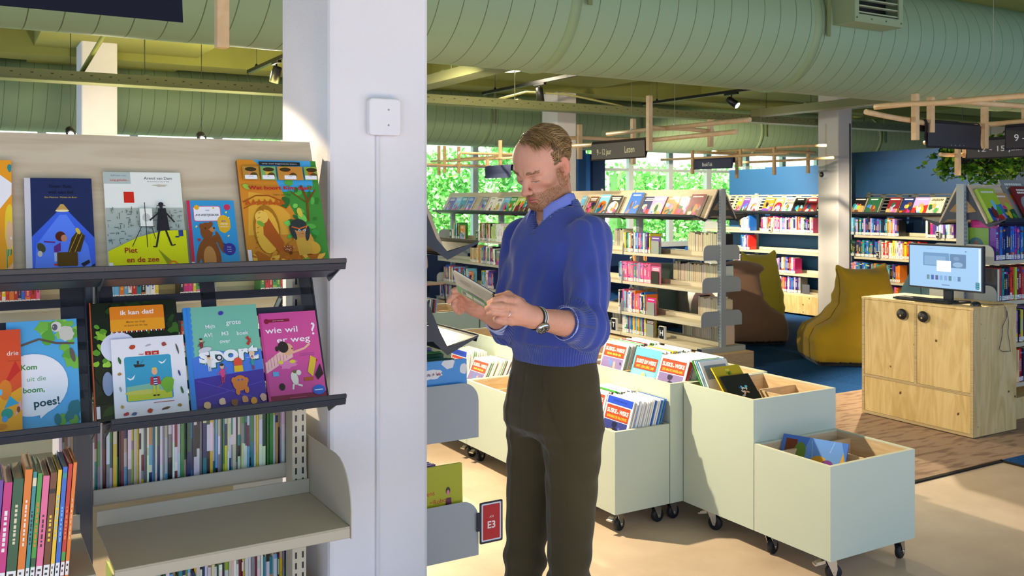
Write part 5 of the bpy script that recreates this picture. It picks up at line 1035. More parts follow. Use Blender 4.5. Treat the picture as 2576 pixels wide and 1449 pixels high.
MW2, DW2 = wallunit(5.10, 8.13, 'dark wall shelving right of the pale pillar, against the blue partition', 'dark_grey', [1.3, 1.73], 'dark_grey') if mat('dark_grey', hx('#4b4d4c'), rough=.5) else None
def wx(M, u, x=10.0): return -(at(u, 500, 0, x).y) - (-M.translation.y)
def wrow(M, ua, ub, z, where, pal, seed, **k):
    a, b_ = sorted((wx(M, ua), wx(M, ub))); row(M, a, b_, -.285, z+.001, where, 'books on the wall shelving', pal, seed, d=.15, tr=(.02, .034), hr=(.19, .225), det=1, **k)
wrow(MW1, 1912, 2046, 1.15, 'top wall shelf left of the pillar', 'novel', 201); wrow(MW1, 1862, 1885, .87, 'second wall shelf behind the bookcase end', 'novel', 202)
wrow(MW1, 1842, 1880, .575, 'third wall shelf behind the yellow beanbag', 'novel', 203); wrow(MW1, 1912, 2000, .575, 'third wall shelf left of the pillar', 'novel', 204)
wrow(MW1, 1926, 2014, .31, 'lowest wall shelf left of the pillar', 'novel', 205); wrow(MW1, 1860, 1885, 1.15, 'top wall shelf behind the bookcase end', 'novel', 208)
wrow(MW2, 2136, 2262, 1.15, 'top wall shelf right of the pillar', 'dark', 206); wrow(MW2, 2327, 2400, 1.15, 'top wall shelf beyond the black A-frame', 'novel', 207)
wrow(MW2, 2134, 2206, .87, 'second wall shelf right of the pillar', 'deep', 209); wrow(MW2, 2206, 2316, .87, 'second wall shelf, bright part', 'pastel', 210)
wrow(MW2, 2126, 2262, .575, 'third wall shelf above the mustard beanbag', 'dark', 211); wrow(MW2, 2226, 2260, .31, 'lowest wall shelf beside the beanbag', 'novel', 212)
for M, d, L in ((MW1, DW1, [(2022, 2050, 'maroon', 'dark brown novel face-out beside the pillar on the wall display'), (1992, 2018, 'black', 'black and orange novel face-out on the wall display'), (1966, 1990, 'white', 'white and lilac novel face-out on the wall display'), (1942, 1965, 'tan', 'peach novel with a green oval, face-out on the wall display'), (1916, 1940, 'orange', 'pale orange novel face-out on the wall display'), (1880, 1903, 'white', 'white novel with blue strokes, face-out on the wall display'), (1862, 1878, 'purple', 'violet novel face-out on the wall display'), (1848, 1860, 'lime', 'yellow green novel face-out at the bookcase end')]),
                (MW2, DW2, [(2140, 2170, 'black', 'very dark novel face-out right beside the pillar'), (2176, 2206, 'dark green', 'green novel with red head, face-out on the dark rack'), (2228, 2256, 'maroon', 'maroon novel with a white figure, face-out on the dark rack'), (2262, 2290, 'navy', 'navy novel with orange emblem, face-out on the dark rack'), (2292, 2330, 'lilac', 'lilac novel with a dancing woman, face-out on the dark rack'), (2330, 2368, 'cream', 'cream novel with a red figure, face-out on the dark rack')])):
    for i, (ua, ub, cn, lb) in enumerate(L):
        a, b_ = sorted((wx(M, ua, 10.07), wx(M, ub, 10.07))); y0, z0, lean, s = d[0]
        facebook(M, a, y0-cos(lean)*.03, z0+.03*sin(lean), b_-a, .235, .03, 600+i+int(ua), cn, lb, lean=lean, group='novels face-out on the wall racks')
m = MB(); m.prism(rrect(.0, .0, .13, .13, .01), 1, -.002, 0, hx('#5a5c66')); o = m.build('bookend', 'metal_paint'); place(o, MW1, (wx(MW1, 2018), -.29, .311)); tag(o, 'dark grey bookend at the end of the lowest wall shelf row', 'bookend')
for M, u, z, lb in ((MW1, 1937, 1.15, 'small black letter block on the top wall shelf left of the pillar'), (MW2, 2208, .87, 'small black letter block on the second dark wall shelf'), (MW2, 2358, 1.15, 'small black letter block seen beyond the A-frame')):
    letter(M, wx(M, u), -.325, z+.001, 'H' if M is MW1 else 'K', lb, .62)
# ------------------------------------------------------------ right double-sided bookcase G
MG = frame((6.42, 4.25, 0), 0)
tG, dG = bookcase('double-sided bookcase behind the monitor with a black A-frame end', MG, 0.0, [.95, .95], [(1.16, .24), (.865, .26), (.55, .26), (.255, .26)], zt=1.72, topv=1.40, wood='pine')
def gx(u, y=4.02): return at(u, 500, 1, y).x-6.38
def art_kaw(A): pass
row(MG, gx(2497), gx(2640), -.235, 1.161, 'top shelf of the right bookcase', 'books on the right bookcase', 'deep', 221, hr=(.235, .25), tr=(.02, .034))
row(MG, gx(2500), gx(2640), -.25, .866, 'second shelf of the right bookcase', 'books on the right bookcase', 'deep', 222, hr=(.235, .25), tr=(.022, .036), colseq=['red', 'teal', 'black', 'navy', 'black', 'red', 'red', 'lime', 'maroon', 'maroon'])
row(MG, gx(2552, 4.0), gx(2640), -.25, .551, 'third shelf of the right bookcase', 'books on the right bookcase', 'pastel', 223, hr=(.22, .25), colseq=['lilac', 'black', 'lime', 'yellow', 'navy'])
row(MG, gx(2555, 4.0), gx(2640), -.25, .256, 'lowest shelf of the right bookcase', 'books on the right bookcase', 'novel', 224, hr=(.23, .26), colseq=['cream', 'red', 'red', 'black', 'purple', 'black'])
ME = frame((6.42, 4.25, 0), -pi/2)      # covers facing the bookcase end (-x)
facebook(ME, .02, .075, 1.161, .21, .31, .02, 1, 'magenta', 'large plain magenta book standing at the end of the right bookcase', art=lambda A: A.rect(0, 0, 1, 1, '#cf3a94'))
facebook(ME, -.02, .045, 1.161, .20, .235, .02, 1, 'green', 'green book with a round photo, face-out at the bookcase end', art=lambda A: (A.rect(0, 0, 1, 1, '#7aa43a'), A.ell(.5, .45, .30, .25, '#3a6a74'), A.ell(.52, .50, .12, .10, '#7a5a44')))
facebook(ME, .0, .04, .866, .25, .235, .03, 1, 'grey', 'dark grey book standing at the bookcase end behind the monitor', art=lambda A: A.rect(0, 0, 1, 1, '#4c5058'))
dg = [d for d in dG if d[5] == -1]
for i, (a, w, h, t_, cn, lb) in enumerate(((.03, .20, .27, .03, 'lime', 'book with a lime spine and red map-like cover on the right display'), (.235, .16, .24, .012, 'tan', 'pale pink book with red title on the right display'), (.44, .21, .28, .02, 'maroon', 'book with a white dressed figure on the right display'), (.40, .3, .36, .01, 'grey', 'dark grey comic with a white title, back of the right display'), (.70, .17, .25, .014, 'purple', 'purple book at the right picture edge on the display'))):
    y0, z0, lean, s = dg[0][2:]
    off = .03 if i in (2,) else 0
    facebook(MG, a, y0-cos(lean)*(t_+off), z0+(t_+off)*sin(lean)+.001, w, h, t_, 700+i, cn, lb, lean=lean, group='large books on the right display board')
# ------------------------------------------------------------ tables and chairs by the windows
def table(x, y, w, d, lb):
    t = thing('table', lb, 'table', (x, y, .005)); MB().prism(rrect(-w/2, -d/2, w/2, d/2, .04), 2, .72, .745, hx('#f1f1ee')).build('table_top', 'paint', t)
    for sx in (-1, 1):
        for sy in (-1, 1): MB().tube([(sx*(w/2-.06), sy*(d/2-.06), 0), (sx*(w/2-.06), sy*(d/2-.06), .72)], .018, 10, hx('#e4e4e4')).build('leg', 'paint', t)
def chair(x, y, rz, col, lb):
    t = thing('chair', lb, 'chair', (x, y, .005), rz)
    MB().prism(rrect(-.2, -.2, .2, .2, .06), 2, .43, .45, col).build('seat', 'paint', t, bevel=.004)
    M = Matrix.Translation((0, .2, .62)) @ Matrix.Rotation(-.15, 4, 'X'); MB().prism(rrect(-.19, -.0, .19, .22, .05), 1, 0, .014, col, M=M).build('backrest', 'paint', t, bevel=.003)
    for sx in (-1, 1):
        for sy in (-1, 1): MB().tube([(sx*.17, sy*.17, .43), (sx*.2, sy*.22, 0)], .011, 8, hx('#23262c')).build('leg', 'paint', t)
    m = MB()
    for sx in (-1, 1): m.tube([(sx*.15, .18, .43), (sx*.14, .22, .75)], .009, 8, hx('#23262c'))
    m.build('back_support', 'paint', t)
table(10.0, 12.2, 1.6, .8, 'white reading table by the windows seen through the far bookcase'); table(5.1, 12.5, 1.2, .7, 'white table by the windows left of the reading man')
chair(9.3, 11.4, .3, hx('#c88a50'), 'brown shell chair at the window table seen through the bookcase'); chair(10.4, 11.45, -.2, hx('#2a60b0'), 'blue chair at the window table seen through the bookcase')
chair(5.56, 11.7, .2, hx('#c89a80'), 'pinkish wooden chair left behind the V-shaped bracket'); chair(4.9, 11.7, -.1, hx('#f0f0ee'), 'white shell chair by the left window table')
# ------------------------------------------------------------ implicit surfaces -> mesh
def surf(fn, lo, hi, h, blk=8):
    lo = np.array(lo, float); hi = np.array(hi, float); n = np.ceil((hi-lo)/h).astype(int)+1; nb = np.ceil(n/blk).astype(int); n = nb*blk+1
    V = np.full(n, 1.0, np.float32)
    g = np.stack(np.meshgrid(*[np.arange(k) for k in nb], indexing='ij'), -1).reshape(-1, 3)
    cen = lo+(g*blk+blk/2)*h; d = fn(cen); R_ = blk*h*0.87*1.7
    loc = np.stack(np.meshgrid(*[np.arange(blk+1)]*3, indexing='ij'), -1).reshape(-1, 3)
    for b in g[d < -R_]: V[b[0]*blk:b[0]*blk+blk+1, b[1]*blk:b[1]*blk+blk+1, b[2]*blk:b[2]*blk+blk+1] = -1
    act = g[np.abs(d) <= R_]
    for i in range(0, len(act), 400):
        a = act[i:i+400]; idx = (a[:, None, :]*blk+loc[None]).reshape(-1, 3); V[idx[:, 0], idx[:, 1], idx[:, 2]] = fn(lo+idx*h)
    s = V < 0; cnt = np.zeros(np.array(V.shape)-1, np.int8)
    sl = [(slice(i, i+V.shape[0]-1), slice(j, j+V.shape[1]-1), slice(k, k+V.shape[2]-1)) for i in (0, 1) for j in (0, 1) for k in (0, 1)]
    for q in sl: cnt += s[q]
    cell = (cnt > 0) & (cnt < 8); C = np.argwhere(cell); ids = -np.ones(cell.shape, np.int64); ids[cell] = np.arange(len(C))
    acc = np.zeros((len(C), 3)); nn = np.zeros(len(C))
    cor = [(i, j, k) for i in (0, 1) for j in (0, 1) for k in (0, 1)]
    for a in cor:
        for ax in range(3):
            if a[ax]: continue
            b = list(a); b[ax] = 1
            va = V[C[:, 0]+a[0], C[:, 1]+a[1], C[:, 2]+a[2]]; vb = V[C[:, 0]+b[0], C[:, 1]+b[1], C[:, 2]+b[2]]
            x = (va < 0) != (vb < 0); t = np.where(x, va/np.where(x, va-vb, 1), 0); p = np.tile(np.array(a, float), (len(C), 1)); p[:, ax] = t
            acc[x] += p[x]; nn[x] += 1
    P = lo+(C+acc/nn[:, None])*h; F_ = []
    for ax in range(3):
        o = [0, 1, 2]; o.remove(ax); u, v = o
        A = [slice(None)]*3; B = [slice(None)]*3; A[ax] = slice(0, -1); B[ax] = slice(1, None)
        ch = s[tuple(A)] != s[tuple(B)]; E_ = np.argwhere(ch); E_ = E_[(E_[:, u] > 0) & (E_[:, v] > 0) & (E_[:, u] < V.shape[u]-1) & (E_[:, v] < V.shape[v]-1)]
        def I(du, dv): q = E_.copy(); q[:, u] -= du; q[:, v] -= dv; return ids[q[:, 0], q[:, 1], q[:, 2]]
        q = np.stack([I(1, 1), I(0, 1), I(0, 0), I(1, 0)], 1); fl = s[E_[:, 0], E_[:, 1], E_[:, 2]]
        if ax == 1: fl = ~fl
        q[~fl] = q[~fl][:, ::-1]; F_.append(q)
    return P, np.concatenate(F_)
def nrm(fn, P, e=0.0015):
    g = np.stack([fn(P+np.eye(3)[i]*e)-fn(P-np.eye(3)[i]*e) for i in range(3)], -1); return g/(np.linalg.norm(g, axis=1, keepdims=True)+1e-9)
def smin(a, b, k): h = np.clip(.5+.5*(b-a)/k, 0, 1); return b+(a-b)*h-k*h*(1-h)
def smax(a, b, k): return -smin(-a, -b, k)
def cap(P, a, b, ra, rb=None):
    a = np.array(a, float); b = np.array(b, float); rb = ra if rb is None else rb; ab = b-a; t = np.clip(((P-a)@ab)/(ab@ab+1e-12), 0, 1)
    return np.linalg.norm(P-a-t[:, None]*ab, axis=1)-(ra+(rb-ra)*t)
def elli(P, c, r, Mx=None):
    q = P-np.array(c, float)
    if Mx is not None: q = q@Mx
    r = np.array(r, float); k0 = np.linalg.norm(q/r, axis=1); k1 = np.linalg.norm(q/(r*r), axis=1)+1e-9; return k0*(k0-1)/k1
def chain(P, pts, rs, k=.006):
    d = None
    for i in range(len(pts)-1):
        e = cap(P, pts[i], pts[i+1], rs[i], rs[i+1]); d = e if d is None else smin(d, e, k)
    return d
def npmesh(name, P, F_, mats, parent=None, col=None, smooth=True):
    me = bpy.data.meshes.new(name); me.vertices.add(len(P)); me.vertices.foreach_set('co', np.asarray(P, np.float32).ravel())
    me.loops.add(F_.size); me.polygons.add(len(F_)); me.polygons.foreach_set('loop_start', np.arange(len(F_))*F_.shape[1]); me.polygons.foreach_set('loop_total', np.full(len(F_), F_.shape[1]))
    me.loops.foreach_set('vertex_index', F_.ravel().astype(np.int32)); me.update(calc_edges=True)
    me.polygons.foreach_set('use_smooth', [smooth]*len(F_))
    if col is not None:
        ca = me.color_attributes.new('Col', 'FLOAT_COLOR', 'POINT'); ca.data.foreach_set('color', np.concatenate([col, np.ones((len(P), 1))], 1).astype(np.float32).ravel())
    for m in (mats if isinstance(mats, list) else [mats]): me.materials.append(MATS[m])
    me.validate(); o = bpy.data.objects.new(name, me); COL.objects.link(o)
    if parent is not None: o.parent = parent
    return o
def fbm(P, s, seed=0):
    """cheap smooth noise from sines"""
    q = np.random.RandomState(seed); v = 0
    for i in range(6):
        w = q.normal(size=3)*s*(1+.5*i); v = v+np.sin(P@w+q.uniform(0, 6.28))/(1+.6*i)
    return v/2.4
# ------------------------------------------------------------ beanbags
mat('beanbag', rough=.85, vcol=True, spec=.2, sheen=.3, bump=(260, .25, .001))
def beanbag(x, y, col, lb, H=.9, yaw=0.0, seed=1, w=1.0, h=.018, group=None, chair=True, mir=1, lump=False):
    t = thing('beanbag', lb, 'beanbag', (x, y, .005), -YAW+yaw, group)
    k = H/.93; pg = np.array([(-.42, 0), (-.47, .06), (-.48, .24), (-.42, .34), (-.24, .42), (-.12, .56), (-.10, .80), (-.13, .95), (-.04, .90), (.30, .90), (.40, .96), (.40, .78), (.44, .4), (.45, 0)])*np.array([w, k])
    def poly(X, Z):
        d = np.full(len(X), 1e9); ins = np.zeros(len(X), bool); n = len(pg)
        for i in range(n):
            a, b_ = pg[i], pg[(i+1) % n]; e = b_-a; wx_, wz_ = X-a[0], Z-a[1]; tt = np.clip((wx_*e[0]+wz_*e[1])/(e@e), 0, 1); d = np.minimum(d, np.hypot(wx_-e[0]*tt, wz_-e[1]*tt))
            c1 = (a[1] > Z) != (b_[1] > Z); ins ^= c1 & (X < (b_[0]-a[0])*(Z-a[1])/((b_[1]-a[1]) if b_[1] != a[1] else 1e-9)+a[0])
        return np.where(ins, -d, d)
    def fn(P):
        X = P[:, 0]*mir; Z = P[:, 2]; d2 = poly(X, Z)-.012
        yy = np.abs(P[:, 1])-(.42-.30*np.clip(Z/H, 0, 1)**2.2-.05*np.clip(-X/.4, 0, 1))
        d = smax(d2, yy, .14)+.0
        if lump: d = smin(d, elli(P, (.13*mir*1, -.04, H-.02), (.27, .17, .085)), .04)
        return d+.009*fbm(P*np.array([1, 1, 2.0]), 8, seed)+.0035*np.sin(Z*60+3*fbm(P, 5, seed+2))*np.exp(-((Z-.62*k)/.10)**2)
    P, F_ = surf(fn, (-.62, -.55, -.05), (.62, .55, H+.16), h)
    c = np.tile(np.array(hx(col)), (len(P), 1)); c[P[:, 2] < .045] = hx('#15161a'); npmesh('cover', P, F_, 'beanbag', t, c)
    # piping seam along one side
    pts = []
    for k in range(26):
        a = k/25; z = .06+(H-.08)*a; o = np.array([-.60*w*mir, -.16+.16*a, z]); dirv = np.array([1.0*mir, 0, 0]); tt = 0
        for _ in range(60):
            dd = fn((o+dirv*tt)[None])[0]
            if dd < .002 or tt > 1.1: break
            tt += max(dd*.7, .002)
        if tt < 1.1: pts.append(tuple(o+dirv*(tt-.002)))
    if len(pts) > 3: m = MB(); m.tube(pts, .005, 6, tuple(c_*.55 for c_ in hx(col))); m.build('piping', 'matte', t)
    return t
beanbag(7.62, 6.26, '#cfa828', 'mustard yellow beanbag chair between the pale pillar and the pine cabinet', .93, seed=1, w=.90)
beanbag(7.76, 7.74, '#9c7a68', 'brown beanbag chair just right of the far bookcase end', .84, yaw=.0, seed=3, w=.72, mir=-1, lump=True)
beanbag(8.65, 8.65, '#c9b43a', 'yellow beanbag whose pointed top shows behind the brown one', .92, seed=5, w=.8, h=.024)
beanbag(8.75, 6.22, '#86b3cc', 'pale blue beanbag half hidden behind the computer monitor', .90, yaw=.5, seed=7, w=.9, h=.022)
beanbag(7.72, 9.50, '#55605c', 'dark grey beanbag seen through the shelves of the far bookcase', .80, yaw=-.4, seed=9, h=.024)
beanbag(8.75, 9.85, '#e9e9e6', 'white beanbag seen through the far bookcase shelves', .7, yaw=.2, seed=11, w=.7, h=.026, chair=False)
m = MB(); m.lathe([(0, .10), (.12, .085), (.19, .05), (.2, .0), (.19, -.05), (.12, -.085), (0, -.10)], 20, hx('#e43aa8'), M=Matrix.Rotation(.9, 4, 'X')); o = m.build('cushion', 'beanbag'); o.location = (8.5, 9.35, .57); tag(o, 'bright pink cushion on the white beanbag behind the far bookcase', 'cushion')
# ------------------------------------------------------------ hanging wooden lattices with signs
def lattice(origin, rotz, sticks, posts, lb, wires=()):
    t = thing('hanging_lattice', lb, 'wooden lattice', origin, rotz)
    for a, b_ in sticks:
        a, b_ = Vector(a), Vector(b_); n = 5; q = random.Random(int(a.x*100+a.z*77)); pts = []
        for k in range(n+1): p = a.lerp(b_, k/n); p += Vector((q.uniform(-.004, .004), q.uniform(-.004, .004), q.uniform(-.005, .005))); pts.append(p)
        m = MB(); m.tube(pts, .0155, 12); m.build('stick', 'dowel', t)
    for x, y, z0, z1 in posts:
        m = MB(); m.box(x-.017, x+.017, y-.017, y+.017, z0, z1); m.build('post', 'dowel', t, bevel=.002)
    m = MB()
    for x, y, z in wires: m.tube([(x, y, z), (x, y, 3.33-origin[2])], .0012, 5, hx('#9a9a90')); m.lathe([(0, .012), (.008, .008), (.008, 0), (0, -.004)], 8, hx('#d8d8d4'), M=Matrix.Translation((x, y, z)))
    if wires: m.build('wire', 'paint', t)
    return t
def banner(loc, rotz, w, h, lb, texts, col='#3a2f28', tc='#e9dfa8', tilt=-.12, backside=False):
    """stiff fabric sign folded over a stick; local x along it, readable from -y"""
    t = thing('hanging_sign', lb, 'sign', loc, rotz)
    m = MB(); prof = [(.014, -.05), (.019, 0), (.014, .014), (0, .019), (-.014, .014), (-.020, 0), (-.022, -.03), (-.016, -h*.6), (-.030, -h)]
    n = len(prof); th = .003
    vs = []; fs = []
    for x in (0, w):
        for y, z in prof: vs.append((x, y, z))
    for i in range(n-1): fs.append((i, i+1, n+i+1, n+i))
    m.add(vs, fs, hx(col)); o = m.build('fabric', 'matte', t); sd = o.modifiers.new('thick', 'SOLIDIFY'); sd.thickness = th; sd.offset = 0
    A = Art(w, h, 0, .0003)
    if texts: A.rect(.02, .06, .98, .96, col)
    for s_, cx_, cz, size, fit in texts: A.text(s_, cx_, cz, size, tc, .006, fit=fit)
    if A.f: o2 = A.build('lettering', 'paint', t); o2.location = (0, -.0295, -h*.98); o2.rotation_euler = (0.03, 0, 0)
    return t
# S1 above the man's shoulder: long axis runs away from the camera (world y)
lattice((4.12, 4.25, 2.02), pi/2, [((-.02, 0, 0), (1.80, 0, 0)), ((.0, -.14, .085), (1.5, -.14, .085)), ((1.78, .02, .07), (1.76, -.62, .07)), ((.80, .03, .085), (.90, -.66, .09))],
        [(1.72, -.035, -.10, .17), (1.73, -.57, -.13, .24), (.78, .035, -.08, .30), (.86, -.60, -.03, .17)], 'square hanging lattice of pale wooden sticks carrying the 9-12 jaar Lezen sign', [(1.2, -.14, .1), (.72, -.14, .1)])
banner((4.12, 5.73, 2.02), -pi/2, .66, .125, 'dark brown hanging sign reading 9 - 12 jaar Lezen', [('9 - 12 jaar', .26, .48, .042, .27), ('Lezen', .72, .52, .046, .17)])
# S2 farther, BookTok
lattice((8.0, 7.4, 2.13), pi/2, [((.0, 0, 0), (2.2, 0, 0)), ((-.1, -.5, .10), (1.7, -.45, .10)), ((.5, .2, .05), (.5, -1.0, .05)), ((1.3, .2, .06), (1.3, -1.0, .06)), ((.1, -.85, -.03), (1.9, -.9, -.03))],
        [(.78, -.036, -.13, .08), (1.55, .036, -.2, .1), (.25, -.04, -.24, .08), (.52, -.9, -.2, .1), (1.32, -.5, -.25, .12)], 'pale wooden lattice hanging in front of the windows with the BookTok sign', [(.9, -.5, .12)])
banner((8.0, 9.0, 2.10), -pi/2, .75, .115, 'violet grey hanging sign reading BookTok near the windows', [('BookTok', .42, .5, .045, .24)], col='#3d3c58', tc='#f2f0fa')
# S3 left of the man
lattice((5.4, 8.95, 2.08), pi/2, [((.0, 0, 0), (2.25, 0, .03)), ((.1, -.25, .05), (2.1, -.25, .06)), ((.5, .5, .06), (.5, -.5, .06)), ((1.55, .5, -.04), (1.55, -.5, -.04))],
        [(2.1, -.036, -.15, .24), (1.79, .036, -.13, .22), (1.53, -.036, -.14, .2), (.48, -.036, -.1, .22), (.66, .036, -.18, .0)], 'pale wooden lattice hanging before the left windows beside the man forehead', [(1, -.25, .07)])
banner((5.36, 9.62, 1.985), -pi/2, .6, .13, 'blank dark blue grey sign hanging left of the man forehead', [], col='#2c3350')
# S4 right, under the near duct
lattice((4.75, 3.5, 2.06), 0, [((-.35, 0, .04), (.18, 0, .0)), ((-.30, -.02, .07), (-.02, -.9, .07)), ((.1, .0, 0), (.8, .0, 0)), ((.84, .3, .02), (.84, -.9, .02)), ((-.1, -.35, .09), (1.1, -.35, .09))],
        [(.04, -.035, -.11, .16), (.19, -.03, -.06, .15), (.72, -.03, -.14, .12), (.87, -.2, -.08, .12)], 'wooden lattice hanging under the near duct at the right with three dark signs', [(.3, -.35, .1), (.9, -.35, .1)])
banner((4.90, 3.5, 2.06), 0, .54, .15, 'dark hanging sign with faint dots under the near duct', [('. . . .', .55, .18, .02, .25)], col='#2e2a2c', tc='#b9b4c4')
banner((5.59, 3.40, 2.05), -pi/2, .66, .14, 'dark hanging sign reading 9 - 12 jaar cut by the right picture edge', [('9 - 12 jaar', .30, .5, .042, .40)], col='#33303a', tc='#e4eaf4')
banner((6.20, 4.06, 2.02), -pi/2, .66, .13, 'dark hanging sign reading 12 - 15 jaar below the others at the right', [('12 - 15 jaar', .40, .5, .036, .5)], col='#2e2a30', tc='#cfcbd8')
lattice((6.55, 4.42, 2.03), 0, [((-.12, 0, .0), (.12, 0, .01)), ((-.08, .04, -.08), (.30, .04, -.075)), ((.14, -.25, .03), (.15, .35, .03))], [(.02, -.036, -.24, .02), (.17, -.0, -.10, .05)], 'brightly lit small wooden lattice in front of the hanging plant')
# S5 close at the top left
banner((-.55, 2.40, 2.225), 0, 1.02, .19, 'very dark navy sign cut by the top left picture corner', [], col='#1b1c2c')
lattice((.63, 2.65, 2.20), 0, [((-1.2, 0, .06), (.5, 0, .06))], [(0, 0, -.175, .35)], 'close wooden lattice at the top left whose post end hangs into view', [(.2, 0, .02)])
# ------------------------------------------------------------ hanging plant
t = thing('hanging_plant', 'lush green hanging plant above the bookcases at the right', 'plant', (9.35, 5.42, 1.90))
m = MB(); m.box(-.3, .3, -.7, .65, .08, .26, hx('#23242a')); m.build('planter', 'matte', t, bevel=.01)
m = MB()
for x, y in ((-.25, -.3), (-.25, .6), (.25, -.3), (.25, .6)): m.tube([(x, y, .26), (x, y, 1.43)], .003, 5, hx('#55555a'))
m.build('suspension', 'paint', t)
q = random.Random(77); m = MB(); st = MB(); lc = [hx(c) for c in ('#5f9a22', '#8cc032', '#3f7a1c', '#2c5a18', '#a8cc3a', '#4a8a20')]
for k in range(300):
    bx, by = q.uniform(-.33, .33), q.uniform(-.85, .8); L = q.uniform(.15, .42); p = Vector((bx, by, q.uniform(.2, .34))); pts = [p.copy()]; dx, dy = q.uniform(-.09, .06), q.uniform(-.08, .08)
    for s_ in range(6):
        p = p+Vector((dx*.5+q.uniform(-.02, .02), dy*.5+q.uniform(-.02, .02), -L/6+ (.07 if s_ == 0 else 0))); pts.append(p.copy())
        for r_ in range(4):
            s2 = q.uniform(.035, .07); M = Matrix.Translation(p+Vector((q.uniform(-.03, .03), q.uniform(-.03, .03), q.uniform(-.02, .02)))) @ Euler((q.uniform(-.9, .9), q.uniform(-.9, .9), q.uniform(0, 6.3))).to_matrix().to_4x4()
            m.add([(0, 0, 0), (s2*.3, s2*.42, .004), (s2*.75, s2*.36, 0), (s2, 0, -.008), (s2*.75, -s2*.36, 0), (s2*.3, -s2*.42, .004)], [(0, 1, 2, 3, 4, 5)], q.choice(lc), None, M)
    st.tube(pts, .0025, 4, hx('#4a6a22'))
m.build('foliage', 'leaf', t); st.build('stem', 'leaf', t)
# ------------------------------------------------------------ the reading man (built in a camera-aligned frame, d = 2.79 m away)
DM = 2.79; X0 = (1400-CX)/F*DM
def M3(u, v, y): d = DM+y; return np.array([(u-CX)/F*d-X0, y, CH-(v-HZ)/F*d])
base = fw*DM+rt*X0
man = None
FD = np.array([-.8, -.6, 0]); LD = np.array([.6, -.8, 0]); UPV = np.array([0, 0, 1.0])    # facing, his left
SH_L = np.array([.090, -.115, 1.490]); SH_R = np.array([-.098, .125, 1.478])
EL_L = M3(1474, 824, -.235); WR_L = M3(1346, 800, -.40); EL_R = np.array([-.135, .07, 1.215]); WR_R = M3(1206, 775, -.10)
# ---- head frame
HC = M3(1367, 420, -.015)
def rotm(yaw, pitch, roll):
    f = np.array([cos(yaw), sin(yaw), 0]);
    return f
FA = radians(-132)      # facing angle of the face in the (x right, y away) plane
f0 = np.array([cos(FA), sin(FA), 0]); l0 = np.array([-sin(FA), cos(FA), 0])
PT = radians(28); fH = f0*cos(PT)-UPV*sin(PT); uH = UPV*cos(PT)+f0*sin(PT)
RL = radians(-3); lH = l0*cos(RL)+uH*sin(RL); uH = uH*cos(RL)-l0*sin(RL)
HM = np.stack([lH, -fH, uH], 1)      # head local (x: his left, y: back, z: up) -> man frame
HS = .95
def head_local(P): return ((P-HC)@HM)/HS
def headsdf(Q):
    X = Q.copy(); ax = np.abs(X[:, 0]); S = X.copy(); S[:, 0] = ax
    d = elli(X, (0, .020, .040), (.0745, .097, .083))
    d = smin(d, elli(X, (0, -.040, .045), (.062, .055, .062)), .03)
    d = smin(d, elli(X, (0, -.030, -.020), (.060, .062, .075)), .03)
    d = smin(d, cap(S, (.050, .010, -.045), (.018, -.070, -.096), .020, .018), .035)
    d = smin(d, elli(X, (0, -.070, -.085), (.026, .026, .024)), .02)
    d = smin(d, elli(X, (0, -.055, -.060), (.040, .040, .030)), .02)
    d = smin(d, elli(S, (.043, -.055, -.018), (.020, .022, .018)), .02)
    d = smin(d, cap(S, (.010, -.092, .022), (.044, -.074, .024), .010, .008), .014)
    d = smax(d, -elli(S, (.031, -.104, .004), (.018, .016, .011)), .014)
    d = smax(d, -elli(S, (.052, -.088, -.050), (.012, .02, .016)), .03)
    # lids / eyeballs
    d = smin(d, elli(S, (.031, -.077, .003), (.0150, .0135, .0118)), .004)
    d = smin(d, cap(S, (.019, -.0895, -.004), (.042, -.083, -.003), .0024, .002), .004)
    # nose
    d = smin(d, cap(X, (0, -.090, .012), (0, -.113, -.030), .0075, .0105), .012)
    d = smin(d, elli(X, (0, -.116, -.033), (.0105, .0115, .0095)), .008)
    d = smin(d, elli(S, (.0125, -.103, -.037), (.0072, .0105, .0075)), .006)
    d = smax(d, -elli(S, (.0065, -.110, -.0435), (.0035, .006, .0035)), .003)
    # mouth
    d = smin(d, cap(S, (0, -.0965, -.0605), (.019, -.086, -.0635), .0056, .0030), .006)
    d = smin(d, cap(S, (0, -.0945, -.0715), (.016, -.086, -.0690), .0068, .0035), .006)
    d = smax(d, -cap(S, (0, -.1040, -.0655), (.020, -.092, -.0660), .0018, .0012), .003)
    d = smax(d, -cap(S, (0, -.1000, -.082), (.010, -.096, -.081), .004), .008)
    # ears
    E0 = np.array([.0775, .011, -.004]); q = S-E0; ca, sa = cos(.42), sin(.42); q2 = np.stack([q[:, 0]*ca-q[:, 1]*sa, q[:, 0]*sa+q[:, 1]*ca, q[:, 2]-q[:, 1]*.18], 1)
    ear = elli(q2, (0, 0, .004), (.0075, .0185, .031)); ear = smax(ear, -elli(q2, (.0075, -.002, .006), (.006, .0115, .021)), .004)
    ear = smin(ear, elli(q2, (.0035, .003, .004), (.003, .006, .014)), .004); ear = smin(ear, elli(q2, (.0, -.010, -.022), (.0055, .008, .009)), .006)
    ear = smin(ear, elli(q2, (.002, -.014, .0), (.004, .005, .008)), .004)
    d = smin(d, ear, .006)
    return d
NB = np.array([.0, .018, 1.553])
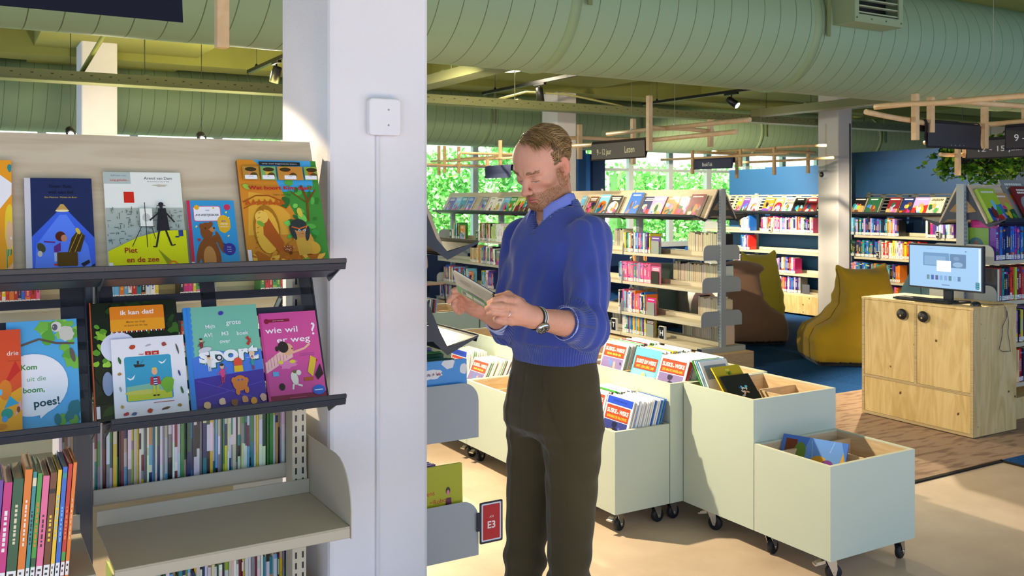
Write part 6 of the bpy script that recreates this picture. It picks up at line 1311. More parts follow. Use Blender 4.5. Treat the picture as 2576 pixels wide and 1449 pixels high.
def bodysdf(P):
    d = headsdf(head_local(P))
    n0 = HC+HM@np.array([0, .026, -.050]); n1 = HC+HM@np.array([0, -.015, -.080])
    nk = smin(cap(P, n0, NB, .052, .053), cap(P, n1, NB+FD*.018-UPV*.01, .026, .036), .03)
    nk = smin(nk, cap(P, n0+LD*.045, NB+FD*.045+LD*.012, .009, .009), .02)
    d = smin(d, nk, .018)
    t = cap(P, NB-UPV*.07, NB-UPV*.35, .070, .09); t = smin(t, cap(P, SH_L-LD*.03, SH_R+LD*.03, .045), .05); d = smin(d, t, .04)
    d = smin(d, cap(P, NB-UPV*.35, NB-UPV*.50, .09, .085), .04)
    for a, b_, c in ((SH_L, EL_L, WR_L), (SH_R, EL_R, WR_R)):
        ar = smin(cap(P, a, b_, .042, .034), cap(P, b_, c, .040, .0245), .015); d = smin(d, ar, .02)
    return d
# ---- hands
def handpts(fn): return fn
mcpL = [M3(1297, 757, -.425), M3(1295, 774, -.435), M3(1290, 791, -.438), M3(1287, 806, -.430)]
fingL = [[mcpL[0], M3(1268, 752, -.462), M3(1243, 757, -.470), M3(1231, 762, -.458)], [mcpL[1], M3(1262, 770, -.475), M3(1237, 770, -.480), M3(1226, 776, -.466)],
         [mcpL[2], M3(1262, 787, -.472), M3(1241, 785, -.478), M3(1230, 788, -.463)], [mcpL[3], M3(1268, 808, -.458), M3(1253, 805, -.462), M3(1246, 803, -.452)]]
thL = [WR_L+np.array([-.022, .005, .012]), M3(1308, 764, -.395), M3(1279, 743, -.405), M3(1250, 748, -.418)]
def handL(P):
    d = cap(P, WR_L+(EL_L-WR_L)*.6, WR_L, .036, .0255)
    for m_ in mcpL: d = smin(d, cap(P, WR_L+(m_-WR_L)*.15, m_, .021, .0125), .014)
    d = smin(d, cap(P, mcpL[0], mcpL[3], .0118, .0105), .010)
    for f in fingL: d = smin(d, chain(P, f, [.0112, .0100, .0088, .0072], .003), .0045)
    d = smin(d, chain(P, thL, [.020, .0150, .0112, .0090], .006), .008)
    return d+.0006*fbm(P, 180, 4)
pR = lambda u, v, y: M3(u, v, y)
mcpR = [pR(1163, 744, -.145), pR(1159, 754, -.135), pR(1161, 764, -.12), pR(1167, 772, -.105)]
fingR = [[mcpR[0], pR(1153, 735, -.17), pR(1139, 746, -.18), pR(1129, 758, -.18)], [mcpR[1], pR(1144, 755, -.165), pR(1142, 770, -.172), pR(1147, 780, -.165)],
         [mcpR[2], pR(1149, 767, -.145), pR(1148, 779, -.150), pR(1153, 786, -.145)], [mcpR[3], pR(1158, 775, -.12), pR(1156, 781, -.127), pR(1160, 785, -.125)]]
thR = [WR_R+np.array([-.015, -.02, .01]), pR(1180, 744, -.165), pR(1160, 727, -.185), pR(1142, 732, -.195)]
def handR(P):
    d = cap(P, WR_R+(EL_R-WR_R)*.75, WR_R, .038, .0260)
    for m_ in mcpR: d = smin(d, cap(P, WR_R+(m_-WR_R)*.15, m_, .022, .0125), .014)
    for f in fingR: d = smin(d, chain(P, f, [.0115, .0102, .0090, .0074], .003), .0045)
    d = smin(d, chain(P, thR, [.020, .0150, .0112, .0092], .006), .008)
    return d+.0006*fbm(P, 180, 5)
def bbox(pts, m): a = np.array(pts); return a.min(0)-m, a.max(0)+m
SKN = np.array(hx('#cf957b')); 
def skincol(P):
    Q = head_local(P); n = len(P); c = np.tile(SKN, (n, 1)); ax = np.abs(Q[:, 0])
    def mixc(c, w, col): w = np.clip(w, 0, 1)[:, None]; return c*(1-w)+np.array(hx(col))*w
    inh = (np.linalg.norm(Q, axis=1) < .17)
    c = mixc(c, .15*np.exp(-((ax-.045)**2/.0004+(Q[:, 2]+.02)**2/.0006+(Q[:, 1]+.07)**2/.002)), '#d0755c')
    c = mixc(c, .5*np.exp(-(Q[:, 0]**2/.0002+(Q[:, 1]+.115)**2/.0003+(Q[:, 2]+.033)**2/.0003)), '#cf7660')
    c = mixc(c, .45*((ax > .074) & (Q[:, 1] > -.01)), '#d2745c')
    beard = 1/(1+np.exp((Q[:, 2]+.036+.35*np.maximum(0, -.06-Q[:, 1])+ .012*np.sin(ax*70))/.006))*(Q[:, 2] > -.14)*(Q[:, 1] < .02)
    side = 1/(1+np.exp((np.abs(Q[:, 1]-.0+.012)-.016)/.004))*(Q[:, 2] < .01)*(Q[:, 2] > -.06)*(ax > .055)
    mus = np.exp(-((Q[:, 2]+.051)**2/.00005+(ax)**2/.0009))*(Q[:, 1] < -.08)
    c = mixc(c, .6*np.clip(beard+side*.8+mus, 0, 1)*inh, '#96683e')
    c = mixc(c, .2*inh*(Q[:, 2] < -.1), '#c98a6a')
    lip = (np.exp(-((Q[:, 2]+.0605)**2/.000010+(ax)**2/.00028))+np.exp(-((Q[:, 2]+.0715)**2/.000022+(ax)**2/.00022)))*(Q[:, 1] < -.086)
    c = mixc(c, .85*np.clip(lip*1.3, 0, 1), '#c0575a')
    c = mixc(c, .95*np.exp(-((Q[:, 2]+.0657)**2/.0000022+(ax)**2/.00032))*(Q[:, 1] < -.084), '#3a1414')
    ex = ax-.031; lash = np.exp(-((Q[:, 2]+.0052-.0006*0+(ex*ex)*-8)**2/.0000011))*(np.abs(ex) < .0135)*(Q[:, 1] < -.07)
    c = mixc(c, .92*lash, '#2a1a14')
    eye = np.exp(-((Q[:, 2]+.0078+(ex*ex)*-6)**2/.0000016))*(np.abs(ex) < .010)*(Q[:, 1] < -.07); c = mixc(c, .75*eye, '#c9c4c4'); c = mixc(c, .85*eye*(np.abs(ex+.0) < .0042), '#2c3a48')
    c = mixc(c, .35*np.exp(-((Q[:, 2]-.012)**2/.00001+ex**2/.0002))*(Q[:, 1] < -.07), '#a0684e')
    return c*(1+.035*fbm(P, 60, 2)[:, None]+.02*fbm(P, 300, 3)[:, None])
parts = []
lo, hi = bbox([HC], .155); lo[2] = HC[2]-.28; parts.append((bodysdf, lo, hi, .0021, None))
parts.append((handL, *bbox([WR_L+(EL_L-WR_L)*.62]+[p for f in fingL for p in f]+thL, .035), .0017, None))
parts.append((handR, *bbox([WR_R+(EL_R-WR_R)*.6]+[p for f in fingR for p in f]+thR, .035), .0019, None))
lo2 = np.array([-.24, -.34, 1.02]); hi2 = np.array([.22, .24, 1.60])
parts.append((lambda P: bodysdf(P)+.004, lo2, hi2, .010, None))
VP, FP, n0 = [], [], 0
for fn, lo, hi, h, _ in parts:
    P, F_ = surf(fn, lo, hi, h)
    VP.append(P); FP.append(F_+n0); n0 += len(P)
HEADV = VP[0]
P = np.concatenate(VP); F_ = np.concatenate(FP)
def skinmat(m, nt, b):
    b.inputs['Subsurface Weight'].default_value = .08; b.inputs['Subsurface Radius'].default_value = (.012, .004, .002)
mat('skin', rough=.48, vcol=True, spec=.4, bump=(420, .22, .0006), fn=None)
MATS['skin'].node_tree.nodes['Principled BSDF'].inputs['Subsurface Weight'].default_value = .0
man = npmesh('person', P, F_, 'skin', None, skincol(P))
tag(man, 'standing man in a blue V-neck sweater and dark green corduroy trousers reading a thin book', 'person')
man.matrix_world = Matrix.Translation(base) @ Matrix.Rotation(-YAW, 4, 'Z')
# ---- hair, brows, beard bristles
def strands(name, roots, norms, dirs, L, r0, cols, seg=6, seed=1, lift=.15, hug=.004, jit=.12, par=None):
    q = np.random.RandomState(seed); N = len(roots); p = roots.copy(); n_ = norms
    d = dirs-n_*np.sum(dirs*n_, 1)[:, None]; d /= np.linalg.norm(d, axis=1)[:, None]+1e-9
    cur = d*(1-lift)+n_*lift; cur /= np.linalg.norm(cur, axis=1)[:, None]; st = (L/seg)[:, None]; pts = [p-n_*.001]
    hg = hug*q.uniform(.3, 1.6, N)
    for s_ in range(seg):
        p = p+cur*st; dd = headsdf(head_local(p))*HS; g = nrm(lambda X: headsdf(head_local(X)), p)
        off = np.where(dd < .001, .001-dd, np.where(dd > hg, (hg-dd)*.7, 0)); p = p+g*off[:, None]; pts.append(p.copy())
        cur = cur+q.normal(size=cur.shape)*jit; cur = cur-g*np.sum(cur*g, 1)[:, None]*.8+d*.15; cur /= np.linalg.norm(cur, axis=1)[:, None]
    side = np.cross(cur, n_); side /= np.linalg.norm(side, axis=1)[:, None]+1e-9; V_ = np.zeros((N, seg+1, 3, 3))
    for k, pp in enumerate(pts):
        w = r0*(1-(k/seg)**2*.85); V_[:, k, 0] = pp-side*w; V_[:, k, 1] = pp+side*w; V_[:, k, 2] = pp+n_*w*.9
    b0 = (np.arange(N)*(seg+1)*3)[:, None]+np.arange(seg)[None]*3; b0 = b0.reshape(-1)
    F2 = np.concatenate([np.stack([b0, b0+1, b0+4, b0+3], 1), np.stack([b0+1, b0+2, b0+5, b0+4], 1), np.stack([b0+2, b0, b0+3, b0+5], 1)])
    return npmesh(name, V_.reshape(-1, 3), F2, 'hair', par or man, np.repeat(cols, (seg+1)*3, axis=0))
def headsdf_world(p): return headsdf(head_local(p[None]))[0]
mat('hair', rough=.42, vcol=True, spec=.45)
HV = HEADV; QL = head_local(HV); NH = nrm(lambda X: bodysdf(X), HV)
def pick(mask, n, seed):
    idx = np.where(mask)[0]; q = np.random.RandomState(seed); return q.choice(idx, min(n, len(idx)), replace=len(idx) < n)
ax = np.abs(QL[:, 0]); zq = QL[:, 2]; yq = QL[:, 1]
# receding hairline: a thin forelock in front, full sides and back
hair_zone = ((zq > .058) & (yq > -.050) & ((yq > -.012) | (ax < .032))) | ((yq > .014-.0) & (zq > .012)) | ((yq > .045) & (zq > -.062+.0*yq)) | ((ax > .055) & (yq > -.030+.0) & (zq > .020) & (yq > -.045+(.085-zq)*.1))
temple = (ax > .030) & (zq > .060) & (yq < .006); hair_zone &= ~temple
earz = (ax > .073) & (np.abs(yq-.011) < .024) & (zq < .030) & (zq > -.035); hair_zone &= ~earz
hair_zone &= (zq > -.066)
idx = pick(hair_zone, 9500, 1); q = np.random.RandomState(5)
rt_, nn_ = HV[idx], NH[idx]; Ql = QL[idx]
dl = np.zeros((len(idx), 3)); dl[:, 1] = 1.0; dl[:, 2] = np.where(Ql[:, 1] < .02, 0, -.5)-np.clip((.06-Ql[:, 2])*7, 0, .9); dl[:, 0] = np.sign(Ql[:, 0])*.15+.25
w1 = np.sin(Ql[:, 0]*75+Ql[:, 2]*55)*.35; dl[:, 2] += w1; dl[:, 0] += q.normal(size=len(idx))*.12
fr_ = (Ql[:, 1] < .012) & (Ql[:, 2] > .07); dl[fr_] = np.array([.9, -.25, .1])+q.normal(size=(fr_.sum(), 3))*.25
dirs = dl@HM.T; Ln = np.where(Ql[:, 2] > .05, .050, np.where(Ql[:, 2] > 0, .032, .016))*q.uniform(.6, 1.2, len(idx)); Ln = np.where((Ql[:, 1] < .010) & (np.abs(Ql[:, 0]) > .05), .009, Ln)
pal = np.array([hx('#765634'), hx('#957344'), hx('#b8955f'), hx('#5c4327'), hx('#d3b27c')]); ch = pal[q.choice(5, len(idx), p=[.3, .3, .17, .15, .08])]
hr_ = strands('hair', rt_, nn_, dirs, Ln, .00075, ch, 6, 2, .26, .017)
def shell(P):
    Q = head_local(P); d = headsdf(Q)-.0012; a = np.abs(Q[:, 0]); z = Q[:, 2]; y = Q[:, 1]
    m1 = np.minimum(np.minimum(z-.070, y+.040), np.maximum(y-.004, .018-a)); m2 = np.minimum(y-.026, z-.022); m3 = np.minimum(y-.054, z+.050); m4 = np.minimum(np.minimum(a-.060, y+.012), z-.040)
    mm = np.maximum(np.maximum(m1, m2), np.maximum(m3, m4))-.004*fbm(P, 170, 31); return smax(d, -mm, .0015)
Ps, Fs = surf(shell, *bbox([HC], .15), .0022); cs = np.tile(np.array(hx('#5f4528')), (len(Ps), 1))*(1+.3*fbm(Ps, 140, 8)[:, None]); npmesh('scalp_hair', Ps, Fs, 'hair', hr_, cs)
br = (np.abs(zq-.0250) < .0046) & (ax > .011) & (ax < .050) & (yq < -.062); ib = pick(br, 900, 6)
db = np.zeros((len(ib), 3)); db[:, 0] = np.sign(QL[ib, 0]); db[:, 2] = .25; db[:, 1] = .3
strands('eyebrows', HV[ib], NH[ib], db@HM.T, np.full(len(ib), .007), .0003, np.tile(np.array(hx('#86643c')), (len(ib), 1)), 3, 7, .2, .0015)
bz = (((zq < -.044-.35*np.maximum(0, -.06-yq)) & (zq > -.116) & (yq < .012)) | ((np.abs(zq+.051) < .007) & (ax < .034) & (yq < -.075)) | ((ax > .060) & (np.abs(yq+.012) < .012) & (zq < .006) & (zq > -.05)))
bz &= ~((np.abs(zq+.066) < .0085) & (ax < .021) & (yq < -.084)); ib = pick(bz, 12000, 9)
qb = np.random.RandomState(3); db = np.zeros((len(ib), 3)); db[:, 2] = -1; db[:, 1] = -.1; db += qb.normal(size=db.shape)*.35
pb = np.array([hx('#865a30'), hx('#a5733c'), hx('#6c4826'), hx('#b88c50')]); strands('beard', HV[ib], NH[ib], db@HM.T, qb.uniform(.0026, .0052, len(ib)), .00021, pb[qb.choice(4, len(ib))], 2, 11, .3, .002)
# ---- sweater
def loft(P, tab, k=1.0):
    """tab rows: z, cx, cy, a (his left-right), b (front-back)"""
    T = np.array(tab); z = np.clip(P[:, 2], T[0, 0], T[-1, 0]); c = [np.interp(z, T[:, 0], T[:, i]) for i in range(1, 5)]
    x = (P[:, 0]-c[0])*LD[0]+(P[:, 1]-c[1])*LD[1]; y = (P[:, 0]-c[0])*-FD[0]+(P[:, 1]-c[1])*-FD[1]; e = 2.3
    r = ((np.abs(x)/c[2])**e+(np.abs(y)/c[3])**e)**(1/e); d = (r-1)*np.minimum(c[2], c[3])
    return np.maximum(d, np.maximum(T[0, 0]-P[:, 2], P[:, 2]-T[-1, 0]))
SW = [(1.124, -.008, -.004, .142, .104), (1.155, -.008, -.004, .150, .110), (1.188, -.008, -.006, .163, .122), (1.24, -.008, -.004, .163, .122), (1.34, -.006, .0, .166, .120), (1.42, -.004, .002, .172, .116), (1.475, -.002, .004, .168, .106), (1.515, .0, .008, .142, .092), (1.550, .0, .012, .104, .078), (1.58, .0, .016, .080, .068), (1.605, .0, .018, .064, .060)]
CUL = EL_L+(WR_L-EL_L)*.40; CUR = EL_R+(WR_R-EL_R)*.36
def sleeve(P, a, e, c, r, sd, z=1):
    d = smin(cap(P, a, e, r[0], r[1]), cap(P, e, c, r[1], r[2]), .03)
    ab = (c-e)/np.linalg.norm(c-e); d = smax(d, (P-c)@ab-.004, .006)
    # gathers bunch around the elbow
    t1_ = (P-e)@ab; w = np.exp(-(t1_/.07)**2)+.12; ph = t1_*150+2.2*fbm(P, 14, sd); d = d-.0058*w*np.sin(ph)*np.clip(1-np.abs((P-c)@ab)/.25, 0, 1)
    return d
def sweater(P):
    d = loft(P, SW)*.92
    sl = sleeve(P, SH_L, EL_L, CUL, (.066, .056, .049), 3); d = smin(d, sl, .013)
    sr = sleeve(P, SH_R, EL_R, CUR, (.064, .058, .046), 4); d = smin(d, sr, .015)
    # V neck opening cut into the front, round at the back
    q = P-NB; f = q@FD; l = q@LD; z = q[:, 2]
    vcut = np.abs(l-.014)-.064*np.clip((z+.042)/.075, 0, 1.15); d = smax(d, -np.maximum(np.maximum(vcut, -f-.0), -(z+.042)), .005)
    d = smax(d, -cap(P, NB+UPV*.012, NB+UPV*.16+FD*.0, .058, .070), .008)
    # drape
    tor = np.exp(-((P[:, 2]-1.30)/.14)**2); fo = np.sin((l*1.4-z*.55)*58+1.8*fbm(P, 9, 8)); d = d-.0036*fo*np.clip(tor, .15, 1)*(P[:, 2] > 1.16)
    d = d-.004*np.sin((l+.6*z)*40+2*fbm(P, 6, 9))*np.exp(-((l+.11)/.06)**2)*(f > 0)
    return d
lo, hi = np.array([-.27, -.40, 1.07]), np.array([.24, .27, 1.64])
P, F_ = surf(sweater, lo, hi, .0042)
q = P-NB; f = q@FD; l = q@LD; z = q[:, 2]
base_c = np.array(hx('#3d4d9c')); c = np.tile(base_c, (len(P), 1))*(1+.05*fbm(P, 30, 6)[:, None])
def knit(m, nt, b):
    tc = nt.nodes.new('ShaderNodeTexCoord'); n = nt.nodes.new('ShaderNodeTexNoise'); n.inputs['Scale'].default_value = 520; n.inputs['Detail'].default_value = 3; nt.links.new(tc.outputs['Object'], n.inputs['Vector'])
    at_ = nt.nodes.new('ShaderNodeAttribute'); at_.attribute_name = 'rib'; m1 = nt.nodes.new('ShaderNodeMath'); m1.operation = 'SINE'; sc_ = nt.nodes.new('ShaderNodeMath'); sc_.operation = 'MULTIPLY'; sc_.inputs[1].default_value = 6.2831
    nt.links.new(at_.outputs['Fac'], sc_.inputs[0]); nt.links.new(sc_.outputs[0], m1.inputs[0])
    ma = nt.nodes.new('ShaderNodeAttribute'); ma.attribute_name = 'ribmask'; mu = nt.nodes.new('ShaderNodeMath'); mu.operation = 'MULTIPLY'; nt.links.new(m1.outputs[0], mu.inputs[0]); nt.links.new(ma.outputs['Fac'], mu.inputs[1])
    ad = nt.nodes.new('ShaderNodeMath'); ad.operation = 'MULTIPLY_ADD'; ad.inputs[1].default_value = .45; nt.links.new(n.outputs[0], ad.inputs[0]); nt.links.new(mu.outputs[0], ad.inputs[2])
    bp = nt.nodes.new('ShaderNodeBump'); bp.inputs['Strength'].default_value = .8; bp.inputs['Distance'].default_value = .0013; nt.links.new(ad.outputs[0], bp.inputs['Height']); nt.links.new(bp.outputs[0], b.inputs['Normal'])
mat('wool', rough=.9, vcol=True, spec=.15, sheen=.35, fn=knit)
sw = npmesh('sweater', P, F_, 'wool', man, c)
abL = (WR_L-EL_L)/np.linalg.norm(WR_L-EL_L); tL = (P-CUL)@abL; nearL = np.linalg.norm(P-CUL, axis=1) < .085
abR = (CUR-EL_R)/np.linalg.norm(CUR-EL_R); tR = (P-CUR)@abR; nearR = np.linalg.norm(P-CUR, axis=1) < .08
hemm = P[:, 2] < 1.184; cuffL = nearL & (tL > -.050); cuffR = nearR & (tR > -.045)
vneck = (np.abs(np.abs(l-.014)-.064*np.clip((z+.042)/.075, 0, 1.15)) < .013) & (z > -.054) & (f > 0) | (np.abs(np.linalg.norm((q-np.outer(z, UPV)), axis=1)-.066) < .014) & (z > .0)
rib = np.zeros(len(P)); ang = np.arctan2(l, f)
rib = np.where(hemm, ang*.15/.0072, rib)
def angabout(P, c0, a):
    u = np.cross(a, UPV); u /= np.linalg.norm(u); v = np.cross(a, u); return np.arctan2((P-c0)@v, (P-c0)@u)
rib = np.where(cuffL, angabout(P, CUL, abL)*.05/.0062, rib); rib = np.where(cuffR, angabout(P, CUR, abR)*.05/.0062, rib); rib = np.where(vneck & ~cuffL & ~cuffR & ~hemm, z/.0062, rib)
mk = (hemm | cuffL | cuffR | vneck).astype(np.float32)
for nme, arr in (('rib', rib), ('ribmask', mk)):
    a_ = sw.data.attributes.new(nme, 'FLOAT', 'POINT')
    if len(a_.data) == len(arr): a_.data.foreach_set('value', arr.astype(np.float32))
# ---- shirt: collar and shirt front
mat('shirt_cloth', rough=.8, vcol=True, spec=.2, bump=(900, .3, .0006))
def shirt(P):
    q = P-NB; f = q@FD; l = q@LD; z = q[:, 2]
    d = np.abs(cap(P, NB-UPV*.07+FD*.014, NB+UPV*.03+FD*.004, .078, .055))-.0016
    d = np.maximum(d, z-.034); d = np.maximum(d, -(z+.075)); d = np.maximum(d, -(f-.0))
    d = np.maximum(d, -np.maximum(0, 1)*(np.abs(l)-.030*np.clip((z+.055)/.06, 0, 1.6))) 
    return d
shc = np.array(hx('#7f88cf'))
P, F_ = surf(shirt, NB-.13, NB+.13, .0028); npmesh('shirt', P, F_, 'shirt_cloth', man, np.tile(shc, (len(P), 1)))
# folded collar as a swept strip
mc = MB(); mc.col = tuple(hx('#7c88d8')); n = 44; rows = []
for k in range(n+1):
    a = .34+(2*pi-.68)*k/n; fr = cos(a); rr = .055+.004*fr
    cx_ = NB+FD*(.006+rr*fr*1.02)+LD*(rr*sin(a))
    zt = .068-.034*max(0, fr); out = (FD*fr+LD*sin(a)); pt = max(0, fr)**3
    top_ = cx_+UPV*(zt); mid = cx_+UPV*(zt+.003)+out*.005; bot = cx_+UPV*(zt-.034-.046*pt)+out*(.015+.016*pt)+LD*(np.sign(sin(a))*.020*pt)
    low = cx_+UPV*(zt-.045)+out*.002; rows.append((low, top_, mid, (mid+bot)/2+out*.002, bot))
vs_ = [tuple(p) for r_ in rows for p in r_]; fs_ = [(i*5+j, i*5+j+1, (i+1)*5+j+1, (i+1)*5+j) for i in range(n) for j in range(4)]
mc.add(vs_, fs_, smooth=True); co = mc.build('collar', 'shirt_cloth', man); s_ = co.modifiers.new('s', 'SOLIDIFY'); s_.thickness = .0022; ss = co.modifiers.new('ss', 'SUBSURF'); ss.levels = 1; ss.render_levels = 1
bt = MB(); bpnt = rows[int(n*.66)][4]+FD*.004+UPV*.008
for rr_ in (rows[3],): bpnt = (rr_[4]*.8+rr_[3]*.2)+FD*.004
bt.lathe([(0, .002), (.0045, .002), (.005, .0008), (.005, 0)], 14, hx('#e8ecd8'), M=Matrix.Translation(bpnt) @ Vector(tuple(FD+LD*.3)).to_track_quat('Z', 'Y').to_matrix().to_4x4()); bt.build('button', 'paint', co)
def cuffs(P):
    a = np.abs(cap(P, CUL-abL*.02, CUL+abL*.012, .046, .0435))-.0014; a = np.maximum(a, (P-CUL)@abL-.010); a = np.maximum(a, -((P-CUL)@abL+.02))
    return a
P, F_ = surf(cuffs, CUL-.07, CUL+.07, .0026); npmesh('shirt_cuff', P, F_, 'shirt_cloth', man, np.tile(np.array(hx('#a9b2e0')), (len(P), 1)))
def cuffs2(P):
    a = np.abs(cap(P, CUR-abR*.02, CUR+abR*.03, .043, .040))-.0016-.0015*np.sin(((P-CUR)@abR)*420); a = np.maximum(a, (P-CUR)@abR-.024); return np.maximum(a, -((P-CUR)@abR+.02))
P, F_ = surf(cuffs2, CUR-.08, CUR+.08, .0026); npmesh('shirt_cuff', P, F_, 'shirt_cloth', man, np.tile(np.array(hx('#b4bce6')), (len(P), 1)))
# ---- trousers
def leg3(u, v, y): return M3(u, v, y)
HPc = np.array([-.010, -.002, 0])
TR = [(.905, -.012, .006, .120, .095), (.93, -.012, .006, .158, .120), (.97, -.012, .005, .167, .124), (1.05, -.009, 0, .156, .112), (1.12, -.007, -.002, .146, .100), (1.19, -.006, -.004, .136, .094)]
hipL = np.array([.045, -.062, .90]); hipR = np.array([-.062, .068, .90]); kneeL = np.array([.030, -.105, .49]); kneeR = np.array([-.096, .030, .50]); ankL = np.array([.044, -.05, .075]); ankR = np.array([-.098, .085, .075])
def trouser_raw(P):
    d = loft(P, TR)*.9
    for h_, k_, a_ in ((hipL, kneeL, ankL), (hipR, kneeR, ankR)):
        g = smin(cap(P, h_, k_, .086, .058), cap(P, k_, a_, .056, .048), .03); d = smin(d, g, .045)
    return d
def trousers(P):
    d = trouser_raw(P); q = P-HPc; l = q@LD; f = q@FD; z = P[:, 2]
    w = np.exp(-((z-.48)/.09)**2)+.9*np.exp(-((z-.20)/.10)**2)+.35*np.exp(-((z-.82)/.07)**2)+.12
    d = d-.0048*w*np.sin(z*75+3.0*fbm(P*np.array([1, 1, .4]), 11, 15)+l*18)
    # pressed crease, slanted pocket opening and pleat
    for s_, h_, k_, a_ in ((1, hipL, kneeL, ankL), (-1, hipR, kneeR, ankR)):
        cxl = np.interp(z, [a_[2], k_[2], h_[2]], [((a_-HPc)@LD), ((k_-HPc)@LD), ((h_-HPc)@LD)]); d = d-.0040*np.exp(-((l-cxl)/.006)**2)*(f > 0)*(z < 1.08)
    pk = (l-.105)+(z-.98)*.34; d = d+.0042*np.exp(-(pk/.0035)**2)*(z > .90)*(z < 1.10)*(f > -.02)*(l > 0)
    fly = l+.004; d = d+.0028*np.exp(-(fly/.003)**2)*(z > .86)*(z < 1.10)*(f > 0)
    return smax(d, .035-z, .004)
P, F_ = surf(trousers, (-.24, -.24, .02), (.24, .26, 1.22), .0058)
tc_ = np.tile(np.array(hx('#443b24')), (len(P), 1))*(1+.16*fbm(P, 12, 4)[:, None])
def cord(m, nt, b):
    tc = nt.nodes.new('ShaderNodeTexCoord'); n = nt.nodes.new('ShaderNodeTexNoise'); n.inputs['Scale'].default_value = 300; mp = nt.nodes.new('ShaderNodeMapping'); mp.inputs[3].default_value = (1, 1, .05); nt.links.new(tc.outputs['Object'], mp.inputs[0]); nt.links.new(mp.outputs[0], n.inputs['Vector'])
    bp = nt.nodes.new('ShaderNodeBump'); bp.inputs['Strength'].default_value = .5; bp.inputs['Distance'].default_value = .0015; nt.links.new(n.outputs[0], bp.inputs['Height']); nt.links.new(bp.outputs[0], b.inputs['Normal'])
mat('corduroy', rough=.9, vcol=True, spec=.2, sheen=.2, fn=cord)
npmesh('trousers', P, F_, 'corduroy', man, tc_)
m = MB(); e0 = HPc+LD*.135+FD*.05; pts = [tuple(HPc+LD*(.136*sin(a))+FD*(.098*cos(a))+UPV*1.142) for a in [k*2*pi/40 for k in range(41)]]
m.tube(pts, .008, 6, hx('#1c1716'), cap=False); bl = m.build('belt', 'print', man); bl.scale = (1, 1, 1)
m = MB()
for a_, hp in ((ankL, hipL), (ankR, hipR)):
    pass
def shoe(P, a):
    q = P-np.array([a[0], a[1], 0]); Q = np.stack([q@LD, -(q@FD), q[:, 2]], 1); d = elli(Q, (0, -.06, .035), (.048, .135, .045)); d = smin(d, elli(Q, (0, .03, .06), (.042, .06, .055)), .03); return smax(d, .0-Q[:, 2], .006)
for a_ in (ankL, ankR):
    P, F_ = surf(lambda X: shoe(X, a_), (a_[0]-.25, a_[1]-.25, -.02), (a_[0]+.2, a_[1]+.2, .14), .006); npmesh('shoe', P, F_, 'paint', man, np.tile(np.array(hx('#2c1d14')), (len(P), 1)))
# ---- watch and ring
wc = WR_L+(EL_L-WR_L)*.04; aw = (EL_L-WR_L)/np.linalg.norm(EL_L-WR_L)
Mw = Matrix.Translation(wc) @ Vector(tuple(aw)).to_track_quat('Z', 'Y').to_matrix().to_4x4()
wt = MB(); ringp = [(.0295*cos(k*2*pi/36), .0295*sin(k*2*pi/36)) for k in range(37)]
for dz, cc in ((-.006, '#15161a'), (-.0022, '#d8d6ce'), (.0022, '#15161a'), (.006, '#d8d6ce')): wt.tube([(x, y, dz) for x, y in ringp], .0024, 6, hx(cc), M=Mw, cap=False)
strap = wt.build('watch', 'paint', man)
nv = -UPV*.55-np.array([0, 1.0, 0])*.8+np.array([.15, 0, 0]); nv = nv-aw*(nv@aw); nv /= np.linalg.norm(nv)
Mf = Matrix.Translation(wc+nv*.0285) @ Vector(tuple(nv)).to_track_quat('Z', 'Y').to_matrix().to_4x4()
m = MB(); m.lathe([(.0, .0), (.0175, .0), (.0185, .004), (.0172, .0095), (.0152, .010)], 32, M=Mf); m.build('watch_case', 'chrome', strap)
m = MB(); m.lathe([(.0152, .0095), (0, .0097)], 28, hx('#15171a'), M=Mf)
for k in range(12): a = k*pi/6; m.box(-.0006, .0006, .0105, .0135, .0098, .0101, hx('#e8e8e4'), M=Mf @ Matrix.Rotation(a, 4, 'Z'))
m.box(-.0005, .0005, 0, .010, .0102, .0105, hx('#e8e8e4'), M=Mf @ Matrix.Rotation(.6, 4, 'Z')); m.box(-.0006, .0006, 0, .007, .0102, .0105, hx('#e8e8e4'), M=Mf @ Matrix.Rotation(2.4, 4, 'Z')); m.build('watch_dial', 'print', strap)
rp = fingL[2][0]*.45+fingL[2][1]*.55; ra = fingL[2][1]-fingL[2][0]; ra /= np.linalg.norm(ra); Mr = Matrix.Translation(rp) @ Vector(tuple(ra)).to_track_quat('Z', 'Y').to_matrix().to_4x4()
m = MB(); m.tube([(.0108*cos(k*2*pi/28), .0108*sin(k*2*pi/28), 0) for k in range(29)], .0013, 6, M=Mr, cap=False); m.build('ring', 'chrome', man)
# ---- the held book
MW_ = Matrix.Translation(base) @ Matrix.Rotation(-YAW, 4, 'Z')
A0 = M3(1138, 681, -.405); B0 = M3(1239, 741, -.440); D0 = M3(1171, 744, -.285)
ex = (B0-A0); wbk = np.linalg.norm(ex); ex /= wbk; ey = (D0-A0); ey -= ex*(ey@ex); hbk = np.linalg.norm(D0-A0)*1.02; ey /= np.linalg.norm(ey); ez = np.cross(ex, -ey)
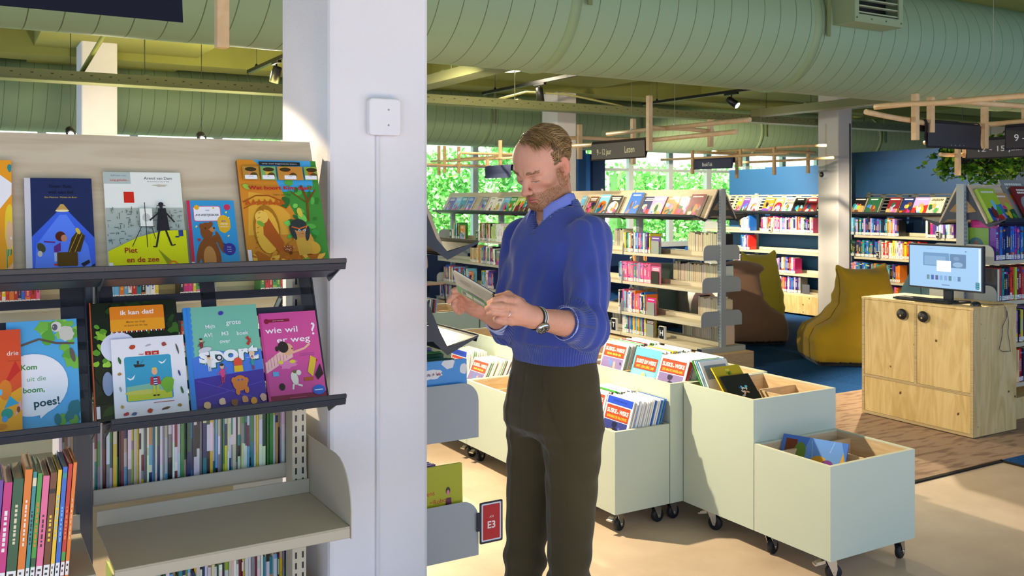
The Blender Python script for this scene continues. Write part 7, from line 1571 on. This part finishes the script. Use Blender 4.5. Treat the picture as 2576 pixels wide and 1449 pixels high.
# local frame: x right, z up (=-ey), y = away from viewer
R3 = Matrix((tuple(ex), tuple(np.cross(-ey, ex)), tuple(-ey))).transposed().to_4x4()
t = thing('held_book', 'thin book with a tan and green back cover held open by the reading man', 'book')
def art_held(A):
    A.rect(0, 0, 1, 1, '#d2c49c'); A.rect(0, 0, 1, .36, '#6aa83a'); A.ell(.3, .72, .16, .10, '#b8a67c', .3, 14, .3); A.line('#b8a67c', .001, .5, .8, .7, .45); A.rect(.30, .33, .72, .40, '#6a5f58'); A.rect(.12, .07, .40, .25, '#e4dcb8'); A.rect(.14, .09, .24, .23, '#7a6a48'); A.rect(.43, .07, .72, .25, '#e8d8c0'); A.rect(.45, .09, .70, .14, '#d0a890')
    for k in range(9): A.rect(.08, .90-k*.045, .85-.06*(k % 3), .905-k*.045, '#a89a74')
A = Art(wbk, hbk, 0, .00008); art_held(A); A.build('cover_print', 'print', t)
m = MB(); m.box(0, wbk, 0, .0016, 0, hbk, hx('#d8cba8')); m.box(0, wbk, .0050, .0066, 0, hbk, hx('#27345c')); m.box(wbk-.0015, wbk, 0, .0066, 0, hbk, hx('#20242e')); m.build('cover', 'print', t, bevel=.0005)
MB().box(.003, wbk-.002, .0016, .0050, .002, hbk-.002, PAGE).build('pages', 'pages', t)
t.matrix_world = MW_ @ Matrix.Translation(A0+ey*hbk) @ R3
# ------------------------------------------------------------ beyond the 300 books seen largest: one stuff object
bpy.context.view_layer.update(); dg_ = bpy.context.evaluated_depsgraph_get()
def seen(o):
    M = o.matrix_world; cs_ = [M @ Vector(c) for c in o.bound_box]; P_ = []
    for c in cs_:
        v = c-cam.location; dpt = v.dot(fw)
        if dpt < .1: return 0
        P_.append((CX+F*v.dot(rt)/dpt, HZ-F*v.z/dpt))
    x0_, x1_ = max(0, min(p[0] for p in P_)), min(2576, max(p[0] for p in P_)); y0_, y1_ = max(0, min(p[1] for p in P_)), min(1449, max(p[1] for p in P_))
    if x1_ <= x0_ or y1_ <= y0_: return 0
    hit = 0
    for i in range(3):
        for j in range(4):
            uu = x0_+(x1_-x0_)*(i+.5)/3; vv = y0_+(y1_-y0_)*(j+.5)/4; r_, loc_, no_, ix_, ob_, mx_ = sc.ray_cast(dg_, cam.location, ray(uu, vv).normalized())
            if r_ and ob_ and ob_.name == o.name: hit += 1
    return (x1_-x0_)*(y1_-y0_)*hit/12
def fold(prefix, keep, name, lb, cat, minarea=0):
    L_ = sorted(((seen(o), o.name) for o in COL.objects if o.type == 'MESH' and o.parent is None and o.name.split('.')[0] == prefix), reverse=True)
    rest = [n for a, n in L_[keep:]]+[n for a, n in L_[:keep] if a <= minarea]
    if not rest: return
    V_, F2, C_, MI_, nv = [], [], [], [], 0
    for n in rest:
        o = bpy.data.objects[n]; me = o.data; M = o.matrix_world; V_ += [tuple(M @ v.co) for v in me.vertices]; ca = me.color_attributes['Col'].data
        for pl in me.polygons: F2.append(tuple(nv+i for i in pl.vertices)); C_.append(tuple(ca[pl.loop_start].color)[:3]); MI_.append(pl.material_index)
        nv += len(me.vertices)
    m = MB(); m.v = V_; m.f = F2; m.c = C_; m.m = MI_; m.sm = [False]*len(F2); tag(m.build(name, ['print', 'pages']), lb, cat, kind='stuff')
    for n in rest: o = bpy.data.objects[n]; me = o.data; bpy.data.objects.remove(o); bpy.data.meshes.remove(me)
fold('book', 212, 'books', 'remaining small and half hidden books on the distant shelves', 'book')
for o in COL.objects:
    if 'label' in o and len(o['label'].split()) > 16: o['label'] = ' '.join(o['label'].split()[:16])
